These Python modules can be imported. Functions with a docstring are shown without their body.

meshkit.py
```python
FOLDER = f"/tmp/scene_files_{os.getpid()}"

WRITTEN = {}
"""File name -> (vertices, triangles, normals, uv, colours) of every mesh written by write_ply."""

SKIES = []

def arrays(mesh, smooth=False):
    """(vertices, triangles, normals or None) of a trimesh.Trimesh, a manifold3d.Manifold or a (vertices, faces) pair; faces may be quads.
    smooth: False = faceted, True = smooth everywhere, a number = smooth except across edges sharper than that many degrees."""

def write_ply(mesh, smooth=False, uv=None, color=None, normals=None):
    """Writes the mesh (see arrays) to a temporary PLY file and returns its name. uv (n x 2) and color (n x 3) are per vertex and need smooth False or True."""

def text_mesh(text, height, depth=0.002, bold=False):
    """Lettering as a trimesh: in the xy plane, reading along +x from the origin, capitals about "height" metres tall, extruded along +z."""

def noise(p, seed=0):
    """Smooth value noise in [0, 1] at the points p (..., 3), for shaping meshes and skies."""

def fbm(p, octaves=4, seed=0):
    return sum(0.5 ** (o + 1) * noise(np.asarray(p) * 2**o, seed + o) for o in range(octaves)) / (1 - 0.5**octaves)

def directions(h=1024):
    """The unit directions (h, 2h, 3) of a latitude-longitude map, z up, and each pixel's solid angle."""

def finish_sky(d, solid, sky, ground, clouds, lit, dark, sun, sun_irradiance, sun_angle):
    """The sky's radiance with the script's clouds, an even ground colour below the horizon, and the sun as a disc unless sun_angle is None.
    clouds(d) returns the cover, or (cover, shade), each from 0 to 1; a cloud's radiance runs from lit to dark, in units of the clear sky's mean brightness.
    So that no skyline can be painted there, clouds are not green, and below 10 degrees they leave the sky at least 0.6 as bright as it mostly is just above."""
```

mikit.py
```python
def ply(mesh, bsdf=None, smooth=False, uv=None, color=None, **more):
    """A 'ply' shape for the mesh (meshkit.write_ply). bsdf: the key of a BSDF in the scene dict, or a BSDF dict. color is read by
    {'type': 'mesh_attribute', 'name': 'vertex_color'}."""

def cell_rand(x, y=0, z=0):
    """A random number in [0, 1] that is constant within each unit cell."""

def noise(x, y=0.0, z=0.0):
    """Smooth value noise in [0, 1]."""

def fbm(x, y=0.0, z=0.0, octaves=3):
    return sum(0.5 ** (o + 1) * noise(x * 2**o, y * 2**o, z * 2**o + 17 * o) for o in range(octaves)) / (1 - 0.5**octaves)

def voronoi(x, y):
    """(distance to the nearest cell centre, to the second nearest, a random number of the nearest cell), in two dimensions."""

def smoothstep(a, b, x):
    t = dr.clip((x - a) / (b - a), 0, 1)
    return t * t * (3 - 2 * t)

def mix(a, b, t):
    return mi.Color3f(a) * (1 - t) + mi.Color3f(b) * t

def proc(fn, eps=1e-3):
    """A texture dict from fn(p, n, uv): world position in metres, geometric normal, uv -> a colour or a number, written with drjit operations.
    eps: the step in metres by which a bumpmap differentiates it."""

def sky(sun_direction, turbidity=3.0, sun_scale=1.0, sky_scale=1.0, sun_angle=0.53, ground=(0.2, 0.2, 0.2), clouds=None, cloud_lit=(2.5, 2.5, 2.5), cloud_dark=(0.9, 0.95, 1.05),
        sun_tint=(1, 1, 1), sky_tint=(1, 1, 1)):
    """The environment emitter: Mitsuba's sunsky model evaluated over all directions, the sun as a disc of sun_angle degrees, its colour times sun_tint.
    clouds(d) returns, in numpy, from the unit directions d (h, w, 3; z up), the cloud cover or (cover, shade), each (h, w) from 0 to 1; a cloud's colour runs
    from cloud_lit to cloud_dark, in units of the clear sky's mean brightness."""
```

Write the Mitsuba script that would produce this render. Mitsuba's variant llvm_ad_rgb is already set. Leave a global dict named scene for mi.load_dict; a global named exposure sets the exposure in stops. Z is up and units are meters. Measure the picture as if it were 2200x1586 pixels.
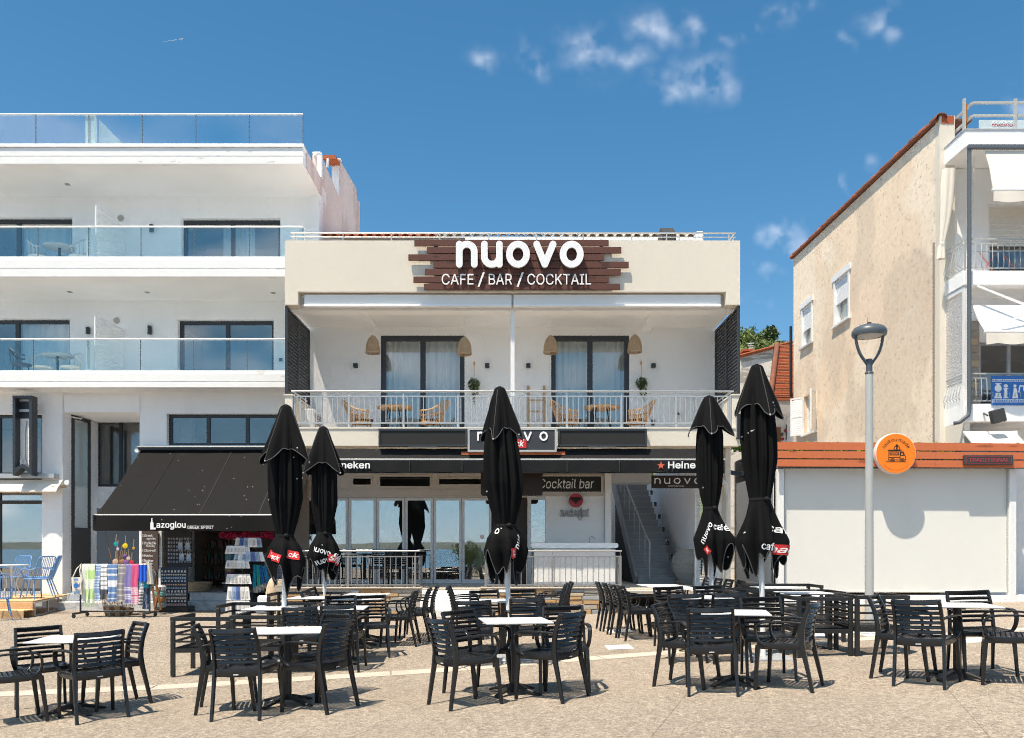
import math, random
import numpy as np
import trimesh
from shapely.geometry import Polygon, LineString, Point, box as sbox
from shapely.ops import unary_union
from shapely import affinity
import drjit as dr
import mitsuba as mi
import mikit, meshkit

T = mi.ScalarTransform4f
rng = np.random.default_rng(7)
random.seed(7)
scene, labels, place = {}, {}, {}

# ---------------------------------------------------------------- camera, sky, exposure
F, EYE = 1800.0, 1.45          # focal length in photograph pixels (2200 wide), eye height in metres
CX, HOR = 1100.0, 1178.0       # straight-ahead column and horizon row of the survey photograph
scene['camera'] = {
    'type': 'perspective', 'fov_axis': 'x', 'fov': math.degrees(2 * math.atan(1100.0 / F)),
    'to_world': T().look_at(origin=[0, 0, EYE], target=[0, 10, EYE], up=[0, 0, 1]),
    'principal_point_offset_x': 0.0, 'principal_point_offset_y': (793.0 - HOR) / 1586.0,
    'near_clip': 0.05, 'far_clip': 20000.0}
exposure = 2.42
SUN = (-0.305, -0.34, 1.0)

# fair-weather clouds: (tangent of azimuth from straight ahead, height tangent, half width, half height, tilt, density)
CLOUDS = [(-.033, .578, .018, .011, -.5, .75), (.010, .590, .012, .010, -.4, .5), (.035, .575, .013, .011, -.8, .75), (.088, .592, .026, .020, -.6, 1.0),
          (.140, .583, .022, .013, -.2, .6), (.170, .618, .022, .014, -.3, .95), (.215, .620, .014, .015, .5, .8), (.236, .556, .022, .026, 1.1, 1.0), (.205, .545, .035, .012, -.1, .7),
          (.290, .618, .020, .008, .35, .6), (.258, .603, .016, .007, .2, .6), (.310, .635, .015, .006, .6, .4), (.345, .641, .020, .007, .7, .45),
          (.435, .634, .022, .010, .6, .55), (.450, .612, .008, .014, .2, .5), (.400, .600, .006, .010, .5, .3),
          (.322, .368, .020, .026, 1.2, 1.2), (.340, .382, .012, .012, .6, .6), (.300, .335, .024, .008, .3, .5), (.330, .350, .022, .010, .3, .5), (.290, .298, .022, .012, .5, .4), (.308, .305, .008, .022, .1, .4),
          (.435, .458, .008, .010, .3, .4), (.405, .440, .005, .010, .1, .35),
          (.620, .535, .030, .016, .6, .8), (.70, .58, .05, .03, .4, .8)]


def clouds(d):
    front = np.maximum(d[..., 1], 1e-3)
    u, v = d[..., 0] / front, d[..., 2] / front
    cover = np.zeros(u.shape)
    p = np.stack([u * 46, v * 46, u * 0 + 3.3], -1)
    n1 = meshkit.fbm(p, 5, 11)
    wx, wy = (meshkit.fbm(p * .8 + 9, 3, 5) - .5) * .05, (meshkit.fbm(p * .8 + 31, 3, 8) - .5) * .05
    for a, e, ra, re, tilt, dens in CLOUDS:
        x, y = u + wx - a, v + wy - e
        c, s = math.cos(tilt), math.sin(tilt)
        q = ((c * x + s * y) / (ra * 1.12)) ** 2 + ((-s * x + c * y) / (re * 1.12)) ** 2
        cover = np.maximum(cover, np.exp(-q * 1.1) * dens * np.clip((n1 - .36) * 2.6, 0, 1.0))
    cover = np.where(d[..., 1] > 0.05, cover, 0)
    # cumulus over the sea across the square, made denser to brighten shaded walls
    q = np.stack([d[..., 0] * 5, d[..., 2] * 13, d[..., 1] * 5], -1)
    back = np.clip((meshkit.fbm(q, 4, 3) - .50) * 5.0, 0, .92) * np.clip(-d[..., 1] * 3, 0, 1)
    # thin haze that pales every horizon
    haze = .42 * np.exp(-np.clip(d[..., 2], 0, 1) / .10)
    return np.clip(np.maximum(np.maximum(cover * .5, back * .85), haze), 0, 1), np.clip(.55 - n1 * .55, 0, .55)


scene['sky'] = mikit.sky(SUN, turbidity=4.0, sun_scale=.9, sun_tint=(.955, 1.0, 1.05), clouds=clouds, cloud_lit=(4.6, 4.6, 4.7), cloud_dark=(3.1, 3.2, 3.4), ground=(.22, .2, .18), sky_tint=(.32, .63, .70))


# ---------------------------------------------------------------- survey helpers (metres from photograph readings at a known distance)
def X(px, d): return (px - CX) / F * d
def Z(py, d): return EYE + (HOR - py) / F * d


def ground(x, y):
    """The square: it climbs towards the kiosk, the more so nearer the water front."""
    f = .0375 * np.clip(x, -9, 9)
    b = np.interp(x, [-14, -9, -4, 1.5, 8.5, 14], [.04, .045, .045, .05, .21, .33])
    t = np.clip((np.asarray(y, float) - 9) / 8, 0, 1)
    t = t * t * (3 - 2 * t)
    return f * (1 - t) + b * t


# ---------------------------------------------------------------- bookkeeping
def numbered(name):
    if name not in place and name not in scene:
        return name
    i = 1
    while f'{name}_{i:03d}' in place or f'{name}_{i:03d}' in scene:
        i += 1
    return f'{name}_{i:03d}'


def thing(name, label, cat, group=None, to_world=None):
    key = numbered(name)
    place[key] = to_world
    labels[key] = {'label': label, 'category': cat}
    if group:
        labels[key]['group'] = group
    return key


_counter = {}


def add(parent, name, mesh, bsdf, smooth=False, label=None, kind=None, color=None, shape=None):
    """One part (or sub-part) of a thing: a scene entry of its own. Returns its key."""
    base = f'{parent}__{name}'
    n = _counter.get(base, 0)
    key = base if n == 0 else f'{base}_{n:03d}'
    _counter[base] = n + 1
    root = parent.split('__')[0]
    s = dict(shape) if shape is not None else ply(mesh, bsdf, smooth, color)
    if place.get(root) is not None:
        s['to_world'] = place[root]
    scene[key] = s
    place.setdefault(key, place.get(root))
    if label or kind:
        labels[key] = {}
        if label: labels[key]['label'] = label
        if kind: labels[key]['kind'] = kind
    return key


def ply(mesh, bsdf, smooth=False, color=None):
    if isinstance(mesh, MB): mesh = mesh.mesh()
    if color is not None and smooth not in (True, False): smooth = False
    return mikit.ply(mesh, bsdf, smooth=smooth, color=color)


def whole(name, mesh, bsdf, label, cat, group=None, smooth=False, color=None, to_world=None):
    """A thing that is one mesh."""
    key = numbered(name)
    place[key] = to_world
    s = ply(mesh, bsdf, smooth, color)
    if to_world is not None: s['to_world'] = to_world
    scene[key] = s
    labels[key] = {'label': label, 'category': cat}
    if group: labels[key]['group'] = group
    return key


def struct(name, mesh, bsdf, smooth=False, label=None, kind='structure', color=None):
    key = numbered(name)
    place[key] = None
    scene[key] = ply(mesh, bsdf, smooth, color)
    labels[key] = {'kind': kind}
    if label: labels[key]['label'] = label
    return key


# ---------------------------------------------------------------- mesh helpers
QB = np.array([[0, 2, 3, 1], [4, 5, 7, 6], [0, 1, 5, 4], [2, 6, 7, 3], [0, 4, 6, 2], [1, 3, 7, 5]])


class MB:
    def __init__(self): self.v, self.f, self.n = [], [], 0

    def raw(self, v, f):
        v, f = np.asarray(v, float), np.asarray(f, int)
        if f.shape[1] == 4: f = np.vstack([f[:, [0, 1, 2]], f[:, [0, 2, 3]]])
        self.v.append(v); self.f.append(f + self.n); self.n += len(v)
        return self

    def tm(self, m): return self.raw(m.vertices, m.faces)

    def box(self, x0, x1, y0, y1, z0, z1, c=0.0):
        x0, x1 = sorted((x0, x1)); y0, y1 = sorted((y0, y1)); z0, z1 = sorted((z0, z1))
        if c:
            return self.raw(*cbox((x1 - x0, y1 - y0, z1 - z0), c, ((x0 + x1) / 2, (y0 + y1) / 2, (z0 + z1) / 2)))
        v = [(x, y, z) for x in (x0, x1) for y in (y0, y1) for z in (z0, z1)]
        # vertex index = 4*ix+2*iy+iz
        f = [[0, 1, 3, 2], [4, 6, 7, 5], [0, 4, 5, 1], [2, 3, 7, 6], [0, 2, 6, 4], [1, 5, 7, 3]]
        return self.raw(v, f)

    def bar(self, p, q, w, h=None, up=(0, 0, 1), c=0.0):
        """A rectangular bar from p to q: w sideways, h along up."""
        h = w if h is None else h
        p, q = np.asarray(p, float), np.asarray(q, float)
        t = q - p; L = np.linalg.norm(t); t /= L
        up = np.asarray(up, float)
        s = np.cross(t, up)
        if np.linalg.norm(s) < 1e-6: s = np.cross(t, [1, 0, 0])
        s /= np.linalg.norm(s); u = np.cross(s, t)
        v, f = cbox((w, L, h), c) if c else MB().box(-w / 2, w / 2, -L / 2, L / 2, -h / 2, h / 2).arrays()
        v = np.asarray(v)
        return self.raw((p + q) / 2 + v[:, :1] * s + v[:, 1:2] * t + v[:, 2:3] * u, f)

    def tube(self, pts, r, sides=8, closed=False):
        p = np.asarray(pts, float)
        if len(p) == 2: p = np.array([p[0], (p[0] + p[1]) / 2, p[1]])
        r = np.broadcast_to(r, (len(p),)) if not np.isscalar(r) else np.full(len(p), r)
        if closed:
            t = np.roll(p, -1, 0) - np.roll(p, 1, 0)
        else:
            t = np.gradient(p, axis=0)
        t /= np.linalg.norm(t, axis=1, keepdims=True) + 1e-12
        a0 = np.cross(t[0], [0, 0, 1.0]);
        if np.linalg.norm(a0) < 1e-3: a0 = np.cross(t[0], [1.0, 0, 0])
        a = a0 / np.linalg.norm(a0); A = []
        for k in range(len(p)):
            a = a - t[k] * a.dot(t[k]); a = a / (np.linalg.norm(a) + 1e-12); A.append(a)
        A = np.array(A); B = np.cross(t, A)
        ang = np.arange(sides) * 2 * np.pi / sides
        v = p[:, None] + r[:, None, None] * (np.cos(ang)[None, :, None] * A[:, None] + np.sin(ang)[None, :, None] * B[:, None])
        n = len(p); f = []
        for i in range(n if closed else n - 1):
            for j in range(sides):
                f.append([i * sides + j, i * sides + (j + 1) % sides, ((i + 1) % n) * sides + (j + 1) % sides, ((i + 1) % n) * sides + j])
        f = np.array(f); f = np.vstack([f[:, [0, 1, 2]], f[:, [0, 2, 3]]])
        v = v.reshape(-1, 3)
        if not closed:
            v = np.vstack([v, p[0], p[-1]]); c0, c1 = len(v) - 2, len(v) - 1
            caps = [[c0, (j + 1) % sides, j] for j in range(sides)] + [[c1, (n - 1) * sides + j, (n - 1) * sides + (j + 1) % sides] for j in range(sides)]
            f = np.vstack([f, caps])
        return self.raw(v, f)

    def strip(self, pts, w, h, side, c=None):
        """A rectangular section swept along pts: w along the per-point vector side, h across."""
        p = np.asarray(pts, float); n = len(p)
        t = np.gradient(p, axis=0); t /= np.linalg.norm(t, axis=1, keepdims=True)
        s = np.broadcast_to(np.asarray(side, float), p.shape); s = s - t * (s * t).sum(1, keepdims=True); s = s / np.linalg.norm(s, axis=1, keepdims=True)
        u = np.cross(s, t)
        w = np.broadcast_to(w, (n,))[:, None]; h = np.broadcast_to(h, (n,))[:, None]
        e = .22   # clipped corners
        prof = [(-.5, -.5 + e), (-.5 + e * .6, -.5), (.5 - e * .6, -.5), (.5, -.5 + e), (.5, .5 - e), (.5 - e * .6, .5), (-.5 + e * .6, .5), (-.5, .5 - e)]
        k = len(prof)
        v = np.concatenate([(p + a * w * s + b * h * u)[:, None] for a, b in prof], 1).reshape(-1, 3)
        f = []
        for i in range(n - 1):
            for j in range(k):
                f.append([i * k + j, i * k + (j + 1) % k, (i + 1) * k + (j + 1) % k, (i + 1) * k + j])
        f = np.array(f); f = np.vstack([f[:, [0, 1, 2]], f[:, [0, 2, 3]]])
        caps = [[0, j + 1, j] for j in range(1, k - 1)] + [[(n - 1) * k, (n - 1) * k + j, (n - 1) * k + j + 1] for j in range(1, k - 1)]
        return self.raw(v, np.vstack([f, caps]))

    def lathe(self, prof, n=24, center=(0, 0, 0), axis='z'):
        prof = np.asarray(prof, float); a = np.arange(n) * 2 * np.pi / n
        v = np.stack([prof[:, None, 0] * np.cos(a), prof[:, None, 0] * np.sin(a), np.repeat(prof[:, 1:], n, 1)], -1).reshape(-1, 3)
        if axis == 'y': v = np.stack([v[:, 0], v[:, 2], v[:, 1]], -1)
        f = []
        for i in range(len(prof) - 1):
            for j in range(n):
                f.append([i * n + j, i * n + (j + 1) % n, (i + 1) * n + (j + 1) % n, (i + 1) * n + j])
        return self.raw(v + np.asarray(center, float), f)

    def grid(self, P):
        """A sheet from an array (rows, columns, 3)."""
        a, b = P.shape[:2]; i, j = np.meshgrid(np.arange(a - 1), np.arange(b - 1), indexing='ij')
        f = np.stack([i * b + j, i * b + j + 1, (i + 1) * b + j + 1, (i + 1) * b + j], -1).reshape(-1, 4)
        return self.raw(P.reshape(-1, 3), f)

    def facade(self, poly, y0, y1):
        """A shapely polygon in (x, z) as a solid between the distances y0 and y1."""
        for g in getattr(poly, 'geoms', [poly]):
            if g.area < 1e-7: continue
            m = trimesh.creation.extrude_polygon(g, abs(y1 - y0), engine='earcut')
            v = m.vertices
            self.raw(np.stack([v[:, 0], max(y0, y1) - v[:, 2], v[:, 1]], -1), m.faces)
        return self

    def side(self, poly, x0, x1):
        """A shapely polygon in (y, z) as a solid between x0 and x1."""
        for g in getattr(poly, 'geoms', [poly]):
            m = trimesh.creation.extrude_polygon(g, abs(x1 - x0), engine='earcut')
            v = m.vertices
            self.raw(np.stack([min(x0, x1) + v[:, 2], v[:, 0], v[:, 1]], -1), m.faces)
        return self

    def flat(self, poly, z0, z1):
        for g in getattr(poly, 'geoms', [poly]):
            m = trimesh.creation.extrude_polygon(g, z1 - z0, engine='earcut')
            self.raw(m.vertices + [0, 0, z0], m.faces)
        return self

    def arrays(self): return np.vstack(self.v), np.vstack(self.f)
    def mesh(self): return trimesh.Trimesh(*self.arrays(), process=False)


_cb = {}


def cbox(size, c, centre=(0, 0, 0)):
    """A box with chamfered edges."""
    k = (tuple(np.round(size, 5)), round(c, 5))
    if k not in _cb:
        sx, sy, sz = np.asarray(size) / 2; c = min(c, sx * .45, sy * .45, sz * .45)
        pts = []
        for a in (-1, 1):
            for b in (-1, 1):
                for d in (-1, 1):
                    pts += [(a * sx, b * (sy - c), d * (sz - c)), (a * (sx - c), b * sy, d * (sz - c)), (a * (sx - c), b * (sy - c), d * sz)]
        h = trimesh.convex.convex_hull(np.array(pts))
        _cb[k] = (np.array(h.vertices), np.array(h.faces))
    v, f = _cb[k]
    return v + np.asarray(centre), f


def text(s, x0, x1, z0, z1, y, depth=.006, bold=False, shear=0.0, keep=False):
    """Lettering that fills the rectangle x0..x1, z0..z1 of a plane facing the square, its back at the distance y."""
    m = meshkit.text_mesh(s, 1.0, 1.0, bold)
    v = np.array(m.vertices); v[:, 0] += shear * v[:, 1]
    lo, hi = v.min(0), v.max(0)
    sx, sz = (x1 - x0) / (hi[0] - lo[0]), (z1 - z0) / (hi[1] - lo[1])
    if keep: sx = sz = min(sx, sz)
    return MB().raw(np.stack([x0 + (v[:, 0] - lo[0]) * sx, y - v[:, 2] * depth, z0 + (v[:, 1] - lo[1]) * sz], -1), m.faces).mesh()


def move(mesh, M):
    v, f = (mesh.arrays() if isinstance(mesh, MB) else (np.array(mesh.vertices), np.array(mesh.faces)))
    return MB().raw(v @ M[:3, :3].T + M[:3, 3], f)


def at(x, y, z=0.0, deg=0.0): return T().translate([float(x), float(y), float(z)]).rotate([0, 0, 1], float(deg))


# ---------------------------------------------------------------- materials
def rgb(c): return {'type': 'rgb', 'value': [float(x) for x in c]}


def mat(name, color, rough=.6, spec=.3, metal=0.0, clear=0.0, bump=None, scale=None, two=True, sheen=0.0):
    col = mikit.proc(color) if callable(color) else rgb(color)
    b = {'type': 'principled', 'base_color': col, 'roughness': rough, 'specular': spec}
    if metal: b['metallic'] = metal
    if clear: b['clearcoat'] = clear
    if sheen: b['sheen'] = sheen
    if bump is not None:
        b = {'type': 'bumpmap', 'nested_texture': mikit.proc(bump, eps=.004), 'scale': scale, 'nested_bsdf': b}
    scene[name] = {'type': 'twosided', 'bsdf': b} if two else b
    return name


def f3(c): return mi.Color3f(*[float(x) for x in c])


fbm, noise, mix, sst = mikit.fbm, mikit.noise, mikit.mix, mikit.smoothstep


def plaster(c, stain=(.55, .5, .45), amount=.35, grain=.05):
    def fn(p, n, uv):
        a = fbm(p.x * .9 + p.y, p.z * .7, p.y * 1.3, octaves=4)
        s = sst(.56, .74, fbm(p.x * 5.1 + 3, p.z * .8, p.y * 5.3, octaves=4)) * amount       # weather streaks
        g = 1 + (noise(p.x * 90, p.z * 90, p.y * 90) - .5) * grain * 2 + (a - .5) * .1
        return mix(f3(c) * g, f3(stain) * g, s)
    return fn


mat('white_plaster', plaster((.88, .88, .88), (.68, .66, .62), .22), .8, .2)
mat('wall_white', plaster((.86, .86, .86), (.77, .76, .74), .2), .8, .2)
mat('white_paint', (.78, .78, .77), .45, .4)
mat('grey_white', (.50, .51, .52), .5, .3)
mat('cream_plaster', plaster((.69, .635, .545), (.60, .555, .48), .25), .8, .2)


def chipped(p, n, uv):
    c = f3((.82, .82, .815)) * (1 + (fbm(p.x * 2, p.z * 9, p.y * 2) - .5) * .08)
    m = sst(.66, .70, fbm(p.x * 4.0, p.z * 13, p.y * 4, octaves=4)) * sst(.58, .68, noise(p.x * .55 + 3, p.z * .9)) * sst(19.32, 19.28, p.y)
    return mix(c, f3((.55, .53, .51)), m * .7)


mat('chipped_white', chipped, .75, .2)


def render_fn(p, n, uv):
    big = fbm(p.y * .42 + 4, p.z * .5 + 1, octaves=4)
    patch = sst(.52, .60, fbm(p.y * .33 + p.z * .21, p.z * .35 - p.y * .18, 7.0, octaves=3))
    c = mix(f3((.79, .635, .48)), f3((.83, .715, .575)), patch * .8)
    c = mix(c, f3((.60, .49, .385)), sst(.55, .66, fbm(p.y * .5 + 2, p.z * .38 + 6, 3.0, octaves=4)) * .55)
    grain = noise(p.y * 11, p.z * 13, p.x * 11) * .55 + noise(p.y * 29, p.z * 31, p.x * 29) * .45
    hole = sst(.30, .18, grain)
    return mix(c * (.86 + .26 * grain + (big - .5) * .16), f3((.42, .33, .25)), hole * .6)


def render_bump(p, n, uv): return noise(p.y * 14, p.z * 14, p.x * 14) * .6 + noise(p.y * 41, p.z * 41, p.x * 41) * .4


mat('rough_render', render_fn, .9, .1, bump=render_bump, scale=.004)


def pink_fn(p, n, uv):
    a = fbm(p.y * 1.2, p.z * .5, octaves=4)
    s = sst(.54, .70, fbm(p.y * 2.2 + 7, p.z * .5, octaves=3))
    return mix(mix(f3((.64, .49, .45)), f3((.70, .60, .57)), a), f3((.40, .31, .29)), s * .35) * (.92 + .16 * noise(p.y * 30, p.z * 30))


mat('pink_stucco', pink_fn, .85, .15)


def peel_fn(p, n, uv):
    a = fbm(p.x * 1.6, p.z * 2.1, octaves=4)
    e = sst(.60, .64, fbm(p.x * .9, p.z * 5.5, 3.0, octaves=4))
    return mix(mix(f3((.68, .64, .58)), f3((.60, .54, .46)), a), f3((.28, .25, .21)), e * .75) * (.9 + .2 * noise(p.x * 25, p.z * 25))


mat('peeling_white', peel_fn, .85, .15)


def pave_fn(p, n, uv):
    g1 = noise(p.x * 75, p.y * 75)
    d1, d2, r = mikit.voronoi(p.x * 62, p.y * 62)
    peb = sst(.02, .18, d2 - d1)
    c = mix(f3((.215, .183, .152)), f3((.385, .342, .295)), r)
    c = mix(f3((.20, .17, .142)), c, peb * .8 + .2)
    big = fbm(p.x * .5, p.y * .5, octaves=4)
    fine = fbm(p.x * 17, p.y * 17, 2.0, octaves=2)
    wear = sst(.55, .72, fbm(p.x * 1.4 + 9, p.y * .8, 5.0, octaves=4))
    c = c * (.96 + .16 * (big - .5) + .30 * (g1 - .5) + .40 * (noise(p.x * 34, p.y * 34, 5.0) - .5) + .2 * (fine - .5)) * f3((1.03, 1.0, .95))
    c = mix(c, f3((.21, .175, .14)), wear * .16)
    spot = sst(.79, .83, fbm(p.x * .7 + 3, p.y * 1.6 + 8, 1.0, octaves=4)) + sst(.10, .06, mikit.voronoi(p.x * .9, p.y * .9)[0]) * .5
    c = mix(c, f3((.13, .11, .09)), dr.minimum(spot, 1) * .25)
    # saw-cut panel joints
    u, v = p.x * .94 - p.y * .34, p.x * .34 + p.y * .94
    ju = dr.abs(u / 2.3 - dr.floor(u / 2.3) - .5) * 2.3
    jv = dr.abs(v / 3.1 - dr.floor(v / 3.1) - .5) * 3.1
    j = dr.maximum(sst(.007, .003, ju), sst(.007, .003, jv))
    return mix(c, f3((.08, .065, .05)), j * .5) * .86


mat('aggregate', pave_fn, .9, .15)


def slab_fn(p, n, uv):
    return mix(f3((.36, .315, .26)), f3((.45, .40, .335)), fbm(p.x * 3, p.y * 3, octaves=4)) * (.94 + .12 * noise(p.x * 60, p.y * 60))


mat('pale_concrete', slab_fn, .8, .2)


def marble_fn(p, n, uv):
    q = p.x * 1.3 + p.z * 2.1 + p.y * .7
    w = dr.abs(fbm(p.x * 2.1 + 3, p.z * 3.0, p.y * 2.0, octaves=4) - .5)
    vein = sst(.035, .0, w)
    return mix(mix(f3((.60, .61, .62)), f3((.50, .52, .54)), noise(q, p.y)), f3((.33, .35, .38)), vein * .7)


mat('grey_marble', marble_fn, .35, .5)
mat('white_marble', (.74, .735, .72), .45, .4)


def wood_fn(c0, c1):
    def fn(p, n, uv):
        ring = fbm(p.x * 1.2, p.y * 26, p.z * 26, octaves=3)
        knot = sst(.78, .84, noise(p.x * 3.1 + 2, p.y * 9, p.z * 9))
        return mix(mix(f3(c0), f3(c1), ring), f3(c1) * .45, knot * .6)
    return fn


mat('deck_wood', wood_fn((.66, .44, .24), (.50, .30, .14)), .7, .25)
mat('walnut_board', wood_fn((.115, .048, .036), (.098, .040, .030)), .6, .3)
mat('orange_board', wood_fn((.57, .165, .068), (.51, .14, .058)), .6, .3)
mat('pale_wood', (.50, .34, .20), .55, .3)
mat('brown_wood', (.22, .11, .05), .6, .3)


def specked(c, dots, seed, size):
    def fn(p, n, uv):
        d1, d2, r = mikit.voronoi(p.x * 3.2 + p.y * 1.7 + seed, p.z * 3.2 + p.y * 1.1)
        m = sst(size, size * .5, d1) * dr.select(r > dots, 1.0, 0.0)
        w = noise(p.x * 160, p.z * 160, p.y * 160)
        return mix(f3(c) * (.86 + .28 * w), f3((.62, .62, .60)), m)
    return fn


mat('black_canvas', specked((.006, .0063, .007), .74, 3.0, .036), .85, .12)
mat('awning_cloth', specked((.0125, .0122, .0125), .60, 9.0, .034), .85, .15)
mat('black_cloth', (.010, .0105, .012), .8, .25)
mat('hem_grey', (.085, .085, .09), .7, .3)
mat('cream_cloth', (.74, .69, .61), .85, .2)
mat('screen_cloth', plaster((.70, .695, .66), (.69, .68, .64), .15, .02), .85, .15)
mat('resin_black', (.0125, .0135, .0155), .24, .5)
mat('metal_black', (.020, .021, .022), .38, .5)
mat('metal_dark', (.028, .031, .036), .4, .5)
mat('anthracite', (.030, .034, .041), .4, .5)
mat('slate_grey', (.10, .115, .135), .4, .5)
mat('lamp_grey', (.075, .092, .11), .38, .5)
mat('pole_grey', (.42, .43, .42), .4, .5)
mat('steel', (.62, .62, .61), .28, .5, metal=.85)
mat('rail_grey', (.26, .255, .25), .4, .5, metal=.2)
mat('alu', (.46, .475, .49), .4, .5, metal=.4)
mat('beige_frame', (.52, .475, .42), .45, .4)
mat('door_white', (.62, .62, .62), .4, .4)
mat('table_white', (.58, .585, .585), .3, .5)
mat('pole_white', (.76, .76, .75), .35, .5)
mat('letter_white', (.83, .83, .83), .4, .4)
mat('letter_side', (.30, .30, .31), .5, .3)
mat('letter_grey', (.45, .44, .42), .5, .3)
mat('red_print', (.58, .035, .035), .5, .3)
mat('coral_red', (.66, .13, .075), .45, .4)
mat('dull_red', (.45, .05, .07), .5, .3)
mat('orange_face', (.90, .22, .018), .5, .3)
mat('pink_rim', (.75, .62, .58), .5, .3)
mat('black_print', (.018, .017, .016), .6, .3)
mat('panel_black', (.022, .022, .021), .6, .3)
mat('panel_grey', (.042, .047, .055), .5, .35)
mat('menu_brown', (.085, .058, .052), .6, .3)
mat('navy_panel', (.040, .053, .072), .5, .35)
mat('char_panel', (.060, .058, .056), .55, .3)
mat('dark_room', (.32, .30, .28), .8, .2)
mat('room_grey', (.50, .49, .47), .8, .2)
mat('room_brown', (.30, .26, .22), .8, .2)  # even grey-brown, mainly the shop walls
mat('dark_brown_wall', (.055, .047, .042), .7, .2)
mat('curtain', (.62, .63, .63), .85, .2)
mat('blue_paint', (.15, .30, .56), .4, .4)
mat('banner_blue', (.045, .17, .50), .6, .3)
mat('rattan', (.52, .33, .18), .55, .35)
mat('wicker', (.50, .36, .23), .7, .25)
mat('cushion', (.055, .035, .028), .8, .2)
mat('hall_marble', lambda p, n, uv: mix(f3((.30, .315, .335)), f3((.22, .235, .255)), fbm(p.x * 3, p.z * 4, p.y * 3, octaves=4)), .35, .5)
mat('leaf_green', (.17, .21, .07), .6, .3)
mat('leaf_dark', (.07, .105, .035), .55, .35)
mat('leaf_bright', (.13, .26, .03), .6, .3)
mat('yellow_bloom', (.75, .62, .06), .7, .2)
mat('crimson_bloom', (.30, .012, .055), .7, .2)
mat('terracotta', lambda p, n, uv: mix(f3((.42, .125, .055)), f3((.30, .085, .045)), fbm(p.x * 3, p.y * 3, p.z * 3)) * (.85 + .3 * noise(p.x * 30, p.y * 30, p.z * 30)), .8, .2)
mat('old_tile', lambda p, n, uv: mix(f3((.25, .10, .06)), f3((.15, .07, .05)), fbm(p.x * 3, p.y * 3, p.z * 3)), .85, .2)
mat('slate_tile', lambda p, n, uv: mix(f3((.55, .50, .44)), f3((.40, .36, .32)), fbm(p.x * 3, p.y * 3, p.z * 3)), .8, .2)
mat('brick_red', (.40, .10, .05), .8, .2)
mat('rust', (.35, .14, .05), .8, .2)
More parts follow.
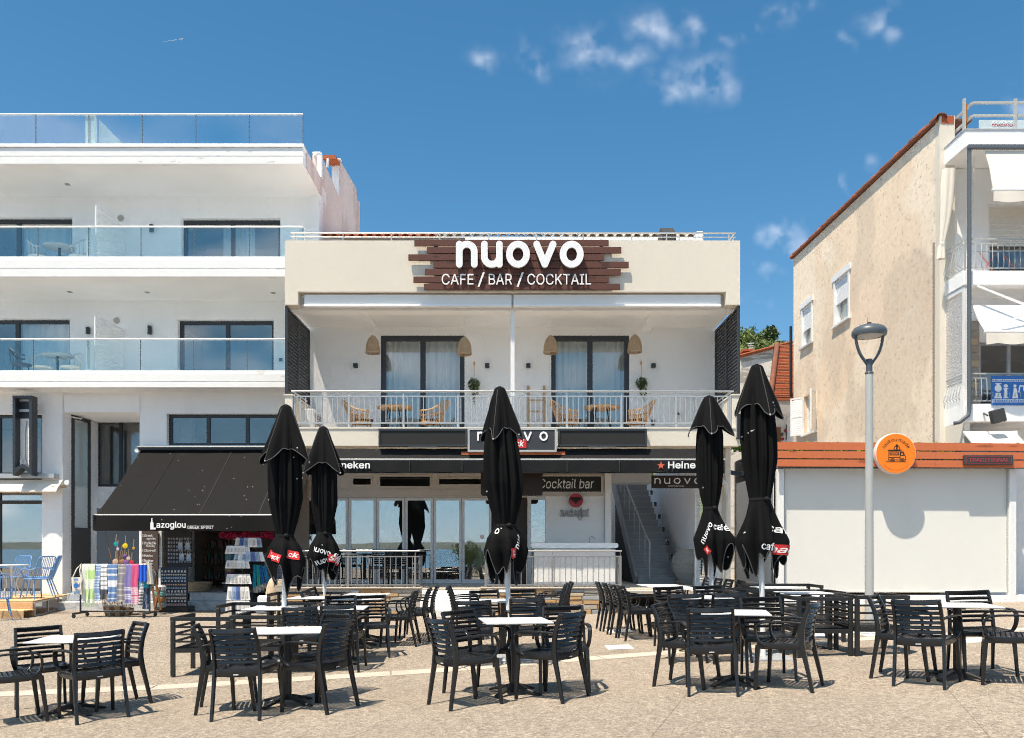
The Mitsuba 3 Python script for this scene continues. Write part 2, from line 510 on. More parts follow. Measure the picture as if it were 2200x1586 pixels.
mat('mortar', lambda p, n, uv: f3((.40, .345, .275)) * (.85 + .3 * noise(p.x * 40, p.y * 40, p.z * 40)), .9, .1)
for i, (a, b) in enumerate([((.52, .36, .20), (.40, .25, .13)), ((.44, .40, .34), (.34, .31, .27)), ((.36, .37, .37), (.28, .29, .30)), ((.58, .48, .35), (.47, .37, .25)), ((.47, .29, .14), (.35, .20, .10))]):
    mat(f'stone_{"ochre grey blue sand rust".split()[i]}', (lambda a, b: lambda p, n, uv: mix(f3(a), f3(b), fbm(p.x * 9, p.y * 9, p.z * 13, octaves=4)) * (.85 + .3 * noise(p.x * 60, p.y * 60, p.z * 60)))(a, b), .85, .2)
mat('jar_clay', (.40, .385, .36), .7, .2)
mat('chocolate', (.030, .020, .016), .6, .3)
mat('skirt_dark', (.05, .05, .05), .6, .3)
scene['painted'] = {'type': 'twosided', 'bsdf': {'type': 'principled', 'base_color': {'type': 'mesh_attribute', 'name': 'vertex_color'}, 'roughness': .75, 'specular': .25}}
scene['glass_clear'] = {'type': 'thindielectric', 'int_ior': 1.55}
scene['glass_coated'] = {'type': 'thindielectric', 'int_ior': 2.0, 'specular_transmittance': rgb((.82, .88, .88))}
scene['glass_mirror'] = {'type': 'thindielectric', 'int_ior': 3.5, 'specular_transmittance': rgb((.45, .50, .52))}
scene['glass_rail'] = {'type': 'thindielectric', 'int_ior': 1.75, 'specular_transmittance': rgb((.70, .86, .90))}
scene['glass_frost'] = {'type': 'twosided', 'bsdf': {'type': 'principled', 'base_color': rgb((.52, .62, .66)), 'roughness': .35, 'specular': .5}}


def painted(fn, mesh):
    v, f = mesh.arrays() if isinstance(mesh, MB) else (mesh.vertices, mesh.faces)
    return np.array([fn(*p) for p in v])


# ---------------------------------------------------------------- building helpers
def rect(x0, x1, z0, z1): return sbox(min(x0, x1), min(z0, z1), max(x0, x1), max(z0, z1))


def curtain_sheet(x0, x1, z0, z1, y, amp=.03, wave=.16, seed=0):
    n = max(12, int((x1 - x0) / .022)); x = np.linspace(x0, x1, n)
    ph = np.cumsum(.022 / wave * 2 * np.pi * (1 + .5 * np.sin(x * 5 + seed)))
    yy = y + amp * np.sin(ph)
    P = np.stack([np.stack([x, yy, np.full(n, z)], -1) for z in (z0, z1)])
    return MB().grid(P).mesh()


def room(parent, x0, x1, z0, z1, y0, depth, bsdf='room_grey'):
    """Plain inner surfaces of the room that the opening shows."""
    m = MB().box(x0 - .3, x1 + .3, y0 + depth, y0 + depth + .06, z0 - .1, z1 + .1)
    m.box(x0 - .36, x0 - .3, y0, y0 + depth, z0 - .1, z1 + .1).box(x1 + .3, x1 + .36, y0, y0 + depth, z0 - .1, z1 + .1)
    m.box(x0 - .3, x1 + .3, y0, y0 + depth, z1 + .1, z1 + .16).box(x0 - .3, x1 + .3, y0, y0 + depth, z0 - .16, z0 - .1)
    return add(parent, 'inner_room', m, bsdf)


def window(parent, x0, x1, z0, z1, y, panels=2, fw=.07, frame='anthracite', glass='glass_coated', curtain=(), name='window', depth=.08, pane_rows=1):
    """A framed window in a hole of a wall facing the square. Panes are sub-parts."""
    m = MB()
    hole = []
    w = (x1 - x0) / panels
    for k in range(panels):
        for r in range(pane_rows):
            zz0, zz1 = z0 + (z1 - z0) * r / pane_rows, z0 + (z1 - z0) * (r + 1) / pane_rows
            hole.append(rect(x0 + k * w + (fw if k == 0 else fw * .55), x0 + (k + 1) * w - (fw if k == panels - 1 else fw * .55), zz0 + (fw if r == 0 else fw * .4), zz1 - (fw if r == pane_rows - 1 else fw * .4)))
    m.facade(rect(x0, x1, z0, z1).difference(unary_union(hole)), y, y + depth)
    wk = add(parent, name, m, frame)
    for k, h in enumerate(hole):
        a, b, c, d = h.bounds
        add(wk, 'pane', MB().grid(np.array([[(a - .01, y + depth * .5, b - .01), (c + .01, y + depth * .5, b - .01)], [(a - .01, y + depth * .5, d + .01), (c + .01, y + depth * .5, d + .01)]])), glass)
        if k in curtain:
            add(wk, 'curtain', curtain_sheet(a - .03, c + .03, b, d + .05, y + depth + .12, seed=k + x0), 'curtain', True)
    return wk
# ---------------------------------------------------------------- the square
xs = np.unique(np.concatenate([np.linspace(-400, -16, 12), np.linspace(-16, 16, 65), np.linspace(16, 400, 12)]))
ys = np.unique(np.concatenate([np.linspace(-34, 3, 14), np.linspace(3, 24, 85), np.linspace(24, 400, 14)]))
gx, gy = np.meshgrid(xs, ys)
gz = ground(gx, gy)
struct('pavement', MB().grid(np.stack([gx, gy, gz], -1)).mesh(), 'aggregate', True, 'exposed aggregate paving of the square, beige with fine joints')

# the pale strip of concrete slabs let into the paving
ctrl = np.array([(-9.5, 9.2), (-5.83, 9.55), (-3.99, 9.6), (-.85, 10.1), (1.14, 10.75), (4.6, 11.7), (7.6, 12.4), (9.5, 12.9)])
cs = np.linspace(0, len(ctrl) - 1, 200)
cp = np.stack([np.interp(cs, np.arange(len(ctrl)), ctrl[:, k]) for k in (0, 1)], -1)
for _ in range(30): cp[1:-1] = (cp[:-2] + 2 * cp[1:-1] + cp[2:]) / 4
seg = np.concatenate([[0], np.cumsum(np.linalg.norm(np.diff(cp, axis=0), axis=1))])


def strip_pt(s, off):
    x, y = np.interp(s, seg, cp[:, 0]), np.interp(s, seg, cp[:, 1])
    t = np.array([np.interp(s + .05, seg, cp[:, 0]) - x, np.interp(s + .05, seg, cp[:, 1]) - y]); t /= np.linalg.norm(t) + 1e-9
    x, y = x - t[1] * off, y + t[0] * off
    return x, y, float(ground(x, y))


ST = numbered('paving_strip'); place[ST] = None; labels[ST] = {'kind': 'structure', 'label': 'pale strip of concrete slabs across the paving'}
s = 0.0
while s < seg[-1] - .9:
    P = np.array([[strip_pt(s + .012 + k * (.9 - .024) / 3, o) for k in range(4)] for o in (-.17, .17)])
    m = MB(); top = P + [0, 0, .006]
    m.grid(top); m.grid(np.stack([P[0] - [0, 0, .03], top[0]])); m.grid(np.stack([top[1], P[1] - [0, 0, .03]]))
    m.grid(np.stack([np.stack([top[0, 0], top[1, 0]]), np.stack([P[0, 0], P[1, 0]]) - [0, 0, .03]]))
    add(ST, 'slab', m, 'pale_concrete')
    s += .9
# loose white marble slabs let into the paving
for px, py, w, l in [(1330, 1356, .42, .26), (1330, 1391, .36, .22), (1880, 1362, .5, .3), (2120, 1375, .8, .22), (1745, 1365, .4, .3), (1790, 1362, .3, .24)]:
    y = 12.0
    for _ in range(40):
        x = (px - CX) / F * y; y = .5 * y + .5 * F * (EYE - float(ground(x, y))) / (py - HOR)
    x = (px - CX) / F * y; z = float(ground(x, y))
    sl = float(ground(x + .2, y) - ground(x - .2, y)) / .4
    P = np.array([[(x + a * w, y + b * l * 2.2, z + a * w * sl + .005) for a in (-.5, .5)] for b in (-.5, .5)])
    struct('marble_slab', MB().grid(P).mesh(), 'white_marble', label='small white marble slab set in the paving')

# the water front behind the photographer, seen only in the panes
P = np.array([[(-3000, -34, -1.6), (3000, -34, -1.6)], [(-3000, -4000, -1.6), (3000, -4000, -1.6)]])
mat('sea_water', (.03, .10, .16), .25, .5)
struct('sea', MB().grid(P).mesh(), 'sea_water', label='blue sea beyond the square')
mat('far_hill', (.13, .15, .13), .9, .1)
hx = np.linspace(-2600, 2600, 160)
hz = 4 + 46 * meshkit.fbm(np.stack([hx * .0022, hx * 0, hx * 0], -1), 4, 4) + 8 * np.sin(hx * .002)
struct('hills', MB().grid(np.stack([np.stack([hx, hx * 0 - 2600, hx * 0 - 3], -1), np.stack([hx, hx * 0 - 2800, hz], -1), np.stack([hx, hx * 0 - 3300, hz * .6], -1)])).mesh(), 'far_hill', True, 'low blue hills across the bay')


def leaf_cloud(n, centre, radius, size, r, squash=(1, 1, 1), clump=0, shell=.5):
    """Small folded leaves through a crown's volume: (vertices, faces)."""
    d = r.normal(size=(n, 3)); d /= np.linalg.norm(d, axis=1, keepdims=True)
    p = d * (shell + (1 - shell) * r.random((n, 1)) ** .5)
    if clump:
        cc = r.normal(size=(clump, 3)); cc /= np.linalg.norm(cc, axis=1, keepdims=True); cc *= .35 + .5 * r.random((clump, 1))
        p = cc[r.integers(clump, size=n)] + p * (.22 + .25 * r.random((n, 1)))
    p = p * radius * np.array(squash) + np.asarray(centre)
    a = r.normal(size=(n, 3)); a /= np.linalg.norm(a, axis=1, keepdims=True)
    b = np.cross(a, r.normal(size=(n, 3))); b /= np.linalg.norm(b, axis=1, keepdims=True)
    s = size * (.6 + .8 * r.random((n, 1)))
    c = np.cross(a, b)
    v = np.stack([p - a * s, p + b * s * .42 + c * s * .12, p + a * s, p - b * s * .42 + c * s * .12], 1).reshape(-1, 3)
    i = np.arange(n)[:, None] * 4
    return v, np.vstack([i + [0, 1, 2], i + [0, 2, 3]])


# flowering shrub by the water, mirrored in the folding doors
sh = thing('flowering_shrub', 'green flowering shrub by the water front, mirrored in the folding doors', 'shrub')
add(sh, 'foliage', MB().raw(*leaf_cloud(2600, (-2.2, -6.0, .95), 1.25, .07, rng, (1, .7, .75), 30, .2)), 'leaf_green')
add(sh, 'stem', MB().tube([(-2.2, -6, -.1), (-2.25, -6, .5), (-2.1, -6, 1.0)], .05), 'brown_wood', True)

# wooded hill far behind the houses
hill = MB()
hg, hr = np.meshgrid(np.linspace(8, 80, 30), np.linspace(70, 170, 14))
hzz = np.interp(hr, [70, 105, 130, 170], [0, 18, 30.5, 33]) * (1 + .1 * np.sin(hg * .2)) - (hg - 38) * .10
struct('hill', MB().grid(np.stack([hg, hr, hzz], -1)).mesh(), 'leaf_green', True, 'green hill behind the houses')
PINES = ['broad pine on the hill next to the cafe louvres', 'tallest pointed pine on the hill near the cafe louvres', 'round pine on the hill above the roof antenna', 'pine on the hill just past the roof antenna', 'darker pointed pine in the middle of the hill top', 'round pine on the hill beside the darker pointed one', 'broad pine on the hill next to the thin flue', 'dark pine on the hill by the beige wall edge', 'low pine on the slope below the antenna mast', 'low pine on the slope by the cafe louvres', 'low dark pine on the slope above the white gable']
for (px, py, d, rad, mt, kind) in [(1588, 742, 120, 4.6, 'leaf_green', 'broad'), (1605, 722, 122, 3.0, 'leaf_green', 'tall'), (1622, 735, 120, 3.4, 'leaf_green', 'broad'), (1640, 740, 124, 3.4, 'leaf_green', 'broad'), (1655, 728, 126, 2.6, 'leaf_dark', 'tall'), (1662, 745, 120, 3.4, 'leaf_green', 'broad'), (1682, 738, 124, 3.4, 'leaf_green', 'broad'), (1700, 745, 122, 3.2, 'leaf_dark', 'broad'), (1630, 757, 112, 2.6, 'leaf_green', 'low'), (1600, 760, 112, 2.8, 'leaf_green', 'low'), (1668, 762, 112, 2.6, 'leaf_dark', 'low')]:
    x, z = X(px, d), Z(py, d)
    tr = thing('pine_tree', PINES.pop(0), 'tree', 'pines on the hill')
    sq = (1, .8, 1.25) if kind == 'tall' else (1.1, .9, .8)
    add(tr, 'crown', MB().raw(*leaf_cloud(1500, (x, d, z - rad * .45), rad, .34, rng, sq, 16, .2)), mt)
    add(tr, 'trunk', MB().tube([(x, d, z - rad * 2.6), (x + .2, d, z - rad * 1.2), (x, d, z - rad * .3)], [.35, .28, .12]), 'brown_wood', True)
# ---------------------------------------------------------------- the white apartment building
DA, WA, GA, XW, XE = 19.2, 21.0, 19.85, -14.5, -4.79     # slab fronts, upper walls, street wall, west and east ends
ap = thing('apartment_building', 'white apartment building with glass balcony rails above the souvenir shop', 'building')


def slab(top, drip, groove, bottom, d=DA, x1=XE):
    """A balcony slab with a proud kerb on top and a grooved fascia."""
    t, r, g, b = Z(top, d), Z(drip, d), Z(groove, d), Z(bottom, d)
    poly = Polygon([(d + .03, t), (d + .03, r), (d, r - .012), (d, g + .012), (d + .02, g + .006), (d + .02, g - .006), (d, g - .012), (d, b + .01), (d + .01, b), (21.6, b), (21.6, t - .16), (d + .22, t - .16), (d + .22, t)])
    m = MB().side(poly, XW, x1)
    return add(ap, 'balcony_slab', m, 'chipped_white')


slab(307, 317, 336, 353); slab(550, 557, 577, 595); slab(795, 801, 820, 833)
# coping strip on the roof kerb, with its small overhang
add(ap, 'coping', MB().box(XW, XE + .03, DA - .03, DA + .24, Z(317, DA), Z(313.5, DA)), 'white_paint')


def ax(px, d=WA): return X(px, d)


zt, zm, zl, zb = Z(353, DA), Z(595, DA), Z(833, DA), 0.0
fm, fl = Z(550, DA) - .16, Z(795, DA) - .16               # balcony floors
XWL = ax(690) - .0
for z0, z1, holes in ((fm, zt, [(ax(-90), ax(155), Z(467, WA)), (ax(390), ax(602), Z(469, WA))]), (fl, zm, [(ax(-90), ax(150), Z(685, WA)), (ax(382), ax(588), Z(687, WA))])):
    wall = rect(XW, XE, z0, z1)
    for a, b, h in holes: wall = wall.difference(rect(a, b, z0 - .1, h))
    add(ap, 'wall', MB().facade(wall, WA, WA + .25), 'wall_white')
    for k, (a, b, h) in enumerate(holes):
        wk = window(ap, a, b, z0 + .02, h, WA + .14, 2, .085, curtain=((1,) if k == 0 else ()), glass='glass_coated')
        room(ap, a, b, z0, h, WA + .26, 2.2)
        if k == 1 and z0 == fm:
            add(wk, 'curtain', curtain_sheet(a + .9, b - .75, z0, h, WA + .42, seed=4), 'curtain', True)
# shaft of the east end, pilaster, terrace parapets (stained pink by the weather)
add(ap, 'pilaster', MB().box(X(672, WA), XE - .004, WA - .16, WA, zm, zt), 'wall_white')
PK = 'pink_stucco'


def dz(px, py): d = XE * F / (px - CX); return (d, Z(py, d))


side = Polygon([(WA + .02, -.5), dz(773, 700), (26.4, Z(432, 26.4)), dz(770, 424), dz(769, 406), dz(731, 345), dz(731, 384), dz(739, 447), dz(693, 335), (WA + .02, Z(335, WA))])
side = Polygon([(WA + .02, -.5), (26.4, -.5), (26.4, Z(434, 26.4)), (26.0, Z(432, 26)), (25.75, Z(404, 25.75)), (dz(731, 345)[0], dz(731, 345)[1]), (dz(731, 345)[0], 9.2), (dz(739, 447)[0], dz(739, 447)[1]), (WA + .02, Z(333, WA))])
add(ap, 'side_wall', MB().side(side.buffer(0), XE - .22, XE), PK)
add(ap, 'side_wall', MB().side(Polygon([(DA + .26, Z(353, DA) + .02), (WA + .02, Z(353, DA) + .02), (WA + .02, Z(309, DA) - .02), (DA + .26, Z(309, DA) - .02)]), XE + .003, XE + .02), PK)
d2 = dz(731, 345)[0]
add(ap, 'roof_block', MB().box(X(713, d2), XE - .03, d2 - .01, d2 + 2.6, 8.9, Z(345, d2)), 'white_plaster')
add(ap, 'coping', MB().box(X(713, d2) - .03, XE + .03, d2 - .06, d2 + .1, Z(345, d2) + .004, Z(343, d2) + .004), 'white_paint')
rt = MB()
for k in range(5):
    cx = X(706, d2) + k * .068
    rt.tube([(cx, d2 - .5, Z(357, d2)), (cx, d2 - .02, Z(353, d2))], .05, 8)
add(ap, 'roof', rt, 'terracotta', True, kind='stuff')
add(ap, 'fascia_board', MB().box(X(702, d2), X(730, d2), d2 - .52, d2 - .44, Z(360, d2), Z(352, d2)), 'terracotta')
add(ap, 'drain_pipe', MB().tube([(X(713, d2), d2 - .5, Z(359, d2)), (X(713, d2), d2 - .5, Z(366, d2)), (X(711, d2), d2 - .48, Z(376, d2))], .035), 'white_paint', True)
# terrace wall and glass of the roof behind the slab
add(ap, 'roof_terrace_post', MB().box(X(684, WA), X(693, WA), WA - .12, WA + .02, Z(385, WA), Z(333, WA)), 'white_paint')
add(ap, 'chimney_pipe', MB().tube([(X(671, 21), 21.2, Z(380, 21)), (X(671, 21), 21.2, Z(320, 21))], .05), 'alu', True)
add(ap, 'coping', MB().box(X(674, WA), XE + .02, WA - .14, WA + .04, Z(334, WA) + .004, Z(332, WA) + .004), 'white_paint')


# glass balustrades: each pane a part
def balustrade(z0, z1, bounds, d, post):
    h = add(ap, 'glass_balustrade', MB().tube([(XW, d, z1), (X(bounds[-1], d), d, z1)], .022, 8), 'letter_white', True)
    for a, b in zip(bounds[:-1], bounds[1:]):
        x0, x1 = X(a, d) + .006, X(b, d) - .006
        add(h, 'pane', MB().grid(np.array([[(x0, d, z0), (x1, d, z0)], [(x0, d, z1 - .02), (x1, d, z1 - .02)]])), 'glass_rail')
        add(h, 'joint', MB().box(x1 - .002, x1 + .014, d - .006, d + .006, z0, z1 - .02), 'slate_grey')
    for p, w in post:
        add(h, 'post', MB().box(X(p - w, d), X(p + w, d), d + .03, d + .15, z0 - .02, z1), 'white_paint')
    return h


balustrade(Z(310, DA), Z(241, DA), [-240, -40, 77, 191, 306, 421, 536, 651], DA + .1, [(192, 10)])
balustrade(Z(552, DA), Z(484, DA), [-240, -36, 82, 190, 303, 418, 536, 651], DA + .1, [(189, 5), (648, 5)])
balustrade(Z(797, DA), Z(727, DA), [-240, -42, 72, 189, 302, 416, 531, 651], DA + .1, [(188.5, 4.5)])
# frosted partition of the roof terrace
P = np.array([[(X(203, DA), DA + .22, Z(308, DA)), (X(203, DA), DA + 2.4, Z(308, DA))], [(X(203, DA), DA + .22, Z(246, DA)), (X(203, DA), DA + 2.4, Z(246, DA) + .0)]])
add(ap, 'roof_partition', MB().grid(P), 'glass_frost')


def privacy(px, z0, z1):
    x = X(px, DA + .3); m = MB()
    y0, y1 = DA + .3, WA - .02
    m.bar((x, y0, z0), (x, y0, z1), .03).bar((x, y1 - .02, z0), (x, y1 - .02, z1), .03).bar((x, (y0 + y1) / 2, z0 + .02), (x, (y0 + y1) / 2, z1 - .02), .026).bar((x, y0 + .016, z1), (x, y1, z1), .03).bar((x, y0 + .016, z0 + .05), (x, y1 - .04, z0 + .05), .028)
    k = add(ap, 'privacy_screen', m, 'white_paint')
    z = z0 + .12
    while z < z1 - .05:
        add(k, 'slat', MB().box(x - .007, x + .007, y0 + .02, y1 - .04, z, z + .062), 'white_paint'); z += .078


privacy(206, fm, Z(440, DA + .3)); privacy(204, fl, Z(676, DA + .3))
for px, py, h in ((192, 712, 14), (324, 711, 18), (328, 493, 15)):
    w = thing('wall_lamp', {192: 'small dark cylinder wall lamp beside the middle privacy screen', 324: 'dark cylinder wall lamp on the white wall two windows along', 328: 'dark cylinder wall lamp behind the upper glass balustrade'}[px], 'wall lamp')
    x, z, hh = X(px, WA), Z(py, WA), h / F * WA / 2
    add(w, 'shade', MB().lathe([(0, -hh), (.05, -hh), (.052, -hh + .01), (.052, hh - .01), (.05, hh), (0, hh)], 16, (x, WA - .07, z)), 'metal_dark', 40)
    add(w, 'bracket', MB().box(x - .03, x + .03, WA - .03, WA - .001, z - .04, z + .04), 'metal_dark')
for px, py in ((260, 469), (251, 689)):
    add(ap, 'vent', MB().lathe([(0, 0), (.075, 0), (.08, .012), (.065, .02), (.06, .012), (0, .012)], 20, (X(px, WA), WA - .022, Z(py, WA)), 'y'), 'jar_clay', 40)
for px, py, zz in ((145, 396, zt), (150, 627, zm), (316, 628, zm), (587, 629, zm)):
    d = (zz - EYE) * F / (HOR - py)
    add(ap, 'downlight', MB().box(X(px, d) - .05, X(px, d) + .05, d - .05, d + .05, zz - .012, zz - .001), 'letter_side')
add(ap, 'switch_box', MB().box(X(600, WA), X(607, WA), WA - .03, WA - .001, Z(777, WA), Z(770, WA)), 'char_panel')

# ---- street storey
WL = [(X(-200, GA), X(93, GA)), (X(137, GA), X(300, GA)), (X(357, GA), X(612, GA))]
zt2 = zl + .001
wall = rect(XW, X(627, GA), .0, zt2)
up0, up1 = Z(1022, GA), Z(890, GA)
wall = wall.difference(rect(XW - .1, X(93, GA), -.1, up1))
wall = wall.difference(rect(X(137, GA), X(300, GA), -.1, Z(886, GA)))
wall = wall.difference(rect(X(358, GA), X(612, GA), Z(957, GA), Z(889, GA)))
wall = wall.difference(rect(X(304, GA), X(600, GA), -.1, Z(1090, GA)))
add(ap, 'street_wall', MB().facade(wall, GA, GA + .3), 'wall_white')
add(ap, 'beam', MB().box(X(140, GA), X(301, GA), GA - .05, GA - .003, Z(886, GA), Z(851, GA)), 'wall_white')
add(ap, 'pillar', MB().box(X(93, GA), X(137, GA), GA - .06, GA - .002, .0, zt2 - .002), 'wall_white')
# upper shop windows
w0 = window(ap, XW, X(93, GA), up0 + .01, up1, GA + .12, 3, .07, glass='glass_coated', name='street_window')
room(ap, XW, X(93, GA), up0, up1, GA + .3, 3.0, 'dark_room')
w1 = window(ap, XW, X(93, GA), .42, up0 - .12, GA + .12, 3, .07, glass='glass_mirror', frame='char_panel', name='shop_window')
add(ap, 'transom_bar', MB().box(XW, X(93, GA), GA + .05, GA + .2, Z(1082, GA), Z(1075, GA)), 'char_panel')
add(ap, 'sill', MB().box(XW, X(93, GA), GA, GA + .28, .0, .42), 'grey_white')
room(ap, XW, X(93, GA), .4, up0 - .2, GA + .3, 3.2, 'room_brown')
window(ap, X(358, GA), X(612, GA), Z(957, GA), Z(889, GA), GA + .14, 3, .07, glass='glass_coated', name='street_window')
room(ap, X(358, GA), X(612, GA), Z(957, GA), Z(889, GA), GA + .3, 3.0, 'room_grey')
# entrance recess
RB = 21.5
xr0 = X(137, GA)
add(ap, 'recess_wall', MB().facade(rect(xr0 - .3, X(300, GA) + .6, .0, Z(880, GA)).difference(rect(X(203, RB), X(310, RB), Z(1046, RB), Z(884, RB) + .3)), RB, RB + .2), 'wall_white')
window(ap, X(203, RB), X(310, RB), Z(1046, RB), Z(884, RB) + .25, RB + .05, 2, .07, glass='glass_coated', name='recess_window')
room(ap, X(203, RB), X(310, RB), Z(1046, RB), Z(884, RB) + .2, RB + .2, 2.5, 'room_grey')
add(ap, 'recess_wall', MB().box(xr0 - .14, xr0, GA + .301, RB - .001, .0, Z(886, GA) - .002), 'wall_white')
add(ap, 'recess_wall', MB().box(X(300, GA), X(300, GA) + .14, GA + .301, RB - .001, .0, Z(886, GA) - .002), 'wall_white')
add(ap, 'recess_ceiling', MB().box(xr0, X(300, GA), GA + .301, RB, Z(886, GA) + .003, Z(886, GA) + .1), 'wall_white')


def ydist(px): return xr0 * F / (px - CX)


ye0, ye1 = ydist(153), ydist(191)
dk = MB().side(Polygon([(ye0, .45), (ye1, .45), (ye1, 4.66), (ye0, 4.66)]).difference(unary_union([sbox(ye0 + .07, 1.95, ye1 - .07, 4.58)])), xr0 + .001, xr0 + .05)
ed = add(ap, 'entrance_door', dk, 'char_panel')
add(ed, 'pane', MB().grid(np.array([[(xr0 + .03, ye0 + .06, 1.94), (xr0 + .03, ye1 - .06, 1.94)], [(xr0 + .03, ye0 + .06, 4.6), (xr0 + .03, ye1 - .06, 4.6)]])), 'glass_coated')
add(ap, 'cable', MB().tube([(X(140, GA), GA - .07, Z(884, GA)), (X(146, GA), GA - .08, Z(895, GA)), (X(160, GA), GA + .3, Z(896, GA)), (X(180, 20.6), 20.6, Z(894, 20.6)), (X(197, RB), RB - .04, Z(912, RB)), (X(201, RB), RB - .04, Z(930, RB)), (X(200, RB), RB - .04, Z(1090, RB))], .016, 6), 'white_paint', True)

# hanging black ribbon-shaped sign box
sg = thing('ribbon_sign', 'tall empty black sign box with a notched foot beside the upper shop window', 'sign')
sx0, sx1, sz0, sz1, sd = X(27, 19.3), X(68, 19.3), Z(1022, 19.3), Z(850, 19.3), 19.3
pc = (sx0 + sx1) / 2
o = Polygon([(sx0, sz0), (pc, sz0 + .19), (sx1, sz0), (sx1, sz1), (sx0, sz1)])
i1 = Polygon([(sx0 + .06, sz0 + .18), (pc, sz0 + .27), (sx1 - .06, sz0 + .18), (sx1 - .06, sz1 - .06), (sx0 + .06, sz1 - .06)])
add(sg, 'frame', MB().facade(o.difference(i1), sd, sd + .24), 'anthracite')
add(sg, 'backing', MB().box(sx0 + .06, sx1 - .06, sd + .2, sd + .235, Z(1002, 19.3), Z(897, 19.3)), 'white_paint')
add(sg, 'backing', MB().box(sx0 + .06, sx1 - .06, sd + .21, sd + .238, Z(896.5, 19.3), sz1 - .06), 'anthracite')
for py in (857, 880): add(sg, 'bracket', MB().box(sx0 + .07, sx1 - .07, sd + .15, sd + .19, Z(py + 3, 19.3), Z(py - 3, 19.3)), 'alu')
add(sg, 'cable', MB().tube([(pc, sd + .19, Z(902, 19.3)), (pc - .03, sd + .19, Z(925, 19.3)), (pc - .03, sd + .19, Z(985, 19.3)), (pc + .02, sd + .19, Z(996, 19.3))], .008, 5), 'letter_side', True)
add(sg, 'connector', MB().box(sx0 + .08, sx0 + .13, sd + .15, sd + .19, Z(998, 19.3), Z(984, 19.3)), 'letter_white')

# cream awning, rolled half in, at the photograph's edge
aw = thing('cream_awning', 'rolled cream cassette awning on the white wall over the blue cafe chairs', 'awning')
ad = GA - .3
xe = X(125, ad)
add(aw, 'cassette', MB().box(XW, X(130, GA), GA - .28, GA - .065, Z(1029, GA), Z(1020, GA)), 'alu')
prof = [(GA - .10, Z(1032, GA)), (GA - .36, Z(1051, GA - .36)), (GA - .39, Z(1056, GA - .39)), (GA - .33, Z(1058, GA - .39)), (GA - .12, Z(1038, GA))]
add(aw, 'cloth', MB().side(Polygon(prof), XW, xe), 'cream_cloth')
add(aw, 'arm', MB().bar((xe + .06, GA - .08, Z(1046, GA)), (xe - .15, GA - .30, Z(1050, GA)), .07, .06), 'pale_wood')
add(aw, 'end_cap', MB().lathe([(0, 0), (.06, 0), (.06, .05), (0, .05)], 16, (xe + .12, GA - .16, Z(1038, GA)), 'y'), 'white_paint', 40)

# marble steps: in front of the entrance and of the shop
for name, x0, x1 in (('entrance_steps', X(134, 19.2), X(342, 19.2)), ('shop_steps', X(398, 19.2), X(520, 19.2))):
    k = add(ap, name, MB().box(x0 - .0, x1, 18.95, 20.5, -.1, .235, .01), 'grey_marble')
    add(k, 'step', MB().box(x0 + .08, x1 - .02, 19.25, 20.5, .2352, .415, .01), 'grey_marble')
add(ap, 'shop_threshold', MB().box(X(398, 19.4), X(520, 19.4), 19.42, 19.5, .4152, .43), 'pale_concrete')

# ---- souvenir shop front under the black awning (part of the same building)
S0 = GA + .05
add(ap, 'shop_panel', MB().box(X(205, GA), X(301, GA), GA + .06, GA + .1, .42, Z(1092, GA)), 'navy_panel')
for px in (301, 343): add(ap, 'shop_post', MB().box(X(px - 3, GA), X(px + 3, GA), GA + .02, GA + .14, .0, Z(1088, GA)), 'white_paint')
add(ap, 'shop_plinth', MB().box(X(205, GA), X(345, GA), GA, GA + .2, .0, .42), 'grey_marble')
m = MB().box(X(345, GA), X(640, GA), 23.4, 23.5, .0, 3.2)
m.box(X(345, GA) - .1, X(345, GA), GA + .1, 23.4, .0, 3.2).box(X(640, GA), X(640, GA) + .1, GA + .3, 23.4, .0, 3.2)
m.box(X(345, GA), X(640, GA), GA + .31, 23.4, 2.75, 2.85)
add(ap, 'shop_room', m, 'room_brown')
add(ap, 'shop_floor', MB().box(X(345, GA), X(640, GA), GA + .0, 23.4, .40, .412), 'dark_room')
# ---------------------------------------------------------------- the cafe building
DN, WN, DG = 17.65, 19.7, 19.7
NX0, NX1 = X(612, DN), X(1590, DN)
cf = thing('cafe_building', 'two storey cream cafe building with a deep balcony and a raised stone fronted terrace', 'building')
n = lambda px: X(px, DN)
nz = lambda py: Z(py, DN)
w = lambda px: X(px, WN)
wz = lambda py: Z(py, WN)
ztop, zsof, zfl = nz(517), 6.64, nz(918)
# parapet fascia with the long notch for the blind cassettes
fas = rect(NX0, NX1, nz(655), ztop).difference(rect(n(640), n(1560), nz(700), nz(627)))
fas = fas.difference(Polygon([(n(640), nz(627)), (n(1560), nz(627)), (n(1553), nz(655.5)), (n(645), nz(655.5))]).buffer(.001))
add(cf, 'parapet', MB().facade(fas, DN, DN + .3), 'cream_plaster')
m = MB().box(NX0, NX0 + .25, DN + .3, 25, 6.7, ztop - .001).box(NX1 - .25, NX1, DN + .3, 25, 6.7, ztop - .001)
add(cf, 'parapet', m, 'cream_plaster')
add(cf, 'ceiling', MB().box(NX0 + .01, NX1 - .01, DN + .3, 25, zsof, zsof + .25), 'white_plaster')
add(cf, 'ceiling_beam', MB().box(NX0 + .02, NX1 - .02, DN + .302, DN + .62, zsof - .10, zsof - .001), 'white_plaster')
for px in (790, 1398): add(cf, 'ceiling_beam', MB().box(X(px - 9, 19), X(px + 9, 19), DN + .63, WN, zsof - .10, zsof - .001), 'white_plaster')
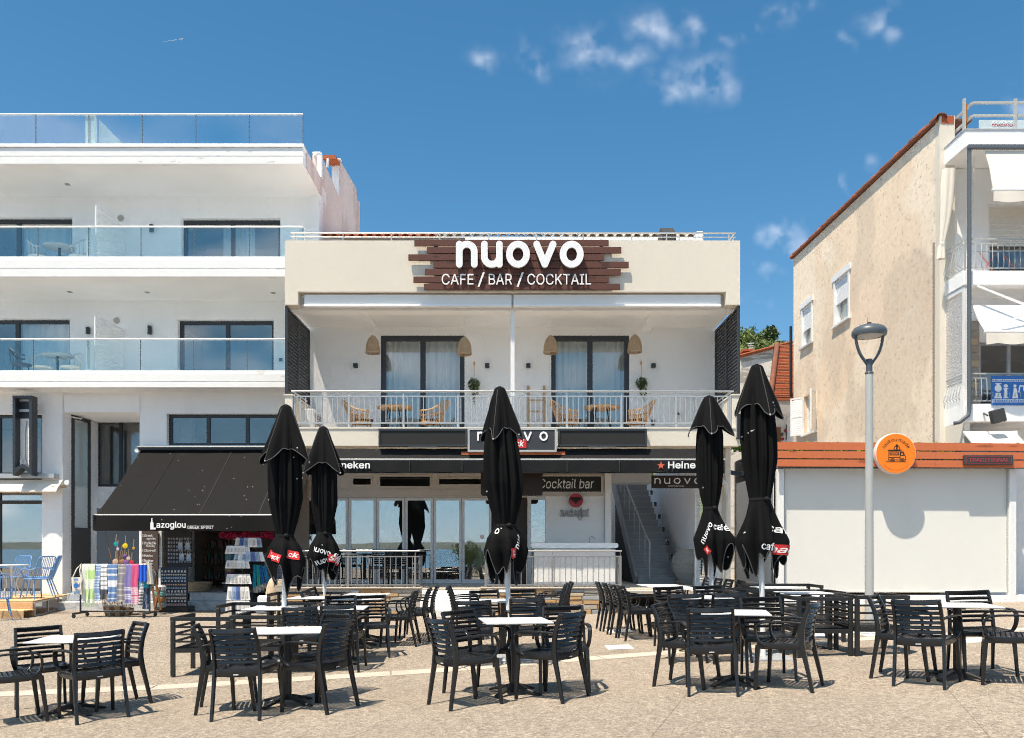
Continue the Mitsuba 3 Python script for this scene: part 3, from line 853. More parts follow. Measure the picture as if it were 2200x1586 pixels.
# blind cassettes in the notch
for a, b in ((651, 1099), (1103, 1551)):
    c = add(cf, 'blind_cassette', MB().box(n(a), n(b), DN + .09, DN + .26, nz(655), nz(630), .01), 'white_paint')
    add(c, 'bottom_rail', MB().box(n(a), n(b), DN + .055, DN + .085, nz(657), nz(652), .004), 'letter_white')
    add(c, 'bracket', MB().box(n(a) - .05, n(a) - .005, DN + .12, DN + .2, nz(652), nz(636)).box(n(b) + .005, n(b) + .03, DN + .12, DN + .2, nz(652), nz(636)), 'letter_side')
add(cf, 'post', MB().box(n(1097), n(1106), DN + .22, DN + .31, zfl - .05, zsof - .1, .006), 'white_paint')
# balcony slab, side parapets, back wall
add(cf, 'balcony_slab', MB().side(Polygon([(DN - .02, zfl), (DN - .02, zfl - .035), (DN, zfl - .035), (DN, nz(958)), (DN + .25, nz(958)), (DN + .25, nz(958) + .05), (DG + .4, nz(958) + .05), (DG + .4, zfl - .12), (DN + .14, zfl - .12), (DN + .14, zfl)]), NX0 + .003, NX1 - .003), 'cream_plaster')
for x0, x1 in ((NX0, NX0 + .16), (NX1 - .16, NX1)):
    add(cf, 'side_parapet', MB().box(x0, x1, DN + .004, WN, zfl + .001, nz(850)), 'cream_plaster')
    add(cf, 'coping', MB().box(x0 - .02, x1 + .02, DN - .02, WN, nz(850) + .001, nz(847)), 'cream_plaster')
bw = rect(NX0, NX1, nz(958), zsof)
D1, D2 = (w(818), w(998), wz(721)), (w(1184), w(1352), wz(721))
for a, b, h in (D1, D2): bw = bw.difference(rect(a, b, zfl - .118, h))
add(cf, 'balcony_wall', MB().facade(bw, WN, WN + .25), 'white_plaster')
for a, b, h in (D1, D2):
    wk = window(cf, a, b, zfl - .115, h, WN + .03, 2, .11, glass='glass_coated', name='sliding_door', depth=.12)
    add(wk, 'curtain', curtain_sheet(a + .05, b - .05, zfl - .1, h, WN + .36, .035, .19, a), 'curtain', True)
    room(cf, a, b, zfl - .1, h, WN + .26, 2.0)
# louvred side screens
for sx, s in ((NX0 + .02, 1), (NX1 - .02, -1)):
    for k, (y0, y1) in enumerate(((DN + .05, DN + .98), (DN + 1.03, WN - .06))):
        z0, z1 = nz(846), nz(657)
        f = MB().bar((sx, y0, z0), (sx, y0, z1), .05).bar((sx, y1, z0), (sx, y1, z1), .05).bar((sx, y0 + .026, z0 + .025), (sx, y1 - .026, z0 + .025), .05).bar((sx, y0 + .026, z1 - .025), (sx, y1 - .026, z1 - .025), .05)
        sc_ = add(cf, 'louvre_screen', f, 'anthracite')
        z = z0 + .1
        while z < z1 - .06:
            add(sc_, 'slat', MB().bar((sx, y0 + .028, z), (sx, y1 - .028, z), .010, .100, up=(-s * .28, 0, .96)), 'anthracite'); z += .076
# railings: balusters are parts of each railing
def railing(x0, x1, d, ztop, zmid, zbot, zfoot, posts, gap, returns=(), name='railing', tone='alu'):
    m = MB().tube([(x0, d, ztop), (x1, d, ztop)], .021, 10)
    r = add(cf, name, m, 'steel', True)
    if zmid: add(r, 'mid_rail', MB().box(x0, x1, d - .012, d + .012, zmid - .012, zmid + .012), tone)
    add(r, 'bottom_rail', MB().box(x0, x1, d - .012, d + .012, zbot - .014, zbot + .014), tone)
    for p in posts: add(r, 'post', MB().box(p - .022, p + .022, d - .022, d + .022, zfoot, (zmid or ztop) + .012, .004).box(p - .006, p + .006, d - .006, d + .006, (zmid or ztop) + .0121, ztop - .015), tone)
    x = x0 + gap * .7
    while gap < 9 and x < x1 - gap * .3:
        if min(abs(x - p) for p in posts) > .035: add(r, 'baluster', MB().box(x - .008, x + .008, d - .008, d + .008, zbot + .0141, zmid - .0121), tone)
        x += gap
    for xr, y1 in returns:
        m = MB().tube([(xr, d + .02, ztop), (xr, y1, ztop)], .021, 10)
        add(r, 'end_rail', m, 'steel', True)
        mm = MB()
        if zmid: mm.box(xr - .012, xr + .012, d + .025, y1, zmid - .012, zmid + .012)
        mm.box(xr - .012, xr + .012, d + .025, y1, zbot - .014, zbot + .014)
        add(r, 'end_bar', mm, tone)
        y = d + .13
        while gap < 9 and y < y1:
            add(r, 'baluster', MB().box(xr - .008, xr + .008, y - .008, y + .008, zbot + .0141, zmid - .0121), tone); y += gap
    return r


RD = DN + .06
railing(X(626, RD), X(1576, RD), RD, Z(841, RD), Z(852, RD), Z(909, RD), zfl, [X(p, RD) for p in (633, 750, 867, 984, 1101, 1218, 1335, 1452, 1569)], .113, [(X(629, RD), RD + 1.2), (X(1572, RD), RD + 1.2)], 'balcony_railing')
RR = DN + .2
rr = add(cf, 'roof_railing', MB().tube([(X(626, RR), RR, Z(501, RR)), (X(1581, RR), RR, Z(501, RR))], .02, 10), 'steel', True)
add(rr, 'mid_rail', MB().tube([(X(626, RR), RR, Z(510, RR)), (X(1581, RR), RR, Z(510, RR))], .011, 8), 'steel', True)
for px in (634, 737, 841, 945, 1050, 1153, 1253, 1357, 1432, 1459, 1566):
    add(rr, 'post', MB().tube([(X(px, RR), RR, ztop - .05), (X(px, RR), RR, Z(502, RR))], .014, 8), 'alu', True)
for px in (628, 1578): add(rr, 'end_rail', MB().tube([(X(px, RR), RR, Z(501, RR)), (X(px, RR), RR + 1.5, Z(501, RR))], .02, 8).tube([(X(px, RR), RR, Z(510, RR)), (X(px, RR), RR + 1.5, Z(510, RR))], .011, 8), 'steel', True)
# roof: eave wall, gutter and two courses of barrel tiles that show above the parapet
RY = 20.6
ez, slope = Z(511, RY), .345
rx0, rx1 = X(690, RY), X(1492, RY)
add(cf, 'eave_wall', MB().box(rx0 + .1, rx1 - .1, RY + .12, RY + .3, 6.9, ez - .05), 'wall_white')
add(cf, 'gutter', MB().tube([(X(1000, RY), RY - .1, ez - .10), (rx1, RY - .1, ez - .10)], .06, 10), 'white_paint', True)
rf = add(cf, 'roof', MB().grid(np.array([[(rx0, RY - .05, ez - .02), (rx1, RY - .05, ez - .02)], [(rx0 + .5, RY + 6, ez - .02 + 6 * slope), (rx1 - .5, RY + 6, ez - .02 + 6 * slope)]])), 'slate_tile')
nt = 42
for k in range(nt):
    cx = rx0 + (k + .5) * (rx1 - rx0) / nt
    for c in range(3):
        a = np.linspace(0, np.pi, 7); y0, y1 = RY - .12 + c * .42, RY + .36 + c * .42
        jit = rng.normal(0, .008)
        P = np.array([[(cx + .085 * np.cos(t), y, ez + .03 + (y - RY) * slope + .075 * np.sin(t) + jit + (.012 if y == y0 else 0)) for t in a] for y in (y0, y1)])
        Q = P - np.array([0, 0, .016])
        m = MB().grid(P).grid(Q[:, ::-1]).grid(np.stack([Q[0], P[0]]))
        add(rf, 'tile', m, ('terracotta' if k < 13 else 'slate_tile') if c < 2 else 'slate_tile', 40)
# grey slatted chimney cap and a small white mast box behind the parapet
ch = add(cf, 'chimney', MB().side(Polygon([(19.2, 7.6), (19.9, 7.6), (19.9, Z(499, 19.6)), (19.55, Z(492, 19.6)), (19.2, Z(500, 19.2))]), X(1421, 19.4), X(1449, 19.4)), 'skirt_dark')
for k in range(7):
    x = X(1423 + k * 4, 19.15); add(ch, 'slat', MB().box(x - .016, x + .016, 19.15, 19.197, 7.6, Z(501, 19.2)), 'char_panel')
add(cf, 'roof_tank', MB().box(X(1496, 19.5), X(1512, 19.5), 19.5, 19.9, 7.4, Z(496, 19.5), .03), 'white_paint')

# ---- street storey
zd = Z(1265, 17.75)                                     # terrace level
TD = 17.75
x_l, x_s0, x_s1, x_r = X(618, TD), X(905, TD), X(1032, TD), X(1337, TD)
add(cf, 'terrace_floor', MB().box(X(600, TD), X(1600, TD), TD, DG + .3, zd - .06, zd), 'pale_concrete')
for a, b in ((x_l, x_s0), (x_s1, x_r)):
    add(cf, 'terrace_kerb', MB().box(a, b, TD - .05, TD + .2, zd + .001, zd + .03, .006), 'pale_concrete')
add(cf, 'terrace_floor', MB().box(x_r, X(1600, TD), TD - .6, TD - .001, zd - .08, zd - .02), 'pale_concrete')
for k in range(3):
    add(cf, 'terrace_step', MB().box(x_s0 + .01, x_s1 - .01, TD - .02 - .30 * k, TD + .1 - .30 * k + .2, -.1, zd - .03 - .185 * k - .001, .01), 'white_marble')
# stone walls of the terrace: every stone a piece, mortar behind
STONES = ['stone_ochre', 'stone_grey', 'stone_blue', 'stone_sand', 'stone_rust']


def stone_wall(x0, x1, y, z0, z1, seed, rows=6, name='terrace_wall', ybot=None):
    r = np.random.default_rng(seed)
    k = add(cf, name, MB().box(x0, x1, y + .03, y + .3, z0 - .25, z1), 'mortar')
    hs = r.uniform(.7, 1.3, rows); hs *= (z1 - z0) / hs.sum(); z = z0
    for h in hs:
        x = x0
        while x < x1 - .02:
            L = min(r.uniform(.16, .5), x1 - x)
            if x1 - x - L < .1: L = x1 - x
            split = h > .1 and r.random() < .25
            for a, b in (((z, z + h * .5), (z + h * .5, z + h)) if split else ((z, z + h),)):
                jx = r.uniform(-.008, .008, 8); g = .006
                xa, xb, za, zb_ = x + g, x + L - g, a + g, b - g
                pr = r.uniform(0, .022)
                q = np.array([(xa, za), (xb, za), (xb, zb_), (xa, zb_)]) + r.uniform(-.007, .007, (4, 2))
                mid = q.mean(0); inn = mid + (q - mid) * np.array([max(.8, 1 - .03 / L), .86])
                v = [(p[0], y + .035, p[1]) for p in q] + [(p[0], y + .004 - pr, p[1]) for p in q] + [(p[0], y - .008 - pr + r.uniform(-.004, .004), p[1]) for p in inn]
                f = []
                for s_ in (0, 4):
                    for e in range(4): f.append([s_ + e, s_ + (e + 1) % 4, s_ + 4 + (e + 1) % 4, s_ + 4 + e])
                f.append([8, 9, 10, 11])
                add(k, 'stone', MB().raw(v, f), STONES[r.choice(5, p=[.26, .26, .14, .22, .12])])
            x += L
        z += h


stone_wall(x_l, x_s0 - .002, TD, .04, zd - .002, 3)
stone_wall(x_s1 + .002, x_r, TD, .04, zd - .002, 5)
# stacked slate blocks of the corner pier beside the shop
px_ = MB(); pk = add(cf, 'corner_pier', MB().box(X(594, TD), X(614, TD) - .002, TD - .02, TD + .3, -.1, Z(1246, TD)), 'mortar')
for k in range(6):
    add(pk, 'stone', MB().box(X(594, TD) + .004, X(614, TD) - .006, TD - .05, TD - .018, .06 + k * .117, .17 + k * .117, .006), STONES[[3, 1, 3, 2, 1, 3][k]])
# terrace railings
RT = TD + .1
railing(X(640, RT), X(901, RT), RT, Z(1184, RT), Z(1196, RT), Z(1257, RT), zd, [X(p, RT) for p in (645, 748, 892)], .118, [(X(899, RT), RT + .8)], 'terrace_railing', 'rail_grey')
railing(X(1040, RT), X(1336, RT), RT, Z(1184, RT), Z(1196, RT), Z(1257, RT), zd, [X(p, RT) for p in (1044, 1187, 1333)], .118, [(X(1331, RT), RT + .9)], 'terrace_railing', 'rail_grey')

g = lambda px: X(px, DG)
gz_ = lambda py: Z(py, DG)
# glazed front
zc = nz(958) + .05
zlt = gz_(1069); zlb = gz_(1253)
front = rect(g(660), g(1310), zlt, zc)
holes = [rect(g(712), g(744), gz_(1052), gz_(1022)), rect(g(755), g(800), gz_(1045), gz_(1025)), rect(g(813), g(927), gz_(1048), gz_(1021)), rect(g(940), g(1040), gz_(1044), gz_(1026))]
front = front.difference(unary_union(holes[1:]))
add(cf, 'transom', MB().facade(front, DG, DG + .12), 'beige_frame')
add(cf, 'transom_bead', MB().box(g(660), g(1150), DG - .03, DG - .001, gz_(1055), gz_(1052)).box(g(660), g(1150), DG - .02, DG - .001, gz_(1069), gz_(1066)), 'beige_frame')
add(cf, 'vent_grille', MB().box(g(712), g(744), DG - .012, DG - .001, gz_(1050), gz_(1024)), 'beige_frame')
for h in holes[1:]:
    a, b, c, d = h.bounds
    tw = add(cf, 'transom_window', MB().facade(rect(a, c, b, d).difference(rect(a + .035, c - .035, b + .035, d - .035)), DG - .02, DG + .06), 'beige_frame')
    add(tw, 'pane', MB().grid(np.array([[(a + .02, DG + .02, b + .02), (c - .02, DG + .02, b + .02)], [(a + .02, DG + .02, d - .02), (c - .02, DG + .02, d - .02)]])), 'glass_coated')
lb = [626, 687, 748, 808, 869.5, 930.5, 992, 1056]
for a, b in zip(lb[:-1], lb[1:]):
    x0, x1 = g(a) + .006, g(b) - .006
    o = rect(x0, x1, zlb, zlt - .006); i = rect(x0 + .058, x1 - .058, zlb + .085, zlt - .07)
    k = add(cf, 'folding_door', MB().facade(o.difference(i), DG + .02, DG + .075), 'door_white')
    a0, b0, c0, d0 = i.bounds
    add(k, 'pane', MB().grid(np.array([[(a0 - .01, DG + .045, b0 - .01), (c0 + .01, DG + .045, b0 - .01)], [(a0 - .01, DG + .045, d0 + .01), (c0 + .01, DG + .045, d0 + .01)]])), 'glass_mirror')
    if a in (748, 869.5, 992):
        add(k, 'hinge', MB().tube([(x0 - .006, DG + .01, zlt - .3), (x0 - .006, DG + .01, zlb + .3)], .009, 6), 'alu', True)
    if a == 992:
        add(k, 'door_handle', MB().box(x0 + .02, x0 + .035, DG + .0, DG + .019, gz_(1180), gz_(1162)).bar((x0 + .03, DG - .02, gz_(1167)), (x0 + .13, DG - .02, gz_(1167)), .016), 'alu')
        add(k, 'no_smoking_sticker', MB().lathe([(0, 0), (.045, 0), (.045, .002), (0, .002)], 20, (g(1035.5), DG + .042, gz_(1154)), 'y'), 'letter_white')
        add(k, 'no_smoking_sticker', MB().lathe([(.034, 0), (.045, 0), (.045, .002), (.034, .002)], 20, (g(1035.5), DG + .038, gz_(1154)), 'y').bar((g(1035.5) - .03, DG + .037, gz_(1154) + .03), (g(1035.5) + .03, DG + .037, gz_(1154) - .03), .003, .009), 'red_print')
add(cf, 'door_sill', MB().box(g(626), g(1056), DG - .06, DG + .1, zd + .001, zlb - .004), 'alu')
add(cf, 'dark_wall', MB().facade(rect(NX0, g(626), zd, zc), DG, DG + .1), 'room_brown')
add(cf, 'dark_wall', MB().facade(rect(g(1058), g(1133), zd, zlt), DG + .03, DG + .13), 'dark_brown_wall')
# bar door with a glass block strip, white panel and pillar
o = rect(g(1133), g(1172), zd, gz_(1062))
add(cf, 'bar_door', MB().facade(o.difference(rect(g(1141), g(1171), zd + .15, gz_(1074))), DG - .04, DG + .06), 'door_white')
add(cf, 'bar_door', MB().grid(np.array([[(g(1140), DG + .01, zd + .1), (g(1172), DG + .01, zd + .1)], [(g(1140), DG + .01, gz_(1073)), (g(1172), DG + .01, gz_(1073))]])), 'glass_mirror')
gb = [(.35, .45, .48), (.62, .68, .68), (.45, .58, .60), (.66, .66, .62), (.40, .55, .58), (.55, .66, .66)]
for k in range(10):
    z1 = gz_(1107 + k * 11.5)
    m = MB().box(g(1142), g(1170) - .01 - (.12 if k % 3 == 1 else 0), DG + .05, DG + .09, z1 - .105, z1)
    add(cf, 'glass_block', m, 'painted', color=painted(lambda x, y, z: gb[k % 6], m))
add(cf, 'bar_wall', MB().box(g(1172), g(1297), DG - .06, DG + .1, zd, gz_(1066)), 'white_paint')
add(cf, 'bar_wall', MB().box(g(1150), g(1300), DG - .09, DG - .061, gz_(1067), gz_(1060)), 'beige_frame')
add(cf, 'pillar', MB().box(g(1298), g(1311), DG - .2, DG + .2, zd, zc), 'white_paint')
# rooms behind the glass
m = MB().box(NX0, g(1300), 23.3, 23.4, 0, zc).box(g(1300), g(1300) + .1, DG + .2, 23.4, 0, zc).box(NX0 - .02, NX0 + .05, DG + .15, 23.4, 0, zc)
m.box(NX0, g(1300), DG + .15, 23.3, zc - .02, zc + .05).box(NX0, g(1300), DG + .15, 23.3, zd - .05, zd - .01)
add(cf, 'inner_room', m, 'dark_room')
# stair hall
ys = 28.0
hx0, hx1 = g(1311) + .0, X(1490, DG)
m = MB().box(hx0, hx0 + .05, DG + .2, ys, 0, 3.45)
add(cf, 'stair_hall', m, 'wall_white')
add(cf, 'stair_hall', MB().box(hx1, hx1 + .12, DG - .1, ys, zd, zc), 'wall_white')
add(cf, 'stair_hall', MB().box(hx0, hx1, ys, ys + .1, 0, 6), 'wall_white')
add(cf, 'stair_hall', MB().box(hx0, X(1395, 20.4), DG + .15, DG + .9, Z(1038, 20), zc + .1), 'grey_white')
add(cf, 'stair_hall', MB().box(hx0, hx1, DG - .6, ys, zd - .1, zd - .004), 'pale_concrete')
st = add(cf, 'staircase', MB().bar((3.0, 20.3, zd + .05), (2.92, 24.2, zd + 2.75), .06, .3), 'hall_marble')
for k in range(15):
    y = 20.3 + k * .265
    xl, xr = 3.05 - .01 * k, 3.98 - .008 * k
    add(st, 'step', MB().box(xl, xr, y, y + .30, zd + k * .178 - .02, zd + (k + 1) * .178, .006), 'hall_marble')
    add(st, 'nosing', MB().box(xl + .01, xr - .005, y - .012, y + .03, zd + (k + 1) * .178 + .0005, zd + (k + 1) * .178 + .012), 'pole_grey')
    add(st, 'step_light', MB().box(xr + .02, xr + .08, y + .1, y + .16, zd + (k + 1) * .178 + .05, zd + (k + 1) * .178 + .17), 'skirt_dark') if k % 2 == 0 else None
hr_ = MB().tube([(3.32, 20.2, zd + .1), (3.32, 20.2, zd + 1.0), (3.28, 20.35, zd + 1.12), (2.98, 24.0, zd + 3.4)], .022, 8)
add(st, 'handrail', hr_, 'alu', True)
for k in range(6):
    y = 20.6 + k * .6; add(st, 'baluster', MB().tube([(3.27 - k * .045, y, zd + .2 + (y - 20.3) * .67), (3.27 - k * .045, y, zd + 1.0 + (y - 20.3) * .62)], .012, 6), 'alu', True)
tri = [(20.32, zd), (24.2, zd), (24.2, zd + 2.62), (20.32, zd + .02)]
add(st, 'void_shade_panel', MB().side(Polygon(tri), 2.98, 3.02), 'char_panel')  # added sheet, near-black to paint the dark of the void under the stairs
# louvred door leaf, end wall, column and downpipe by the kiosk
ld = MB().facade(rect(X(1493, 18.9), X(1538, 18.9), zd, Z(1058, 18.9)).difference(rect(X(1496, 18.9), X(1516, 18.9), zd + .06, Z(1061, 18.9))).difference(rect(X(1519, 18.9), X(1535, 18.9), zd + .06, Z(1061, 18.9))), 18.9, 18.96)
lk = add(cf, 'louvred_door', ld, 'white_paint')
z = zd + .08
while z < Z(1063, 18.9):
    add(lk, 'slat', MB().bar((X(1496, 18.9), 18.93, z), (X(1516, 18.9), 18.93, z), .05, .008, up=(0, -.6, .8)).bar((X(1519, 18.9), 18.93, z), (X(1535, 18.9), 18.93, z), .05, .008, up=(0, -.6, .8)), 'white_paint'); z += .062
add(cf, 'end_wall', MB().box(X(1538, 18.9), X(1561, 18.5), 18.75, 19.0, 0, zc), 'white_plaster')
add(cf, 'column', MB().box(X(1558, 18.4), X(1570, 18.4), 18.4, 18.7, .0, nz(958) + .04, .01), 'cream_plaster')
dp = MB().tube([(X(1566, 18.2), 18.3, .15), (X(1566, 18.2), 18.3, 2.6), (X(1560, 18.2), 18.3, 2.85), (X(1530, 18.2), 18.4, 3.15)], .055, 10)
add(cf, 'downpipe', dp, 'cream_plaster', True)
add(cf, 'soffit', MB().box(NX0 + .01, NX1 - .01, DN + .251, DG + .3, zc - .001, zc + .03), 'cream_plaster')

# ---- big sign on the parapet
sn = thing('plank_sign', 'brown plank sign with big white letters nuovo on the parapet', 'sign')
PD = DN - .10
py_ = [(515, 890, 1308), (530.5, 917, 1335), (546, 877, 1297), (562, 931, 1351), (577.5, 913, 1334), (593.5, 888, 1308), (609, 911, 1332)]
for t, a, b in py_:
    add(sn, 'plank', MB().box(X(a, PD), X(b, PD), PD, PD + .035, Z(t + 13.8, PD), Z(t + .4, PD), .004), 'walnut_board')
for px in (935, 1135, 1290): add(sn, 'batten', MB().box(n(px) - .02, n(px) + .02, PD + .036, DN - .001, nz(622), nz(517)), 'letter_side')


def rounded(paths, wd): return unary_union([LineString(p).buffer(wd / 2, quad_segs=10) for p in paths])


def arc(cx, cy, rx, ry, a0, a1, n=18): return [(cx + rx * math.cos(math.radians(t)), cy + ry * math.sin(math.radians(t))) for t in np.linspace(a0, a1, n)]


GLY = {'n': ([[(0, 0), (0, 1)], [(0, .5)] + arc(.375, .62, .375, .38, 180, 0) + [(.75, 0)]], .75),
       'u': ([[(.75, 1), (.75, 0)], [(0, 1), (0, .38)] + arc(.375, .38, .375, .38, 180, 360)], .75),
       'o': ([arc(.43, .5, .43, .5, 0, 360, 40)], .86),
       'v': ([[(0, 1), (.41, 0), (.82, 1)]], .82)}


def word(s, x0, x1, z0, z1, y, depth, bsdf, parent, side_bsdf=None, stroke=.27, gap=.62):
    wsum, pos = 0, []
    for c in s: pos.append(wsum); wsum += GLY[c][1] + gap
    total = wsum - gap
    hgt = z1 - z0; sw_ = stroke * hgt
    sx, sz = (x1 - x0 - sw_) / total, hgt - sw_
    for c, p0 in zip(s, pos):
        paths = [[(x0 + sw_ / 2 + (p0 + a) * sx, z0 + sw_ / 2 + b * sz) for a, b in P] for P in GLY[c][0]]
        pg = rounded(paths, sw_)
        k = add(parent, 'letter', MB().facade(pg, y, y + .012), bsdf)
        if side_bsdf: add(k, 'return', MB().facade(pg.buffer(-.004), y + .0121, y + depth), side_bsdf)


LD = PD - .13
word('nuovo', X(979.5, LD), X(1254, LD), Z(575, LD), Z(517.5, LD), LD, .09, 'letter_white', sn, 'letter_side', .25, .50)
for s_, a, b in (('CAFE', 949, 1017), ('/', 1026, 1041), ('BAR', 1050, 1100), ('/', 1110, 1125), ('COCKTAIL', 1133, 1270)):
    SD = PD - .06
    z0, z1 = (Z(611.5, SD), Z(588.5, SD)) if s_ != '/' else (Z(616, SD), Z(585, SD))
    add(sn, 'lettering', text(s_, X(a, SD), X(b, SD), z0, z1, SD + .025, .025), 'letter_white')
for px in (985, 1060, 1150, 1230): add(sn, 'stud', MB().box(n(px) - .008, n(px) + .008, PD - .05, PD - .001, nz(600), nz(598)), 'letter_side')

# ---- signs on the balcony front
BD = DN - .16


def display(px0, px1, label):
    t = thing('display_board', label, 'sign')
    add(t, 'screen', MB().box(X(px0 + 4, BD), X(px1 - 4, BD), BD + .02, BD + .14, Z(955, BD), Z(926, BD)), 'panel_black')
    add(t, 'frame', MB().facade(rect(X(px0, BD), X(px1, BD), Z(959, BD), Z(921, BD)).difference(rect(X(px0 + 4, BD), X(px1 - 4, BD), Z(955, BD), Z(925.5, BD))), BD, BD + .15), 'anthracite')
    add(t, 'bracket', MB().box(X((px0 + px1) / 2, BD) - .3, X((px0 + px1) / 2, BD) + .3, BD + .05, BD + .1, Z(962, BD), Z(959.3, BD)), 'beige_frame')


display(813, 1003, 'blank black display board on the balcony front between the small umbrella and the snack sign')
display(1199, 1390, 'blank black display board on the balcony front over the cocktail bar')
sk = thing('snack_sign', 'square dark sign with white letters nuovo and a red snack tag behind the middle umbrella', 'sign')
KD = DN - .24
add(sk, 'panel', MB().box(X(1009, KD), X(1192, KD), KD + .012, KD + .1, Z(967, KD), Z(924, KD)), 'panel_grey')
add(sk, 'frame', MB().facade(rect(X(1005, KD), X(1196, KD), Z(971, KD), Z(920, KD)).difference(rect(X(1009, KD), X(1192, KD), Z(967, KD), Z(924, KD))), KD, KD + .11), 'pole_grey')
word('nuovo', X(1025, KD), X(1177, KD), Z(947.5, KD), Z(927.5, KD), KD - .006, .018, 'letter_white', sk, None, .2, 1.25)
add(sk, 'tag', MB().facade(rect(X(1072, KD) + .02, X(1131, KD) - .02, Z(963, KD) + .02, Z(944, KD) - .02).buffer(.02), KD - .008, KD + .012), 'red_print')
add(sk, 'lettering', text('Snack', X(1077, KD), X(1126, KD), Z(960, KD), Z(946.5, KD), KD - .0081, .006, True, .22), 'letter_white')
add(sk, 'bracket', MB().box(X(990, KD), X(1215, KD), KD + .13, KD + .2, Z(979, DN), Z(972, DN)), 'orange_board')

# ---- black beer awning over the terrace
hb = thing('terrace_awning', 'long narrow black awning with white beer brand lettering under the balcony', 'awning')
A0, A1 = 17.63, 17.44
xa0, xa1 = X(655, A1), X(1556, A1)
pr = np.array([(A0, Z(964, A0)), ((A0 + A1) / 2, Z(977, (A0 + A1) / 2) - .03), (A1, Z(988, A1))])
xx = np.linspace(xa0, xa1, 60)
P = np.array([[(x, p[0], p[1] - .012 * math.sin((x - xa0) * 5.4) ** 2) for x in xx] for p in pr])
add(hb, 'cloth', MB().grid(P).grid(P[:, ::-1] - np.array([0, 0, .006])), 'black_cloth', True)
add(hb, 'front_bar', MB().tube([(xa0 - .02, A1, Z(988, A1)), (xa1 + .02, A1, Z(988, A1))], .022, 8), 'pole_grey', True)
zv0, zv1 = Z(1014, A1), Z(989.5, A1)
P = np.array([[(x, A1 - .025 + .02 * (1 - t) * math.sin(x * 2.77 * 2) * .6 - .01 * math.sin(x * 17) * (1 - t), zv0 + (zv1 - zv0) * t) for x in xx] for t in (0, .5, 1)])
add(hb, 'valance', MB().grid(P).grid(P[:, ::-1] + np.array([0, .006, 0])), 'black_cloth', True)
add(hb, 'valance_hem', MB().box(xa0, xa1, A1 - .02, A1 - .0, zv0 - .03, zv0 + .0), 'black_cloth')
P = np.array([[(xa1, A1, Z(988, A1)), (xa1, A0, Z(964, A0))], [(xa1 - .04, A1, zv0), (xa1 - .04, A0 - .1, zv0 + .1)]])
add(hb, 'side_flap', MB().grid(P), 'black_cloth')
for px, z0, z1 in ((700, 1007.5, 992), (1434, 1007.5, 992)):
    add(hb, 'lettering', text('Heineken', X(px, A1), X(px + 96, A1), Z(z0, A1), Z(z1, A1), A1 - .055, .006, True), 'letter_white')
    star = Polygon([(X(px - 15, A1) + .085 * (1 if i % 2 == 0 else .4) * math.sin(i * math.pi / 5), Z(1001, A1) + .085 * (1 if i % 2 == 0 else .4) * math.cos(i * math.pi / 5)) for i in range(10)])
    add(hb, 'star', MB().facade(star, A1 - .06, A1 - .054), 'coral_red')
seam = MB()
for k in range(1, 8):
    x = xa0 + (xa1 - xa0) * k / 8; add(hb, 'seam', MB().box(x - .006, x + .006, A1 - .052, A1 - .03, zv0, zv1), 'char_panel')
hbx = thing('hanging_box', 'plain black rounded box hanging under the awning behind the middle umbrella', 'box')
pg = rect(X(1033, 18.0), X(1166, 18.0), Z(1065, 18), Z(1012, 18)).buffer(-.05).buffer(.05)
add(hbx, 'board', MB().facade(pg, 18.0, 18.09), 'chocolate')
add(hbx, 'hanger', MB().box(X(1060, 18), X(1063, 18), 18.02, 18.06, Z(1012, 18) - .02, 3.55).box(X(1140, 18), X(1143, 18), 18.02, 18.06, Z(1012, 18) - .02, 3.55), 'metal_black')

cb = thing('cocktail_bar_sign', 'black sign with chalk style lettering Cocktail bar over the white bar wall', 'sign')
CD = DG - .05
add(cb, 'panel', MB().box(X(1150, CD), X(1291, CD), CD - .02, CD + .03, Z(1057, CD), Z(1024, CD)), 'panel_black')
add(cb, 'frame', MB().facade(rect(X(1146, CD), X(1297, CD), Z(1061, CD), Z(1020, CD)).difference(rect(X(1150, CD), X(1291, CD), Z(1057, CD), Z(1024, CD))), CD - .04, CD + .03), 'beige_frame')
add(cb, 'lettering', text('Cocktail bar', X(1158, CD), X(1276, CD), Z(1050, CD), Z(1029, CD), CD - .021, .005, False, .12), 'letter_white')
bs = thing('bat_sign', 'round red sign with a dark bat over grey capital letters on the white bar wall', 'sign')
bx, bz, BW = X(1236, DG), Z(1076, DG), DG - .062
add(bs, 'disc', MB().lathe([(0, 0), (.165, 0), (.17, .01), (.17, .03), (0, .03)], 32, (bx, BW - .10, bz), 'y'), 'dull_red', 40)
add(bs, 'rim', MB().lathe([(.165, 0), (.185, 0), (.185, .05), (.165, .05)], 32, (bx, BW - .12, bz), 'y'), 'letter_grey', 40)
bat = Polygon([(0, .05), (.03, .075), (.035, .045), (.08, .07), (.14, .06), (.115, .02), (.1, -.01), (.06, -.005), (.03, -.05), (0, -.09), (-.03, -.05), (-.06, -.005), (-.1, -.01), (-.115, .02), (-.14, .06), (-.08, .07), (-.035, .045), (-.03, .075)])
add(bs, 'bat', MB().facade(affinity.translate(bat, bx, bz), BW - .135, BW - .125), 'black_print')
add(bs, 'lettering', text('BACARDÍ', X(1204, DG), X(1265, DG), Z(1111, DG), Z(1092, DG), BW - .02, .03, True), 'letter_side')
for px in (1228, 1247): add(bs, 'bracket', MB().tube([(X(px, DG), BW - .03, Z(1094, DG)), (X(px, DG), BW - .03, Z(1112, DG))], .008, 6), 'metal_black', True)
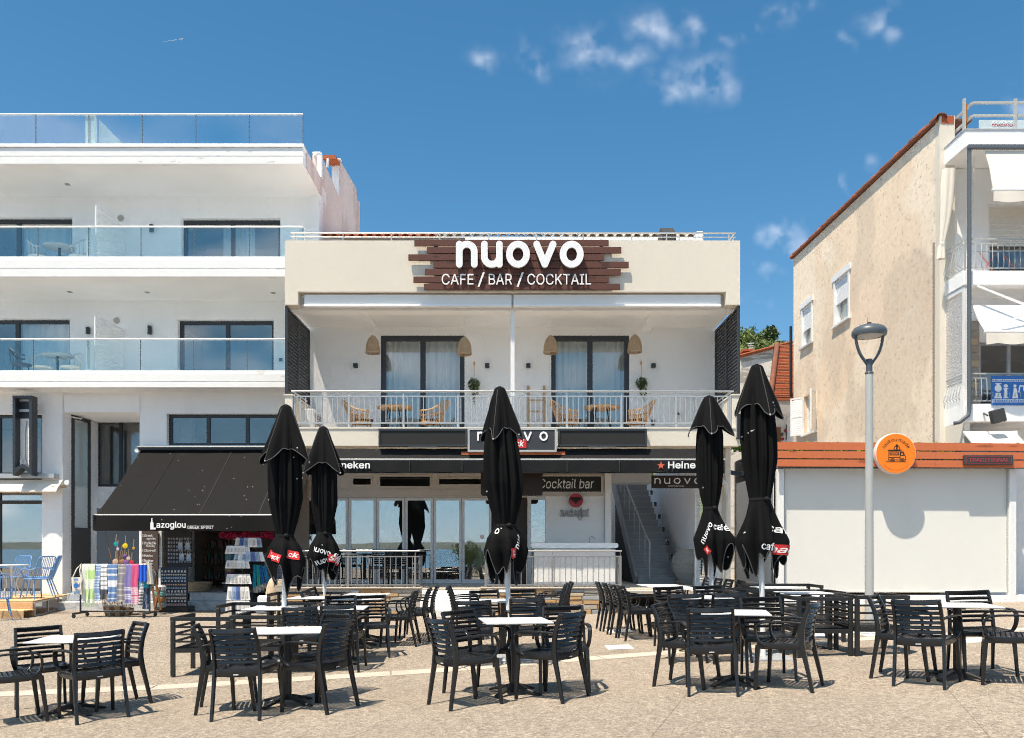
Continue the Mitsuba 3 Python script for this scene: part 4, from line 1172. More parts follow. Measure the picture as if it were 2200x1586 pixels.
add(bs, 'cable', MB().tube([(X(1248, DG), BW - .02, Z(1090, DG)), (X(1250, DG), BW - .02, Z(1113, DG)), (X(1245, DG), BW - .02, Z(1119, DG)), (X(1241, DG), BW - .02, Z(1112, DG))], .006, 6), 'metal_black', True)
es = thing('entrance_sign', 'dark hanging sign with thin letters nuovo entrance above the stair hall', 'sign')
ED = 18.35
add(es, 'panel', MB().box(X(1400, ED), X(1512, ED), ED, ED + .05, Z(1049, ED), Z(1022, ED)), 'chocolate')
word('nuovo', X(1406, ED), X(1506, ED), Z(1040, ED), Z(1027, ED), ED - .006, .01, 'letter_white', es, None, .16, .7)
add(es, 'lettering', text('entrance', X(1435, ED), X(1470, ED), Z(1046.5, ED), Z(1042, ED), ED - .001, .004), 'letter_grey')
for px in (1403, 1509): add(es, 'hanger', MB().box(X(px, ED) - .008, X(px, ED) + .008, ED + .01, ED + .03, Z(1022, ED), 3.57), 'metal_black')
# illuminated box sign at the corner of the balcony
cs_ = thing('corner_sign', 'small black double sided box sign with red figures on the balcony corner', 'sign')
cbx = MB().side(Polygon([(17.55, Z(940, 17.5)), (17.62, Z(942, 17.5)), (18.1, Z(942, 17.5)), (18.1, Z(887, 17.5)), (17.62, Z(887, 17.5)), (17.55, Z(889, 17.5))]), X(1583, 17.6), X(1595, 17.6))
add(cs_, 'box', cbx, 'metal_black')
add(cs_, 'face', MB().side(Polygon([(17.6, Z(938, 17.5)), (18.06, Z(938, 17.5)), (18.06, Z(891, 17.5)), (17.6, Z(891, 17.5))]), X(1583, 17.6) - .012, X(1583, 17.6) - .001), 'letter_grey')
for k in range(3): add(cs_, 'figure', MB().side(Polygon([(17.66 + .13 * k, Z(930, 17.5)), (17.74 + .13 * k, Z(930, 17.5)), (17.74 + .13 * k, Z(898, 17.5)), (17.66 + .13 * k, Z(898, 17.5))]), X(1583, 17.6) - .016, X(1583, 17.6) - .0121), 'coral_red')
for py in (905, 931): add(cs_, 'bracket', MB().box(X(1575, 17.7), X(1583, 17.6), 17.72, 17.76, Z(py + 1.5, 17.7), Z(py - 1.5, 17.7)), 'metal_black')

# ---- white bar counter, clay jar, sign inside
bc = thing('bar_counter', 'white outdoor bar counter with a rounded top behind the terrace railing', 'counter')
HD = TD + .35
add(bc, 'counter_body', MB().box(X(1148, HD), X(1322, HD), HD, HD + .55, zd + .031, Z(1180, HD), .01), 'white_paint')
add(bc, 'counter_top', MB().facade(rect(X(1141, HD), X(1327, HD), Z(1177.5, HD), Z(1167, HD)).buffer(-.045).buffer(.045), HD - .12, HD + .62), 'letter_white')
add(bc, 'tap', MB().tube([(X(1263, DG), DG - .4, Z(1168, DG)), (X(1263, DG), DG - .4, Z(1156, DG)), (X(1268, DG), DG - .4, Z(1153, DG)), (X(1273, DG), DG - .4, Z(1156, DG)), (X(1274, DG), DG - .4, Z(1159, DG))], .012, 8), 'alu', True)
jr = thing('clay_jar', 'big ribbed grey clay jar standing at the foot of the stairs', 'jar')
jx, jy = X(1477, 19.95), 19.95
prof = []
for k in range(61):
    t = k / 60; r_ = np.interp(t, [0, .1, .35, .6, .8, .9, .95, 1], [.17, .22, .34, .375, .34, .27, .25, .28])
    prof.append((r_ + .006 * math.sin(t * 2 * math.pi * 22) * (1 if .05 < t < .9 else 0), zd + t * .84))
add(jr, 'body', MB().lathe([(0, zd)] + prof + [(.24, zd + .83), (.22, zd + .7), (0, zd + .7)], 36, (jx, jy, 0)), 'jar_clay', 60)
# ---------------------------------------------------------------- closed kiosk with the orange board frieze
KD_ = 18.55
kx0, kx1 = X(1668, KD_), 11.4
kz = lambda py, d=KD_: Z(py, d)
ki = thing('kiosk', 'closed kiosk with rolled down cream screens under a frieze of orange boards', 'kiosk')
FD = 18.26
rows = [(949.5, 966), (969, 984), (987, 1002)]
cuts = [1664, 1772, 1870, 2010, 2118, 2260]
for r_, (t, b) in enumerate(rows):
    for a, c in zip(cuts[:-1], cuts[1:]):
        tilt = lambda px: 1.1 * (px - 1664) / 540 * 3
        p = [(X(a, FD) + .002, Z(b + tilt(a), FD)), (X(c, FD) - .002, Z(b + tilt(c), FD)), (X(c, FD) - .002, Z(t + tilt(c), FD)), (X(a, FD) + .002, Z(t + tilt(a), FD))]
        add(ki, 'board', MB().facade(Polygon(p), FD, FD + .025), 'orange_board')
for px in (1672, 1708, 1763, 1826, 1880, 1940, 2008, 2066, 2130, 2190): add(ki, 'batten', MB().box(X(px, FD) - .02, X(px, FD) + .02, FD + .026, FD + .07, Z(1003, FD), Z(951, FD)), 'slate_grey')
add(ki, 'lintel', MB().box(kx0, kx1, KD_ - .12, KD_ + .1, kz(1007), kz(960)), 'slate_grey')
add(ki, 'roof', MB().box(kx0, kx1, KD_ - .15, 21.9, kz(960) + .001, kz(957)), 'slate_grey')
for px in (1675, 2172): add(ki, 'post', MB().box(X(px - 7, KD_), X(px + 7, KD_), KD_ - .08, KD_ + .06, 0, kz(1008), .006), 'white_paint')
sx = np.linspace(X(1686, KD_), X(2163, KD_), 40)
add(ki, 'screen', MB().box(X(1684, KD_), X(2165, KD_), KD_ + .03, KD_ + .036, kz(1272), kz(1004)), 'screen_cloth')
add(ki, 'screen_bar', MB().tube([(X(1685, KD_), KD_ + .03, kz(1271)), (X(2164, KD_), KD_ + .03, kz(1271))], .022, 10), 'cream_cloth', True)
for a, b in ((1682.5, 1685.5), (2163.5, 2166)): add(ki, 'guide_rail', MB().box(X(a, KD_), X(b, KD_), KD_ - .03, KD_ + .05, kz(1278), kz(1006)), 'pole_grey')
add(ki, 'plinth', MB().box(kx0, kx1, KD_ - .06, KD_ + .25, .0, kz(1279), .01), 'chipped_white')
add(ki, 'dark_floor', MB().box(kx0, kx1, KD_ + .25, 22, .0, .2), 'dark_room')
# side of the kiosk: cream screen, posts and rafters
sxk = kx0 + .02
yb = sxk * F / (1579 - CX)
add(ki, 'screen', MB().box(sxk, sxk + .006, KD_ + .25, yb, Z(1256, 19.6), Z(1030, 20.6)), 'screen_cloth', label='side screen of the kiosk with a jagged shadow')
add(ki, 'screen_bar', MB().tube([(sxk, KD_ + .2, Z(1256, 19.6)), (sxk, yb, Z(1256, 19.6))], .03, 8), 'cream_cloth', True)
for y in (yb - .05, (yb + KD_) / 2): add(ki, 'post', MB().box(sxk + .01, sxk + .1, y - .05, y + .05, 0, kz(962)), 'slate_grey')
for py in (992, 1022): add(ki, 'rafter', MB().bar((sxk + .05, KD_ + .15, kz(py)), (sxk + .05, yb, kz(py)), .06, .11), 'slate_grey')
add(ki, 'rafter', MB().bar((sxk - .35, yb - .4, kz(985)), (sxk + .6, yb - .4, kz(1005)), .06, .11), 'slate_grey')
add(ki, 'back_wall', MB().box(kx0, kx1, 21.95, 22.05, 0, kz(958)), 'dark_room')
# yellow flowering creeper behind the boards
yv = thing('yellow_creeper', 'yellow flowering creeper showing between the orange kiosk boards', 'plant')
p_ = leaf_cloud(1500, (0, 0, 0), 1, .03, rng, (1, 1, 1), 0, 0)
pts = np.stack([rng.uniform(kx0 + .05, X(2060, FD), 1500), rng.uniform(FD + .08, FD + .14, 1500), rng.uniform(Z(988, FD), Z(948.5, FD), 1500)], -1)
v_ = p_[0].reshape(-1, 4, 3); v_ = (v_ - v_.mean(1, keepdims=True)) + pts[:, None]
fv = MB().raw(v_.reshape(-1, 3), p_[1])
add(yv, 'foliage', fv, 'painted', color=painted(lambda x, y, z: (.80, .66, .05) if (int(x * 37) + int(z * 91)) % 4 else (.25, .32, .05), fv))
gs = thing('roof_shrub', 'bright green shrub above the kiosk side beams beside the cafe corner', 'plant')
add(gs, 'foliage', MB().raw(*leaf_cloud(900, (X(1598, 21.5), 21.5, Z(957, 21.5)), .42, .05, rng, (1.5, .8, .5), 12, .1)), 'leaf_bright')
# round orange sign
rs = thing('round_sign', 'round orange sign with a food truck drawing on the kiosk frieze', 'sign')
RY_ = 18.1
rx, rz, rr_ = X(1925, RY_), Z(974.5, RY_), 42.5 / F * RY_
add(rs, 'drum', MB().lathe([(0, 0.001), (rr_, .001), (rr_ + .012, .012), (rr_ + .012, .13), (rr_, .14), (0, .14)], 64, (rx, RY_, rz), 'y'), 'pink_rim', 40)
add(rs, 'face', MB().lathe([(0, 0), (rr_ - .004, 0), (rr_, .004), (0, .004)], 64, (rx, RY_ - .004, rz), 'y'), 'orange_face', 40)


def arc_text(s_, cx, cz, rad, a0, a1, h, y, up=True, bold=False, shear=.12):
    """Letters set one by one along an arc (angles in degrees, 90 = top)."""
    out = MB()
    ms = [None if c == ' ' else meshkit.text_mesh(c, h, .004, bold) for c in s_]
    ws = [h * .4 if m is None else m.bounds[1, 0] - m.bounds[0, 0] + h * .14 for m in ms]
    tot, acc = sum(ws), 0
    for m, wd in zip(ms, ws):
        a = math.radians(a0 + (a1 - a0) * (acc + wd / 2) / tot); acc += wd
        if m is None: continue
        v = np.array(m.vertices); v[:, 0] -= m.bounds[:, 0].mean(); v[:, 0] += shear * v[:, 1]
        th = a - math.pi / 2 if up else a + math.pi / 2
        c, s2 = math.cos(th), math.sin(th)
        out.raw(np.stack([cx + rad * math.cos(a) + c * v[:, 0] - s2 * v[:, 1], y - v[:, 2], cz + rad * math.sin(a) + s2 * v[:, 0] + c * v[:, 1]], -1), m.faces)
    return out


add(rs, 'lettering', arc_text('loukou·made', rx, rz, rr_ * .62, 158, 22, .075, RY_ - .0041), 'black_print')
add(rs, 'lettering', arc_text('loukoumades & traditional sweets', rx, rz, rr_ * .86, 222, 318, .018, RY_ - .0041, False, shear=0), 'dull_red')
q = lambda x, z: (rx + x * rr_, rz + z * rr_)
trk = [LineString([q(-.37, -.32), q(-.37, .13), q(.2, .13), q(.2, -.32)]), LineString([q(.2, .08), q(.36, .08), q(.43, -.1), q(.47, -.14), q(.47, -.30)]), LineString([q(-.4, -.33), q(.49, -.33)]), LineString([q(.23, .03), q(.34, .03), q(.39, -.1), q(.23, -.1), q(.23, .03)]),
       LineString([q(-.31, .07), q(.12, .07)]), LineString([q(-.31, -.08), q(.12, -.08), q(.12, .07)]), LineString([q(-.31, -.08), q(-.31, .07)]), LineString([q(-.42, .165), q(.3, .165)]), LineString([q(-.37, -.2), q(.2, -.2)]),
       LineString([q(-.5, -.42), q(.5, -.42)]), Point(q(-.18, -.34)).buffer(.085 * rr_).exterior, Point(q(.32, -.34)).buffer(.085 * rr_).exterior, Point(q(-.02, .27)).buffer(.085 * rr_).exterior, Point(q(.10, .26)).buffer(.085 * rr_).exterior, LineString([q(-.3, -.02), q(.1, -.02)])]
tr_ = unary_union([l.buffer(.017 * rr_) for l in trk] + [Point(q(-.18, -.34)).buffer(.04 * rr_), Point(q(.32, -.34)).buffer(.04 * rr_), Point(q(.04, .40)).buffer(.06 * rr_), LineString([q(.02, .2), q(.05, .44)]).buffer(.02 * rr_)])
add(rs, 'drawing', MB().facade(tr_, RY_ - .008, RY_ - .0041), 'black_print')
ts = thing('dot_sign', 'flat dark sign with red letters TRADITIONAL on the kiosk frieze', 'sign')
TDD = 18.2
add(ts, 'panel', MB().box(X(2071, TDD), X(2177, TDD), TDD, TDD + .05, Z(999, TDD), Z(978, TDD), .006), 'skirt_dark')
fr = rect(X(2075, TDD), X(2173, TDD), Z(996, TDD), Z(981, TDD))
add(ts, 'border', MB().facade(fr.difference(fr.buffer(-.007)), TDD - .006, TDD - .001), 'dull_red')
add(ts, 'lettering', text('TRADITIONAL', X(2081, TDD), X(2168, TDD), Z(992.5, TDD), Z(984.5, TDD), TDD - .001, .006), 'dull_red')

# ---------------------------------------------------------------- street lamp
lx, ly = 5.33, 12.5
lz = float(ground(lx, ly))
lp = thing('street_lamp', 'grey street lamp with a forked head in front of the kiosk', 'street lamp')
L_ = lambda py: Z(py, ly)
add(lp, 'pole', MB().lathe([(.063, lz - .05), (.063, lz + 1.0), (.058, lz + 2.2), (.054, L_(803)), (.0, L_(803))], 24, (lx, ly, 0)), 'pole_grey', 40)
add(lp, 'base_plate', MB().lathe([(0, lz), (.15, lz), (.15, lz + .02), (.07, lz + .03), (.066, lz + .10)], 24, (lx, ly, 0)), 'pole_grey', 40)
add(lp, 'collar', MB().lathe([(.058, L_(804)), (.064, L_(802)), (.058, L_(800)), (.046, L_(799)), (.046, L_(772)), (0, L_(772))], 24, (lx, ly, 0)), 'lamp_grey', 40)
for s_ in (-1, 1):
    pth = [(lx + s_ * .02, ly, L_(786)), (lx + s_ * .055, ly, L_(778)), (lx + s_ * .135, ly, L_(762)), (lx + s_ * .185, ly, L_(742)), (lx + s_ * .205, ly, L_(722)), (lx + s_ * .210, ly, L_(709))]
    pp = np.array(pth); t_ = np.linspace(0, 5, 22); pp = np.stack([np.interp(t_, range(6), pp[:, k]) for k in range(3)], -1)
    for _ in range(2): pp[1:-1] = (pp[:-2] + 2 * pp[1:-1] + pp[2:]) / 4
    add(lp, 'fork', MB().strip(pp, .055, .030, (0, 1, 0)), 'lamp_grey', 35)
add(lp, 'lamp_head', MB().lathe([(0, L_(697)), (.05, L_(697.5)), (.14, L_(700)), (.215, L_(705)), (.245, L_(711)), (.250, L_(717)), (.240, L_(722)), (.20, L_(723)), (.20, L_(721.5))], 40, (lx, ly, 0)), 'lamp_grey', 40)
add(lp, 'lens', MB().lathe([(0, L_(726)), (.12, L_(725)), (.195, L_(722)), (.2, L_(721)), (0, L_(720.5))], 40, (lx, ly, 0)), 'pole_grey', 40)
add(lp, 'sensor', MB().lathe([(.035, L_(699)), (.035, L_(695)), (.02, L_(692.5)), (0, L_(692))], 16, (lx, ly, 0)).tube([(lx - .03, ly, L_(697)), (lx - .03, ly, L_(683))], .004, 5), 'metal_black', 40)

# ---------------------------------------------------------------- tall house with rough beige render
BX, BD0, BD1 = 10.08, 19.95, 30.0
rh = thing('rendered_house', 'tall old house with a rough beige rendered side wall and a tiled verge', 'building')


def yd(px): return BX * F / (px - CX)


za, zb2 = Z(262, yd(2016)), Z(556, BD1)
wall = Polygon([(BD0, 0), (BD1, 0), (BD1, zb2), (BD0, za)])
W3 = []
for (pa, pb, t, b) in ((1722, 1746, 655, 742), (1792, 1826, 592, 692), (1727, 1754, 846, 930)):
    y0, y1 = yd(pb), yd(pa); ym = yd((pa + pb) / 2)
    z0, z1 = EYE + (HOR - b) / F * ym, EYE + (HOR - t) / F * ym
    W3.append((y0, y1, z0, z1)); wall = wall.difference(sbox(y0, z0, y1, z1))
add(rh, 'wall', MB().side(wall, BX, BX + .35), 'rough_render')
add(rh, 'front_wall', MB().box(BX + .001, BX + .36, BD0 - .2, BD0 - .001, 0, Z(258, BD0)), 'cream_plaster')
add(rh, 'hollow_brick', MB().box(BX + .05, BX + .33, BD0 - .215, BD0 - .2005, Z(275, BD0), Z(259, BD0)), 'brick_red')
add(rh, 'back_wall', MB().box(BX + .36, BX + 6, BD1 - .3, BD1, 0, zb2 - .1), 'cream_plaster')
vb = add(rh, 'verge', MB().side(Polygon([(BD0 - .15, za + .02), (BD1 + .1, zb2 + .02), (BD1 + .1, zb2 + .07), (BD0 - .15, za + .07)]), BX - .10, BX + .8), 'old_tile')
NT = 38
for k in range(NT):
    t0, t1 = k / NT, (k + 1.35) / NT
    y0, y1 = BD1 + .12 + (BD0 - BD1 - .3) * t0, BD1 + .12 + (BD0 - BD1 - .3) * t1
    z0, z1 = zb2 + (za - zb2) * t0 + .08, zb2 + (za - zb2) * t1 + .08
    j = rng.normal(0, .012)
    a = np.linspace(-.2, np.pi + .2, 7)
    P = np.array([[(BX + .02 + .13 * np.cos(t), y, z + .085 * np.sin(t) + j) for t in a] for y, z in ((y0, z0 + .02), (y1, z1))])
    Q = P - np.array([0, 0, .02])
    add(vb, 'tile', MB().grid(P).grid(Q[:, ::-1]).grid(np.stack([P[0], Q[0]])).grid(np.stack([Q[1], P[1]])), 'old_tile' if k % 5 else 'terracotta', 50)
for i, (y0, y1, z0, z1) in enumerate(W3):
    fo = sbox(y0, z0, y1, z1); ins = sbox(y0 + .09, z0 + .08, y1 - .09, z1 - .09)
    wk = add(rh, 'window', MB().side(fo.difference(ins), BX + (.02 if i < 2 else .12), BX + .2), 'white_paint')
    add(wk, 'sill', MB().box(BX - .09, BX - .001, y0 - .08, y1 + .08, z0 - .06, z0 + .0), 'white_paint' if i else 'grey_white')
    add(wk, 'pane', MB().grid(np.array([[(BX + .16, y0, z0), (BX + .16, y1, z0)], [(BX + .16, y0, z1), (BX + .16, y1, z1)]])), 'glass_coated')
    cz = MB().grid(np.array([[(BX + .26 + .025 * math.sin(q_ * 9), y, z) for q_, y in enumerate(np.linspace(y0, y1, 24))] for z in (z0, z1)]))
    add(wk, 'curtain', cz, 'curtain', True)
    if i < 2:
        add(wk, 'shutter_box', MB().box(BX - .05, BX - .001, y0 - .1, y1 + .1, z1 - .02, z1 + .16), 'white_paint')
        for ya, yb2 in ((y0 - .001, y0 + .1), (y1 - .1, y1 + .001)): add(wk, 'jamb', MB().box(BX - .03, BX + .02, ya, yb2, z0, z1 - .021), 'white_paint')
        zz = z1 - .1; stop = z0 + (z1 - z0) * (.45 if i == 0 else .5)
        while zz > stop:
            add(wk, 'slat', MB().box(BX + .035, BX + .06, y0 + .09, y1 - .09, zz - .062, zz - .008), 'letter_white'); zz -= .066
    else:
        for yy, ang in ((y0, -1), (y1, 1)):
            p0 = np.array([BX - .02, yy, 0]); dirv = np.array([-.30, .36 * ang, 0])
            f0, f1 = p0 + dirv * .03, p0 + dirv
            m = MB().bar((*f0[:2], z0), (*f0[:2], z1), .05).bar((*f1[:2], z0), (*f1[:2], z1), .05)
            for zz in (z0 + .03, (z0 + z1) / 2, z1 - .03): m.bar((*f0[:2], zz), (*f1[:2], zz), .035, .05)
            sh_ = add(wk, 'shutter', m, 'white_paint')
            zz = z0 + .09
            while zz < z1 - .06:
                add(sh_, 'slat', MB().bar((*f0[:2], zz), (*f1[:2], zz), .012, .05, up=(.4, -.2, .9)), 'letter_white'); zz += .062
add(rh, 'gap_strip', MB().box(BX - .02, BX - .001, BD0 + .02, BD0 + .09, 3.2, Z(520, BD0)), 'room_brown')  # solid strip, darker than the wall, drawn as the gap line

# ---------------------------------------------------------------- white house with balconies at the photograph's edge
HX, HW, HF = 10.2, 19.9, 18.9
bh = thing('balcony_house', 'white house with two railed balconies and white awnings beside the beige wall', 'building')
hx = lambda px, d=HF: X(px, d)
hz_ = lambda py, d=HF: Z(py, d)
HE = 14.8
lev = [(868, 906), (582, 612), (281, 320)]


def hslab(t, b, name='balcony_slab'):
    add(bh, name, MB().box(HX, HE, HF, HW + .3, hz_(b), hz_(t), .008), 'white_plaster')


for t, b in lev[:2]: hslab(t, b)
add(bh, 'roof_slab', MB().box(HX, HE, HF - .03, HW + 3, hz_(318), hz_(281), .008), 'white_plaster')
add(bh, 'roof_edge', MB().box(HX - .02, HE, HF - .05, HW + 3, hz_(281) + .002, hz_(279) + .002), 'grey_white')
z_s = [hz_(868), hz_(582)]
o1, o2 = (hx(2104, HW), HE), (hx(2122, HW), HE)
add(bh, 'wall', MB().facade(rect(HX + .05, HE, 0, hz_(906)), HW - .02, HW + .2), 'white_plaster')
add(bh, 'wall', MB().facade(rect(HX + .002, HE, z_s[0], hz_(612)).difference(rect(o1[0], o1[1] + .1, z_s[0] - .1, Z(735, HW))), HW, HW + .2), 'white_plaster')
add(bh, 'wall', MB().facade(rect(HX + .002, HE, z_s[1], hz_(320)).difference(rect(o2[0], o2[1] + .1, z_s[1] - .1, Z(437, HW))), HW, HW + .2), 'wall_white')
ww = window(bh, o1[0], HE, z_s[0] + .01, Z(735, HW), HW + .06, 5, .07, frame='alu', glass='glass_coated', curtain=(2, 3))
room(bh, o1[0], HE, z_s[0], Z(735, HW), HW + .2, 2.2, 'dark_room')
# stone cladding planks beside the lower window
ck = add(bh, 'cladding', MB().box(hx(2083, HW), o1[0] - .02, HW - .03, HW - .001, z_s[0], Z(690, HW)), 'mortar')
for k in range(12):
    z0 = z_s[0] + k * .172; add(ck, 'stone', MB().box(hx(2083, HW) + .005, o1[0] - .025 - .02 * (k % 2), HW - .055, HW - .031, z0 + .008, z0 + .164, .006), 'stone_grey' if k % 3 else 'stone_sand')
wk = add(bh, 'window', MB().facade(rect(o2[0], HE, z_s[1], Z(437, HW)).difference(rect(o2[0] + .06, HE, z_s[1] + .05, Z(437, HW) - .06)), HW + .03, HW + .1), 'white_paint')
zz = Z(441, HW)
while zz > Z(527, HW):
    add(wk, 'slat', MB().box(o2[0] + .06, HE, HW + .05, HW + .07, zz - .056, zz - .006), 'cream_cloth'); zz -= .06
add(wk, 'pane', MB().grid(np.array([[(o2[0], HW + .12, z_s[1]), (HE, HW + .12, z_s[1])], [(o2[0], HW + .12, zz), (HE, HW + .12, zz)]])), 'glass_coated')
room(bh, o2[0], HE, z_s[1], Z(527, HW), HW + .2, 2.0, 'dark_room')
add(bh, 'return_wall', MB().box(HX, HX + .12, HF + .4, HW, hz_(612) + .02, hz_(810)), 'white_plaster') if False else None
add(bh, 'side_wall', MB().box(HX, HX + .14, HF + .02, HW - .001, z_s[0] - .001, z_s[0] + .35), 'white_plaster')
add(bh, 'side_wall', MB().box(HX, HX + .14, HF + .02, HW - .03, 3.6, hz_(906) - .001), 'cream_plaster')
# louvred panel that closes the lower balcony's side
lz0, lz1 = z_s[0] + .36, hz_(613)
lv = add(bh, 'louvre_panel', MB().side(sbox(HF + .03, lz0, HW - .02, lz1).difference(sbox(HF + .12, lz0 + .09, HW - .11, lz1 - .1)), HX + .02, HX + .08), 'white_paint')
zz = lz0 + .11
while zz < lz1 - .11:
    add(lv, 'slat', MB().bar((HX + .05, HF + .12, zz), (HX + .05, HW - .11, zz), .012, .055, up=(-.55, 0, .8)), 'letter_white'); zz += .075


def bow_railing(zf, h, name):
    zt = zf + h
    m = MB().bar((HX + .05, HF + .06, zt), (HE, HF + .06, zt), .045, .03).bar((HX + .05, HF + .085, zt), (HX + .05, HW - .01, zt), .045, .03)
    r = add(bh, name, m, 'pole_grey')
    add(r, 'bottom_rail', MB().bar((HX + .05, HF + .06, zf + .08), (HE, HF + .06, zf + .08), .02).bar((HX + .05, HF + .07, zf + .08), (HX + .05, HW - .01, zf + .08), .02), 'pole_grey')
    add(r, 'mid_rail', MB().bar((HX + .05, HF + .06, zt - .1), (HE, HF + .06, zt - .1), .02).bar((HX + .05, HF + .07, zt - .1), (HX + .05, HW - .01, zt - .1), .02), 'pole_grey')
    add(r, 'post', MB().bar((HX + .05, HF + .06, zf), (HX + .05, HF + .06, zt - .016), .04), 'pole_grey')
    prof = [(0, zf + .09), (.10, zf + .25 * h), (.03, zf + .62 * h), (0, zt - .11)]
    x = HX + .17
    while x < 12.6:
        add(r, 'baluster', MB().tube([(x - b * .45, HF + .06 - b, z) for b, z in prof], .009, 6), 'pole_grey', True); x += .125
    y = HF + .18
    while y < HW - .04:
        add(r, 'baluster', MB().tube([(HX + .05 - b, y, z) for b, z in prof], .009, 6), 'pole_grey', True); y += .125


bow_railing(z_s[1], hz_(512) - z_s[1], 'railing'); bow_railing(z_s[0], hz_(802) - z_s[0], 'railing')
# roof railing with a rusty post
zr = hz_(279)
m = MB()
for py in (211, 239):
    z = hz_(py); m.bar((HX + .3, HF + .2, z), (HE, HF + .2, z), .05).bar((HX + .3, HF + .226, z), (HX + .3, HW + 1.6, z), .05)
k = add(bh, 'roof_railing', m, 'pole_grey')
for px in (2079, 2190): add(k, 'post', MB().bar((hx(px), HF + .15, zr), (hx(px), HF + .15, hz_(205)), .055), 'pole_grey')
add(k, 'post', MB().bar((HX + .22, HF + .34, zr), (HX + .22, HF + .34, hz_(206)), .04), 'rust', label='rusty post of the roof railing')
add(bh, 'gutter', MB().box(hx(2074), HE, HF - .14, HF - .051, hz_(319) - .06, hz_(316) - .0, .01), 'slate_grey')
add(bh, 'drain_pipe', MB().tube([(hx(2084, 18.8), 18.83, hz_(318)), (hx(2084, 18.8), 18.83, Z(880, 18.8)), (hx(2082, 18.8), 18.83, Z(892, 18.8)), (hx(2066, 18.8), 18.88, Z(906, 18.8)), (hx(2056, 18.8), 18.95, Z(908, 18.8))], .045, 10), 'slate_grey', True)
add(bh, 'cord', MB().tube([(hx(2099), HF + .12, hz_(330)), (hx(2098), HF + .12, hz_(400)), (hx(2096), HF + .12, hz_(463))], .012, 6), 'cream_cloth', True)


def awning(name, label, pts, x0, scal, arms=()):
    t = thing(name, label, 'awning')
    P = np.array([[(x, y, z) for x in np.linspace(x0, HE, 12)] for y, z in pts])
    add(t, 'cloth', MB().grid(P).grid((P - np.array([0, -.006, .006]))[:, ::-1]), 'cream_cloth' if scal else 'white_paint', True)
    y, z = pts[-1]
    add(t, 'front_bar', MB().tube([(x0 - .03, y, z), (HE, y, z)], .03, 8), 'letter_white', True)
    xs_ = np.linspace(x0, HE, 60)
    V = np.array([[(x, y - .02, z - .01) for x in xs_], [(x, y - .02 + .01 * math.sin(x * 9), z - .24 - .04 * abs(math.sin(x * 5))) for x in xs_]])
    add(t, 'valance', MB().grid(V), 'cream_cloth', True)
    for a in arms: add(t, 'arm', MB().bar(a[0], a[1], .05, .04), 'letter_white')


awning('balcony_awning', 'cream awning with a wavy valance under the roof slab of the white house', [(HF - .06, hz_(327)), (18.65, Z(365, 18.65)), (18.52, Z(408, 18.5))], hx(2113), True)
awning('balcony_awning', 'white awning with folding arms over the lower balcony of the white house', [(18.95, hz_(655)), (18.7, Z(690, 18.7)), (18.42, Z(713, 18.4))], hx(2092), False, [((hx(2096), 18.85, hz_(616)), (hx(2192), 18.5, Z(660, 18.5))), ((hx(2192), 18.5, Z(660, 18.5)), (hx(2150, 18.4), 18.44, Z(708, 18.4)))])
la = thing('lower_awning', 'rolled cream awning low on the white house above the orange boards', 'awning')
add(la, 'cloth', MB().side(Polygon([(18.9, hz_(930)), (18.45, Z(958, 18.45)), (18.42, Z(956, 18.45)), (18.88, hz_(927))]), hx(2068), hx(2178)), 'cream_cloth')
add(la, 'front_bar', MB().tube([(hx(2066, 18.45), 18.45, Z(957, 18.45)), (hx(2180, 18.45), 18.45, Z(957, 18.45))], .04, 8), 'letter_white', True)
add(la, 'end_arm', MB().bar((hx(2182), 18.88, hz_(928)), (hx(2184, 18.45), 18.45, Z(955, 18.45)), .05), 'pole_grey')
# drape tied at the corner of the upper balcony
dr_ = thing('balcony_drape', 'cream drape gathered at the corner of the upper balcony', 'curtain')
rows_ = [(368, 2034, 13), (400, 2032, 14), (440, 2030, 13), (480, 2026, 10), (520, 2020, 6), (528, 2019, 4.5), (535, 2018, 7), (560, 2017, 9)]
P = []
for py, px, hw in rows_:
    a = np.linspace(0, 2 * np.pi, 25)
    P.append([(X(px, 19.5) + hw / F * 19.5 * math.cos(t) * (1 + .12 * math.sin(7 * t)), 19.4 + hw * .006 * math.sin(t) * (1 + .2 * math.sin(5 * t)), Z(py, 19.5)) for t in a])
add(dr_, 'cloth', MB().grid(np.array(P)), 'cream_cloth', True)
add(dr_, 'tie', MB().lathe([(.055, -.02), (.06, 0), (.055, .02)], 12, (X(2019, 19.5), 19.4, Z(528, 19.5))), 'screen_cloth', True)
# flood light, blue banner, drying rack, roof sign
fl_ = thing('flood_light', 'dark square flood light under the lower balcony of the white house', 'lamp')
M = trimesh.transformations.rotation_matrix(math.radians(-14), [0, 1, 0]); M[:3, 3] = (hx(2141, 18.6), 18.56, Z(895, 18.6))
add(fl_, 'housing', move(MB().box(-.16, .16, -.06, .06, -.15, .15, .02), M), 'metal_dark')
add(fl_, 'glass', move(MB().box(-.14, .14, -.066, -.0605, -.13, .13), M), 'skirt_dark')
add(fl_, 'bracket', MB().bar((hx(2123, 18.6), 18.62, Z(893, 18.6)), (hx(2113), HF, hz_(888)), .03), 'metal_dark')
bn = thing('greek_banner', 'blue banner with white vases and columns hung on the lower balcony rail', 'banner')
nd = HF - .02
add(bn, 'cloth', MB().box(X(2129, nd), HE - .6, nd - .004, nd, Z(871, nd), Z(808, nd)), 'banner_blue')
bx0, bz0, sc2 = X(2129, nd), Z(871, nd), 63 / F * nd
qq = lambda x, z: (bx0 + x * sc2, bz0 + z * sc2)
